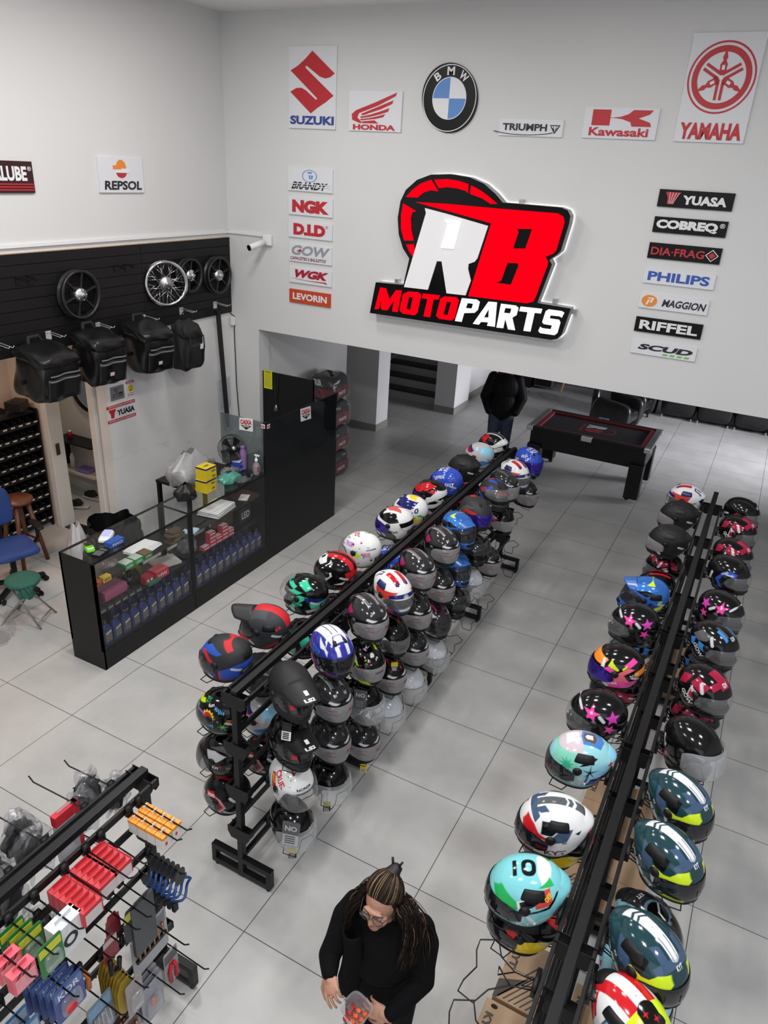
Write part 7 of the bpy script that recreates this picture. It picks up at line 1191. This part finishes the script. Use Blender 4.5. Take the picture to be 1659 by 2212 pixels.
for a in (('black and maroon glove in clear bag, farthest hook of the far side', 0, 1.78, 2, (.09, .16, .2), 1, None, True), ('black glove in clear bag behind the top rail', 0, 1.68, 1, (.08, .15, .24), 2), ('maroon trimmed pouch in clear bag under the far rail end', 0, 1.84, 0, (.06, .14, .2), 3, None, True), ('dark bag of parts hanging low behind the red boxes', 1, 1.7, 0, (.08, .18, .24), 4), ('tall bag of dark cloth at upper left of the accessory rack', 0, 1.44, 3, (.1, .18, .26), 5), ('round black part in clear bag left of the red card pack', 0, 1.42, 1, (.12, .17, .22), 6),
    ('crumpled clear bag with black cover at left edge', 0, 1.22, 2, (.12, .2, .26), 7), ('clear bag with black part hanging near left edge', 0, 1.2, 0, (.1, .2, .3), 8), ('black bag hanging behind the white headset box', 1, 1.5, 0, (.1, .2, .26), 9), ('black bag of parts behind the green blister packs', 1, 1.3, 0, (.1, .2, .28), 10), ('dark cover in clear bag at the left frame edge', 0, 1.08, 1, (.1, .2, .3), 11)): bagged(*a)
t = pack('mirror_pack', 'tall red and white printed pack on the far side', -1, 0, 1.58, 1, (.03, .13, .3), (.5, .5, .52), gap=.07); MB().bb((-.016, -.066, -.06), (.017, .066, .0)).build('red_header', RED, t); MB().bb((-.017, -.067, -.3), (.018, -.045, 0)).build('red_side', RED, t); m = MB(); text_quad(m, 'JAM', [(-.04, -.1), (.06, -.1), (.06, -.16), (-.04, -.16)], lambda a, b: Vector((-.017, a, b)), (-1, 0, 0), .001); m.build('print', C_BLK, t)
pack('soft_red_pack', 'dark red soft pack behind the nearest red boxes', 1, 1, 1.5, -1, (.02, .11, .16), (.28, .02, .04), x0=.0, dz=.22)
# ================================================================ CARDBOARD BOXES UNDER THE RIGHT RACK
KB = mat('kraft_cardboard', (.36, .24, .145), .7, noise=.1, nscale=6); KD = mat('kraft_print', (.05, .042, .036), .6)
def kbox(label, x0, x1, y0, y1, h, txt, holes=True, stripes=True):
    t = thing('cardboard_box', label, 'box', ((x0+x1)/2, (y0+y1)/2, 0)); w, l = x1-x0, y1-y0; f = lambda x, y: Vector((x, y, h))
    MB().bb((-w/2, -l/2, 0), (w/2, l/2, h)).build('carton', KB, t, bevel=.004)
    q = MB(); s = min(.1, w*.25); text_quad(q, txt, [(-w/2+.06, l/2-.07), (-w/2+.06, l/2-.19), (-w/2+.02, l/2-.19), (-w/2+.02, l/2-.07)][::1], f, (0, 0, 1), .0015, .05)
    if stripes:
        for k in range(6): q.poly([[(-w/2+.02+.03*k, -l/2+.01), (-w/2+.028+.03*k, -l/2+.01), (-w/2+.0+.03*k+.16, -l/2+.2), (-w/2-.008+.03*k+.16, -l/2+.2)]], f, .0015, (0, 0, 1))
        q.poly([[(-w/2, -l/2), (-w/2+.02, -l/2), (-w/2+.15, -l/2+.17), (-w/2, -l/2+.1)]], f, .0015, (0, 0, 1))
    q.build('print', KD, t)
    if holes: MB().poly([circ(-w/2+.05, l/2-.03, .018, 12, .012)], f, .001, (0, 0, 1)).build('hand_hole', LIN, t)
    MB().bb((-w/2, -.002, h-.001), (w/2, .002, h+.0012)).build('flap_seam', mat('kraft_seam', (.22, .14, .08), .7), t)
kbox('brown cardboard box with black print under the right rack, second from camera', -.44, -.115, 2.46, 2.84, .39, 'KYT'); kbox('brown cardboard box under the right rack at bottom edge of view', -.46, -.115, 2.14, 2.44, .39, 'KYT'); kbox('flat brown cardboard box under the right rack behind the white and red helmet', -.42, .16, 3.42, 3.98, .155, 'TECH'); kbox('flat brown cardboard box under the right rack below the palm helmet', -.38, .14, 4.02, 4.58, .155, 'TECH'); kbox('brown cardboard box under the far half of the right rack', -.28, .16, 5.96, 6.9, .155, 'ECO', False, False)
kbox('brown cardboard box on the floor right under the three teal-yellow helmets', -.068, .2, 2.2, 2.75, .39, 'KYT', False, False)
# ================================================================ LOUNGE: pool table, armchairs, ottomans
t = thing('pool_table', 'black pool table with red cushions in the lounge', 'pool table', (-1.99, 10.92, 0)); hx, hy = .9, .53
MB().bb((-hx+.05, -hy+.05, .52), (hx-.05, hy-.05, .8)).build('apron', BLKW, t, bevel=.006); m = MB(); m.bb((-hx+.12, -hy+.12, .8), (hx-.12, hy-.12, .822)); m.build('cloth', mat('charcoal_felt', (.018, .018, .024), .9, noise=.2, nscale=50), t)
RAIL = mat('table_rail_grey', (.2, .2, .21), .3, .3)
for a, b in (((-hx, -hy), (hx, -hy+.07)), ((-hx, hy-.07), (hx, hy)), ((-hx, -hy), (-hx+.09, hy)), ((hx-.09, -hy), (hx, hy))): MB().bb((*a, .8), (*b, .86)).build('rail', RAIL if abs(a[0]-b[0]) < .2 else BLKW, t, bevel=.006)
CUS = mat('crimson_cushion', (.24, .01, .025), .7)
for a, b in (((-hx+.1, -hy+.07), (hx-.1, -hy+.115)), ((-hx+.1, hy-.115), (hx-.1, hy-.07)), ((-hx+.09, -hy+.1), (-hx+.16, hy-.1)), ((hx-.16, -hy+.1), (hx-.09, hy-.1))): MB().bb((*a, .815), (*b, .853)).build('cushion', CUS, t, bevel=.008)
for x in (-hx, 0, hx):
    for s in (-1, 1):
        if x == 0: MB().bb((-.08, s*hy-.035, .79), (.08, s*hy+.035, .866)).build('pocket_plate', STEEL, t, bevel=.01)
        else: MB().bb((x-.09 if x > 0 else x-.01, s*hy-(.09 if s > 0 else .01), .79), (x+.01 if x > 0 else x+.09, s*hy+(.01 if s > 0 else .09), .866)).build('corner_plate', STEEL, t, bevel=.012)
for sx in (-1, 1):
    for sy in (-1, 1):
        l = MB().box((sx*(hx-.14), sy*(hy-.08), .33), (.2, .2, .52)).build('leg', BLKW, t, bevel=.006)
        for k in (-1, 1): MB().ell((sx*(hx-.14)+k*.06, sy*(hy-.08)-k*.02, .035), (.035, .03, .035)).build('castor', BLKP if sx*k < 0 else film('clear_castor', (.8, .8, .8), .3, .1, .3), l, True)
q = MB(); f = lambda x, y: Vector((x, y, .8225)); text_quad(q, 'MOTOPARTS', [(-.17, .18), (-.17, -.2), (-.22, -.2), (-.22, .18)], f, (0, 0, 1), .001, .05); q.poly([circ(.16, .02, .15, 28), circ(.16, .02, .125, 28)], f, .001, (0, 0, 1)); text_quad(q, 'B', [(.12, .02), (.12, -.17), (-.14, -.17), (-.14, .02)], f, (0, 0, 1), .0015, .08); q.build('red_logo', mat('felt_red_print', (.3, .03, .04), .8), t)
q = MB(); text_quad(q, 'R', [(.14, .2), (.14, .02), (-.14, .02), (-.14, .2)], f, (0, 0, 1), .0015, .08); q.build('white_logo', mat('felt_white_print', (.6, .6, .62), .8), t)
LEA = mat('black_leather', (.012, .012, .013), .3, bump=.2, nscale=50)
def armchair(label, x, y, rz):
    t = thing('armchair', label, 'armchair', (x, y, 0), rz, 'leather armchairs by the pool table'); soft_box(MB(), (.05, 0, .32), (.6, .56, .2), None, 1, 9, .004, 1).build('seat', LEA, t, True); soft_box(MB(), (-.3, 0, .5), (.16, .72, .6), Euler((0, -.1, 0)), .94, 10, .004, 2).build('backrest', LEA, t, True)
    for s in (-1, 1): soft_box(MB(), (.02, s*.34, .36), (.7, .13, .56), Euler((0, .12, 0)), .97, 10, .003, 3).build('arm', LEA, t, True)
    for a in (-.26, .28):
        for s in (-1, 1): MB().cyl((a, s*.3, 0), (a, s*.3, .12), .02, 10).build('foot', BLKP, t)
armchair('black leather armchair nearer the pool table', -2.2, 13.75, -.15); armchair('black leather armchair behind the nearer one', -2.1, 14.75, -.15)
for k in range(5):
    t = thing('ottoman', f'black leather ottoman, {NTH[k]} from the left of the far row', 'ottoman', (-1.26+.68*k, 15.5, 0), 0, 'ottomans along the far wall'); soft_box(MB(), (0, 0, .3), (.64, .6, .5), None, 1, 10, .003, k).build('body', LEA, t, True); soft_box(MB(), (0, -.03, .53), (.6, .6, .1), None, .97, 9, .003, k+4).build('cushion', LEA, t, True)
    for s in (-1, 1): MB().cyl((s*.28, -.26, 0), (s*.28, -.26, .06), .018, 10).build('foot', CHROME, t)
t = thing('waste_bin', 'round black bin with white label beside the ottomans', 'bin', (-1.86, 15.5, 0)); MB().lathe([(.001, 0), (.17, 0), (.2, .5), (.19, .5), (.17, .03)], n=28).build('bucket', BLKP, t, True); MB().grid(lambda u, v: Vector(((.184+.03*v)*math.sin((u-.5)*1.4), -(.184+.03*v)*math.cos((u-.5)*1.4), .2+.22*v)), 10, 4).build('label', PAPER, t, True)
t = thing('bench', 'low black bench with pale wooden legs at the far wall', 'bench', (-3.35, 15.9, 0)); MB().bb((-.45, -.2, .3), (.45, .25, .42)).build('seat', LEA, t, bevel=.01)
for sx in (-1, 1): MB().cyl((sx*.4, -.15, 0), (sx*.36, -.1, .3), .022, 10).build('leg', mat('pale_wood', (.5, .32, .15), .5), t)
t = thing('floor_sheet', 'crumpled clear plastic sheet on the lounge floor', 'sheet', (-4.0, 15.1, 0)); rg = random.Random(3); MB().grid(lambda u, v: Vector(((u-.5)*.9, (v-.5)*.5, .02+.03*math.sin(9*u+3*v)*math.sin(7*v+2)+.012*rg.random())), 20, 14).build('sheet', POLY, t, True)
t = thing('speaker_box', 'dark grey floor speaker near the far wall', 'speaker', (-4.15, 15.85, 0)); MB().bb((-.2, -.18, .04), (.2, .2, .5)).build('cabinet', mat('grey_cabinet', (.09, .09, .095), .5), t, bevel=.01); MB().bb((-.18, -.185, .08), (.18, -.178, .46)).build('grille', BLKP, t)
t = thing('dark_cabinet', 'black cabinet at the end of the white stair wall', 'cabinet', (-4.75, 15.9, 0)); MB().bb((-.35, -.3, 0), (.35, .3, 1.1)).build('body', BLKW, t, bevel=.006); MB().bb((-.02, -.31, .5), (.02, -.3, .7)).build('handle', STEEL, t)
# ================================================================ PEOPLE
SKIN = mat('skin', (.4, .205, .135), .5, noise=.06, nscale=30)
def blob(parts, name, m, parent, voxel=.005, smooth=6, bumps=None):
    b = MB()
    for p in parts:
        if p[0] == 'c':
            _, a, ra, c, rc = p; a, c = Vector(a), Vector(c); d = c-a; L = d.length; x = d.normalized() if L > 1e-6 else Vector((0, 0, 1)); M = x.to_track_quat('Z', 'Y').to_matrix(); n = 6
            prof = [(max(1e-4, ra*math.cos(q)), ra*math.sin(q)) for q in [-math.pi/2+math.pi/2*i/n for i in range(n+1)]]+[(max(1e-4, rc*math.cos(q)), L+rc*math.sin(q)) for q in [math.pi/2*i/n for i in range(n+1)]]
            b.lathe(prof, a, M, 18, True)
        else: b.ell(p[1], p[2], p[3] if len(p) > 3 else None, 22, 14)
    o = b.build(name, m, parent, True); q = o.modifiers.new('r', 'REMESH'); q.mode = 'VOXEL'; q.voxel_size = voxel; q.use_smooth_shade = True
    if smooth: q = o.modifiers.new('s', 'SMOOTH'); q.factor = .5; q.iterations = smooth
    return o
def limb(*pts): return [('c', pts[i][0], pts[i][1], pts[i+1][0], pts[i+1][1]) for i in range(len(pts)-1)]
WS = .93; W0 = fl(838, 1912, 1.47); W0.z = 0; wo = thing('person', 'woman in black sweater with glasses eating strawberries from a tub', 'person', W0); wo.scale = (WS,)*3
V = lambda x, y, z: Vector((x, y, z))
def wl(u, v, z): return (fl(u, v, z)-W0)/WS      # measured joint -> her own frame
# local frame: +x is image right, -y faces the camera
Hc = V(-.01, -.03, 1.50); HM = Matrix.Rotation(-.04, 3, 'Z') @ Matrix.Rotation(.09, 3, 'X')   # head bowed forward
h = lambda x, y, z: Hc+HM @ V(x, y, z)
shR, shL = V(-.165, .0, 1.335), V(.17, .05, 1.335); elR, elL = wl(712, 2062, 1.06), wl(915, 2118, 1.0); wrR, wrL = wl(712, 2104, 1.06), wl(838, 2196, .93)
body = [('e', h(0, .01, .02), (.074, .092, .105), HM), ('e', h(0, -.03, -.045), (.058, .062, .075), HM), ('e', h(0, -.068, -.09), (.028, .026, .022), HM),  # skull, face, chin
    ('c', h(0, -.086, .012), .010, h(0, -.101, -.028), .0125), ('e', h(-.011, -.094, -.032), (.009, .01, .008), HM), ('e', h(.011, -.094, -.032), (.009, .01, .008), HM), ('e', h(0, -.082, .03), (.05, .016, .012), HM),
    ('e', h(0, -.092, -.06), (.022, .012, .0055), HM), ('e', h(0, -.09, -.068), (.019, .01, .006), HM), ('e', h(-.04, -.062, -.025), (.024, .024, .026), HM), ('e', h(.04, -.062, -.025), (.024, .024, .026), HM), ('e', h(-.076, .01, -.01), (.01, .018, .03), HM), ('e', h(.076, .01, -.01), (.01, .018, .03), HM)]
body += limb((h(0, .02, -.06), .052), (V(0, .02, 1.36), .058)) + [('e', V(0, .02, 1.22), (.17, .11, .17)), ('e', V(0, .01, 1.0), (.16, .12, .18)), ('e', V(0, .02, .85), (.175, .13, .14))]
body += limb((shR, .05), (elR, .042), (wrR, .027)) + limb((shL, .05), (elL, .042), (wrL, .027)) + limb((V(-.09, .02, .85), .085), (V(-.1, .0, .47), .055), (V(-.1, .03, .08), .036)) + limb((V(.09, .02, .85), .085), (V(.1, .0, .47), .055), (V(.1, .03, .08), .036)) + limb((V(-.1, .04, .04), .035), (V(-.11, -.13, .03), .028)) + limb((V(.1, .04, .04), .035), (V(.11, -.13, .03), .028))
def hand(w, dirv, nrm, side, curl, spread=.0, size=1.0, thumb=None):
    """palm, four unequal bent fingers and a thumb; dirv = fingers, nrm = back of the hand"""
    d = Vector(dirv).normalized(); n = Vector(nrm); n = (n-d*n.dot(d)).normalized(); s = d.cross(n)*side; P = []; S = size
    pc = w+d*.045*S; Mx = Matrix((s, d, n)).transposed(); P.append(('e', pc, (.041*S, .05*S, .017*S), Mx)); P += limb((w-d*.01, .026*S), (w+d*.03*S, .024*S))
    for k, (off, L) in enumerate(((-.034, .068), (-.0115, .077), (.0115, .072), (.034, .058))):
        b = w+d*.083*S+s*off*S-d*abs(off-.0)*.12; c = curl[k] if isinstance(curl, (list, tuple)) else curl; a = .25*c; q = b; r = (.0086-.0006*(k == 3))*S; pts = [(w+d*.05*S+s*off*.8*S, .012*S), (b, r*1.08)]
        for seg, fr in enumerate((.42, .33, .25)):
            a += c*(.55, .75, .5)[seg]; q = q+(d*math.cos(a)-n*math.sin(a)+s*spread*off*4)*L*fr*S; pts.append((q, r*(1-.09*(seg+1))))
        P += limb(*pts)
    th = thumb or (s*-.75+d*.55-n*.45, s*-.15+d*.8-n*.55); b = w+d*.02*S-s*.026*S; q1 = b+th[0].normalized()*.042*S; q2 = q1+th[1].normalized()*.03*S; q3 = q2+th[1].normalized()*.024*S
    return P+limb((b, .016*S), (q1, .0125*S), (q2, .0115*S), (q3, .0095*S))
DR = V(.5, -.6, -.3).normalized(); hR = hand(wrR, DR, V(-.45, -.3, .8), -1, [.45, .55, .7, .85], 0, .95)
hL = hand(wrL, V(-.9, -.1, .05), V(.1, -.75, .6), 1, [.5, .55, .6, .7], 0, .95)
blob(body+hR+hL, 'body', SKIN, wo, .0035, 2)
BKN = mat('black_sweater_knit', (.0025, .0025, .003), .9, spec=.15, bump=.25, nscale=160)
def lerp(a, b, t): return Vector(a).lerp(Vector(b), t)
sw = [('e', V(.0, .02, 1.26), (.185, .115, .12)), ('e', V(0, .005, 1.16), (.185, .14, .18)), ('e', V(0, -.02, 1.12), (.16, .14, .12)), ('e', V(0, .0, .98), (.18, .15, .2)), ('e', V(0, .01, .83), (.195, .155, .16)), ('c', V(0, .03, 1.36), .072, V(0, .02, 1.3), .11)]
for sh, el, wr in ((shR, elR, wrR), (shL, elL, wrL)):
    sw += limb((sh+V(0, 0, .025), .055), (lerp(sh, el, .25)+V((.012 if sh is shL else -.012), 0, 0), .07), (lerp(sh, el, .7), .06), (el, .054), (lerp(el, wr, .5), .048), (lerp(el, wr, .92), .04)); sw += limb((sh, .065), (V(0, .03, 1.32), .075))
blob(sw, 'sweater', BKN, wo, .008, 8)
# open front panel of the cardigan on her right side
MB().grid(lambda u, v: V(-.17+.11*u+.02*math.sin(3*v), -.11-.055*math.sin(math.pi*u*.9)-.02*v, 1.33-.36*v-.05*u*v), 10, 16).build('cardigan_lapel', BKN, wo, True, solid=.008); MB().grid(lambda u, v: V(-.235+.03*u, -.12+.03*math.sin(4*u), 1.02-.2*v*(1-.3*u)), 8, 10).build('cardigan_hem', BKN, wo, True, solid=.01)
blob(limb((V(-.09, .02, .84), .105), (V(-.1, .0, .47), .078), (V(-.1, .03, .1), .06)) + limb((V(.09, .02, .84), .105), (V(.1, .0, .47), .078), (V(.1, .03, .1), .06)) + [('e', V(0, .02, .85), (.19, .15, .12))], 'trousers', mat('black_trousers', (.0025, .0025, .003), .85, spec=.2), wo, .01, 5)
for s in (-1, 1): blob(limb((V(s*.1, .05, .045), .046), (V(s*.11, -.14, .035), .036)), 'shoe', BLKP, wo, .008, 4)
# hair: streaked cap, loose locks over the shoulders, claw clip
def hair_mat():
    m = bpy.data.materials.new('streaked_hair'); m.use_nodes = True; nt = m.node_tree; b = nt.nodes['Principled BSDF']; a = nt.nodes.new('ShaderNodeAttribute'); a.attribute_name = 'paint'; nt.links.new(a.outputs['Color'], b.inputs['Base Color']); b.inputs['Roughness'].default_value = .5; b.inputs['Specular IOR Level'].default_value = .15; return m
HAIR = hair_mat(); DK, BL = (.008, .005, .0035), (.24, .15, .08)
def hair_obj(mb, cols, name):
    o = mb.build(name, HAIR, wo, True); at = o.data.color_attributes.new('paint', 'FLOAT_COLOR', 'POINT'); at.data.foreach_set('color', np.concatenate([np.array(cols, np.float32), np.ones((len(cols), 1), np.float32)], 1).ravel()); return o
rg = random.Random(11); m = MB(); cols = []; bun = h(.012, .1, .118)
blob([('e', h(0, .028, .03), (.083, .09, .108), HM), ('e', h(0, .06, -.03), (.082, .065, .1), HM), ('e', h(-.068, .02, -.04), (.02, .045, .075), HM), ('e', h(.068, .025, -.04), (.02, .045, .075), HM), ('c', h(0, .06, .09), .05, bun, .03)], 'hair_base', mat('dark_hair', DK, .5), wo, .006, 4)
def strand(pts, r, col):
    n0 = len(m.v); m.tube(pts, r, 5); cols.extend([col]*(len(m.v)-n0))
def hs(d, k=1.0): d = Vector(d).normalized(); return h(d.x*.083*k, .028+d.y*.09*k, .03+d.z*.108*k)
for k in range(620):   # swept from the forehead and temples up to the clip
    a = -1.9+3.8*rg.random(); d0 = Vector((math.sin(a), -math.cos(a), .12+.3*max(0, math.cos(a))-.5*max(0, abs(a)-1.1))); d1 = Vector((.12+.25*math.sin(a)*rg.random(), .75, .85)); L = []
    pf = .022*max(0, math.cos(a)); kk = 1.03+.035*rg.random(); ph = rg.random()*6
    for i in range(9):
        q = i/8; d = d0.normalized().lerp(d1.normalized(), q); L.append(hs(d, kk+.004*math.sin(5*q+ph)+pf*4*math.sin(math.pi*min(1, q*1.3))))
    c = BL if rg.random() < (.2 if abs(a) < 1.3 else .07) else ((.035, .022, .014) if rg.random() < .4 else DK); strand(L, [.001]+[.0021]*7+[.0014], c)
for s in (-1, 1):      # loose lengths
    for k in range(420):
        a = rg.random(); p0 = h(s*(.078+.008*rg.random()), -.01+.09*a, .03-.08*rg.random()); end = (V(-.12-.05*a, -.1-.05*rg.random()+.07*a, 1.14+.16*rg.random()) if s < 0 else V(.13+.12*a*rg.random()+.03*a, -.06-.07*rg.random()+.1*a, 1.18+.16*rg.random()))
        L = [p0]; ph = rg.random()*6
        for i in range(1, 9):
            q = i/8; L.append(lerp(p0, end, q)+V(s*.035*math.sin(math.pi*q)+.008*math.sin(ph+7*q), -.02*(s < 0)*math.sin(math.pi*q)+.008*math.cos(ph+6*q), .05*math.sin(math.pi*q)))
        strand(L, [.0016, .0016, .0016, .0016, .0015, .0014, .0012, .0009, .0004], BL if rg.random() < .07 else ((.03, .018, .012) if rg.random() < .3 else DK))
hair_obj(m, cols, 'hair')
cl = MB(); [cl.tube([bun+HM @ V(x, -.005, .0), bun+HM @ V(x*1.6, .01, .03), bun+HM @ V(x*2.2, .02, .045)], .006, 6) for x in (-.012, .012)]; cl.cyl(bun+HM @ V(-.02, .02, -.02), bun+HM @ V(.02, .02, -.02), .012, 10); cl.build('hair_clip', BLKP, wo, True)
g = MB(); FR = mat('dark_glasses_frame', (.03, .018, .016), .3)
for s in (-1, 1): g.tube([h(s*.032+.027*math.cos(a), -.106+.008*abs(math.cos(a)), .006+.022*math.sin(a)) for a in [2*math.pi*i/24 for i in range(24)]], .0018, 6, True); g.tube([h(s*.059, -.098, .012), h(s*.078, -.04, .012), h(s*.08, .02, .008)], .002, 6)
g.tube([h(-.007, -.106, .01), h(0, -.11, .014), h(.007, -.106, .01)], .002, 6); gl = g.build('glasses', FR, wo, True)
for s in (-1, 1): MB().poly([circ(0, 0, .026, 20, .021)], lambda a, b, s=s: h(s*.032+a, -.105, .006+b), 0, None).build('lens', film('spectacle_lens', (.85, .85, .85), .02, .03, .2), gl)
for s in (-1, 1):
    MB().ell(h(s*.032, -.081, .004), (.0115, .009, .0042), HM, 14, 8).build('eye', mat('eye_white', (.25, .21, .19), .3), wo, True); MB().tube([h(s*.012, -.097, .03), h(s*.034, -.094, .036), h(s*.054, -.08, .028)], .0018, 6).build('eyebrow', mat('dark_hair', DK, .5), wo, True); MB().tube([h(s*.02, -.09, .004), h(s*.033, -.091, -.001), h(s*.045, -.086, .004)], .0022, 6).build('eyelashes', mat('dark_hair', DK, .5), wo, True)
MB().grid(lambda u, v: h((u-.5)*.042*(1-.25*abs(2*v-1)), -.1035-.002*math.sin(math.pi*v)+.016*(2*u-1)**2, -.054-.019*v), 10, 6).build('lips', mat('lips', (.36, .1, .09), .4), wo, True)
MB().tube([wrR+DR*.088+V(-.012*math.cos(a), -.012*math.sin(a), .011*math.sin(a*1.0)) for a in [2*math.pi*i/16 for i in range(16)]], .0022, 6, True).build('ring', mat('gold', (.7, .4, .2), .25, 1), wo, True)
# tub, strawberries and fork
TB = fl(768, 2198, .9); t = thing('food_tub', 'clear square plastic tub held by the woman', 'tub', TB, -.25); TM = film('tub_plastic', (.8, .8, .84), .22, .12, .35)
m = MB()
for r0, z0, r1, z1 in ((.042, 0, .055, .06), (.055, .06, .062, .062), (.062, .062, .062, .068)):
    n = 32; sq = lambda r, z: [Vector((r*math.copysign(abs(math.cos(a))**.5, math.cos(a)), r*math.copysign(abs(math.sin(a))**.5, math.sin(a)), z)) for a in [2*math.pi*i/n for i in range(n)]]
    m.add(sq(r0, z0)+sq(r1, z1), [[i, (i+1) % n, n+(i+1) % n, n+i] for i in range(n)])
m.build('wall', TM, t, True); MB().poly([circ(0, 0, .046, 24)], lambda a, b: Vector((a, b, .002)), .001, (0, 0, 1)).build('bottom', TM, t)
rg = random.Random(4); SB_ = mat('strawberry_flesh', (.55, .03, .02), .35, noise=.4, nscale=120); SO = mat('strawberry_cut', (.7, .13, .04), .35, noise=.3, nscale=120)
for k in range(9):
    q = thing('strawberry_piece', 'cut red strawberry piece in the plastic tub', 'fruit', TB+V(-.03+.03*(k % 3), -.03+.028*(k//3), .014), rg.random()*3, 'strawberry pieces in the tub'); soft_box(MB(), (0, 0, 0), (.026, .022, .02), Euler((rg.random(), rg.random(), 0)), .75, 6, .001, k).build('flesh', SO if k % 3 else SB_, q, True)
hp = fl(731, 2140, 1.0); fe = TB+V(-.022, .0, .032); t = thing('fork', 'slim metal fork in her right hand reaching into the tub', 'fork', hp); d_ = fe-hp; m = MB(); m.tube([-d_.normalized()*.05, d_*.5, d_*.72], .0032, 8); m.build('handle', STEEL, t, True); s_v = d_.normalized().cross(V(0, 0, 1)).normalized(); m = MB(); m.bar(d_*.7, d_*.84, .018, .003)
for k in range(4): m.tube([d_*.82+s_v*(.006*(k-1.5)), d_*1.02+s_v*(.0055*(k-1.5))], .0014, 5)
m.build('tines', STEEL, t)
# second person at the back, head hidden by the beam
po = thing('person', 'person in black jacket and jeans standing by the pool table', 'person', (-3.42, 10.72, 0), .35); b2 = [('e', V(0, 0, 1.62), (.08, .1, .12)), ('c', V(0, 0, 1.55), .06, V(0, .01, 1.4), .07), ('e', V(0, 0, 1.2), (.17, .11, .25)), ('e', V(0, 0, .92), (.16, .12, .14))]
for s in (-1, 1): b2 += limb((V(s*.18, 0, 1.42), .055), (V(s*.27, -.02, 1.12), .045), (V(s*.2, -.12, .93), .032), (V(s*.13, -.06, .95), .035)) + limb((V(s*.09, 0, .9), .09), (V(s*.1, -.01, .5), .06), (V(s*.1, .02, .08), .04), (V(s*.11, -.12, .04), .035)) + limb((V(s*.13, -.06, .95), .03), (V(s*.1, -.04, .92), .012)) + [x for k in range(4) for x in limb((V(s*.13+s*.015*(k-1.5), -.06, .94), .011), (V(s*.12+s*.015*(k-1.5), -.05, .88), .009))]
blob(b2, 'body', SKIN, po, .006, 3); JK = mat('black_puffer', (.003, .003, .004), .6, spec=.2, bump=.3, nscale=20); jk = [('e', V(0, 0, 1.28), (.24, .17, .24)), ('e', V(0, 0, 1.0), (.235, .18, .27)), ('c', V(0, .01, 1.5), .09, V(0, 0, 1.35), .14)]
for s in (-1, 1): jk += limb((V(s*.19, 0, 1.42), .085), (V(s*.285, -.02, 1.12), .08), (V(s*.2, -.12, .92), .066))
blob(jk, 'jacket', JK, po, .01, 5); blob([('c', V(-.08, .06, 1.5), .045, V(.08, .06, 1.5), .045), ('c', V(-.07, -.04, 1.49), .035, V(.07, -.04, 1.49), .035)], 'hood', mat('maroon_hood', (.08, .01, .015), .8), po, .01, 4)
blob([x for s in (-1, 1) for x in limb((V(s*.09, 0, .88), .115), (V(s*.1, -.01, .5), .088), (V(s*.1, .02, .07), .075))]+[('e', V(0, 0, .88), (.19, .14, .12))], 'jeans', mat('blue_jeans', (.035, .05, .085), .8, noise=.3, nscale=25), po, .01, 4)
for s in (-1, 1): blob(limb((V(s*.1, .04, .05), .05), (V(s*.11, -.15, .04), .042)), 'shoe', BLKP, po, .01, 3)
MB().ell((0, .02, 1.66), (.092, .11, .1)).build('hair', mat('dark_hair', DK, .5), po, True)
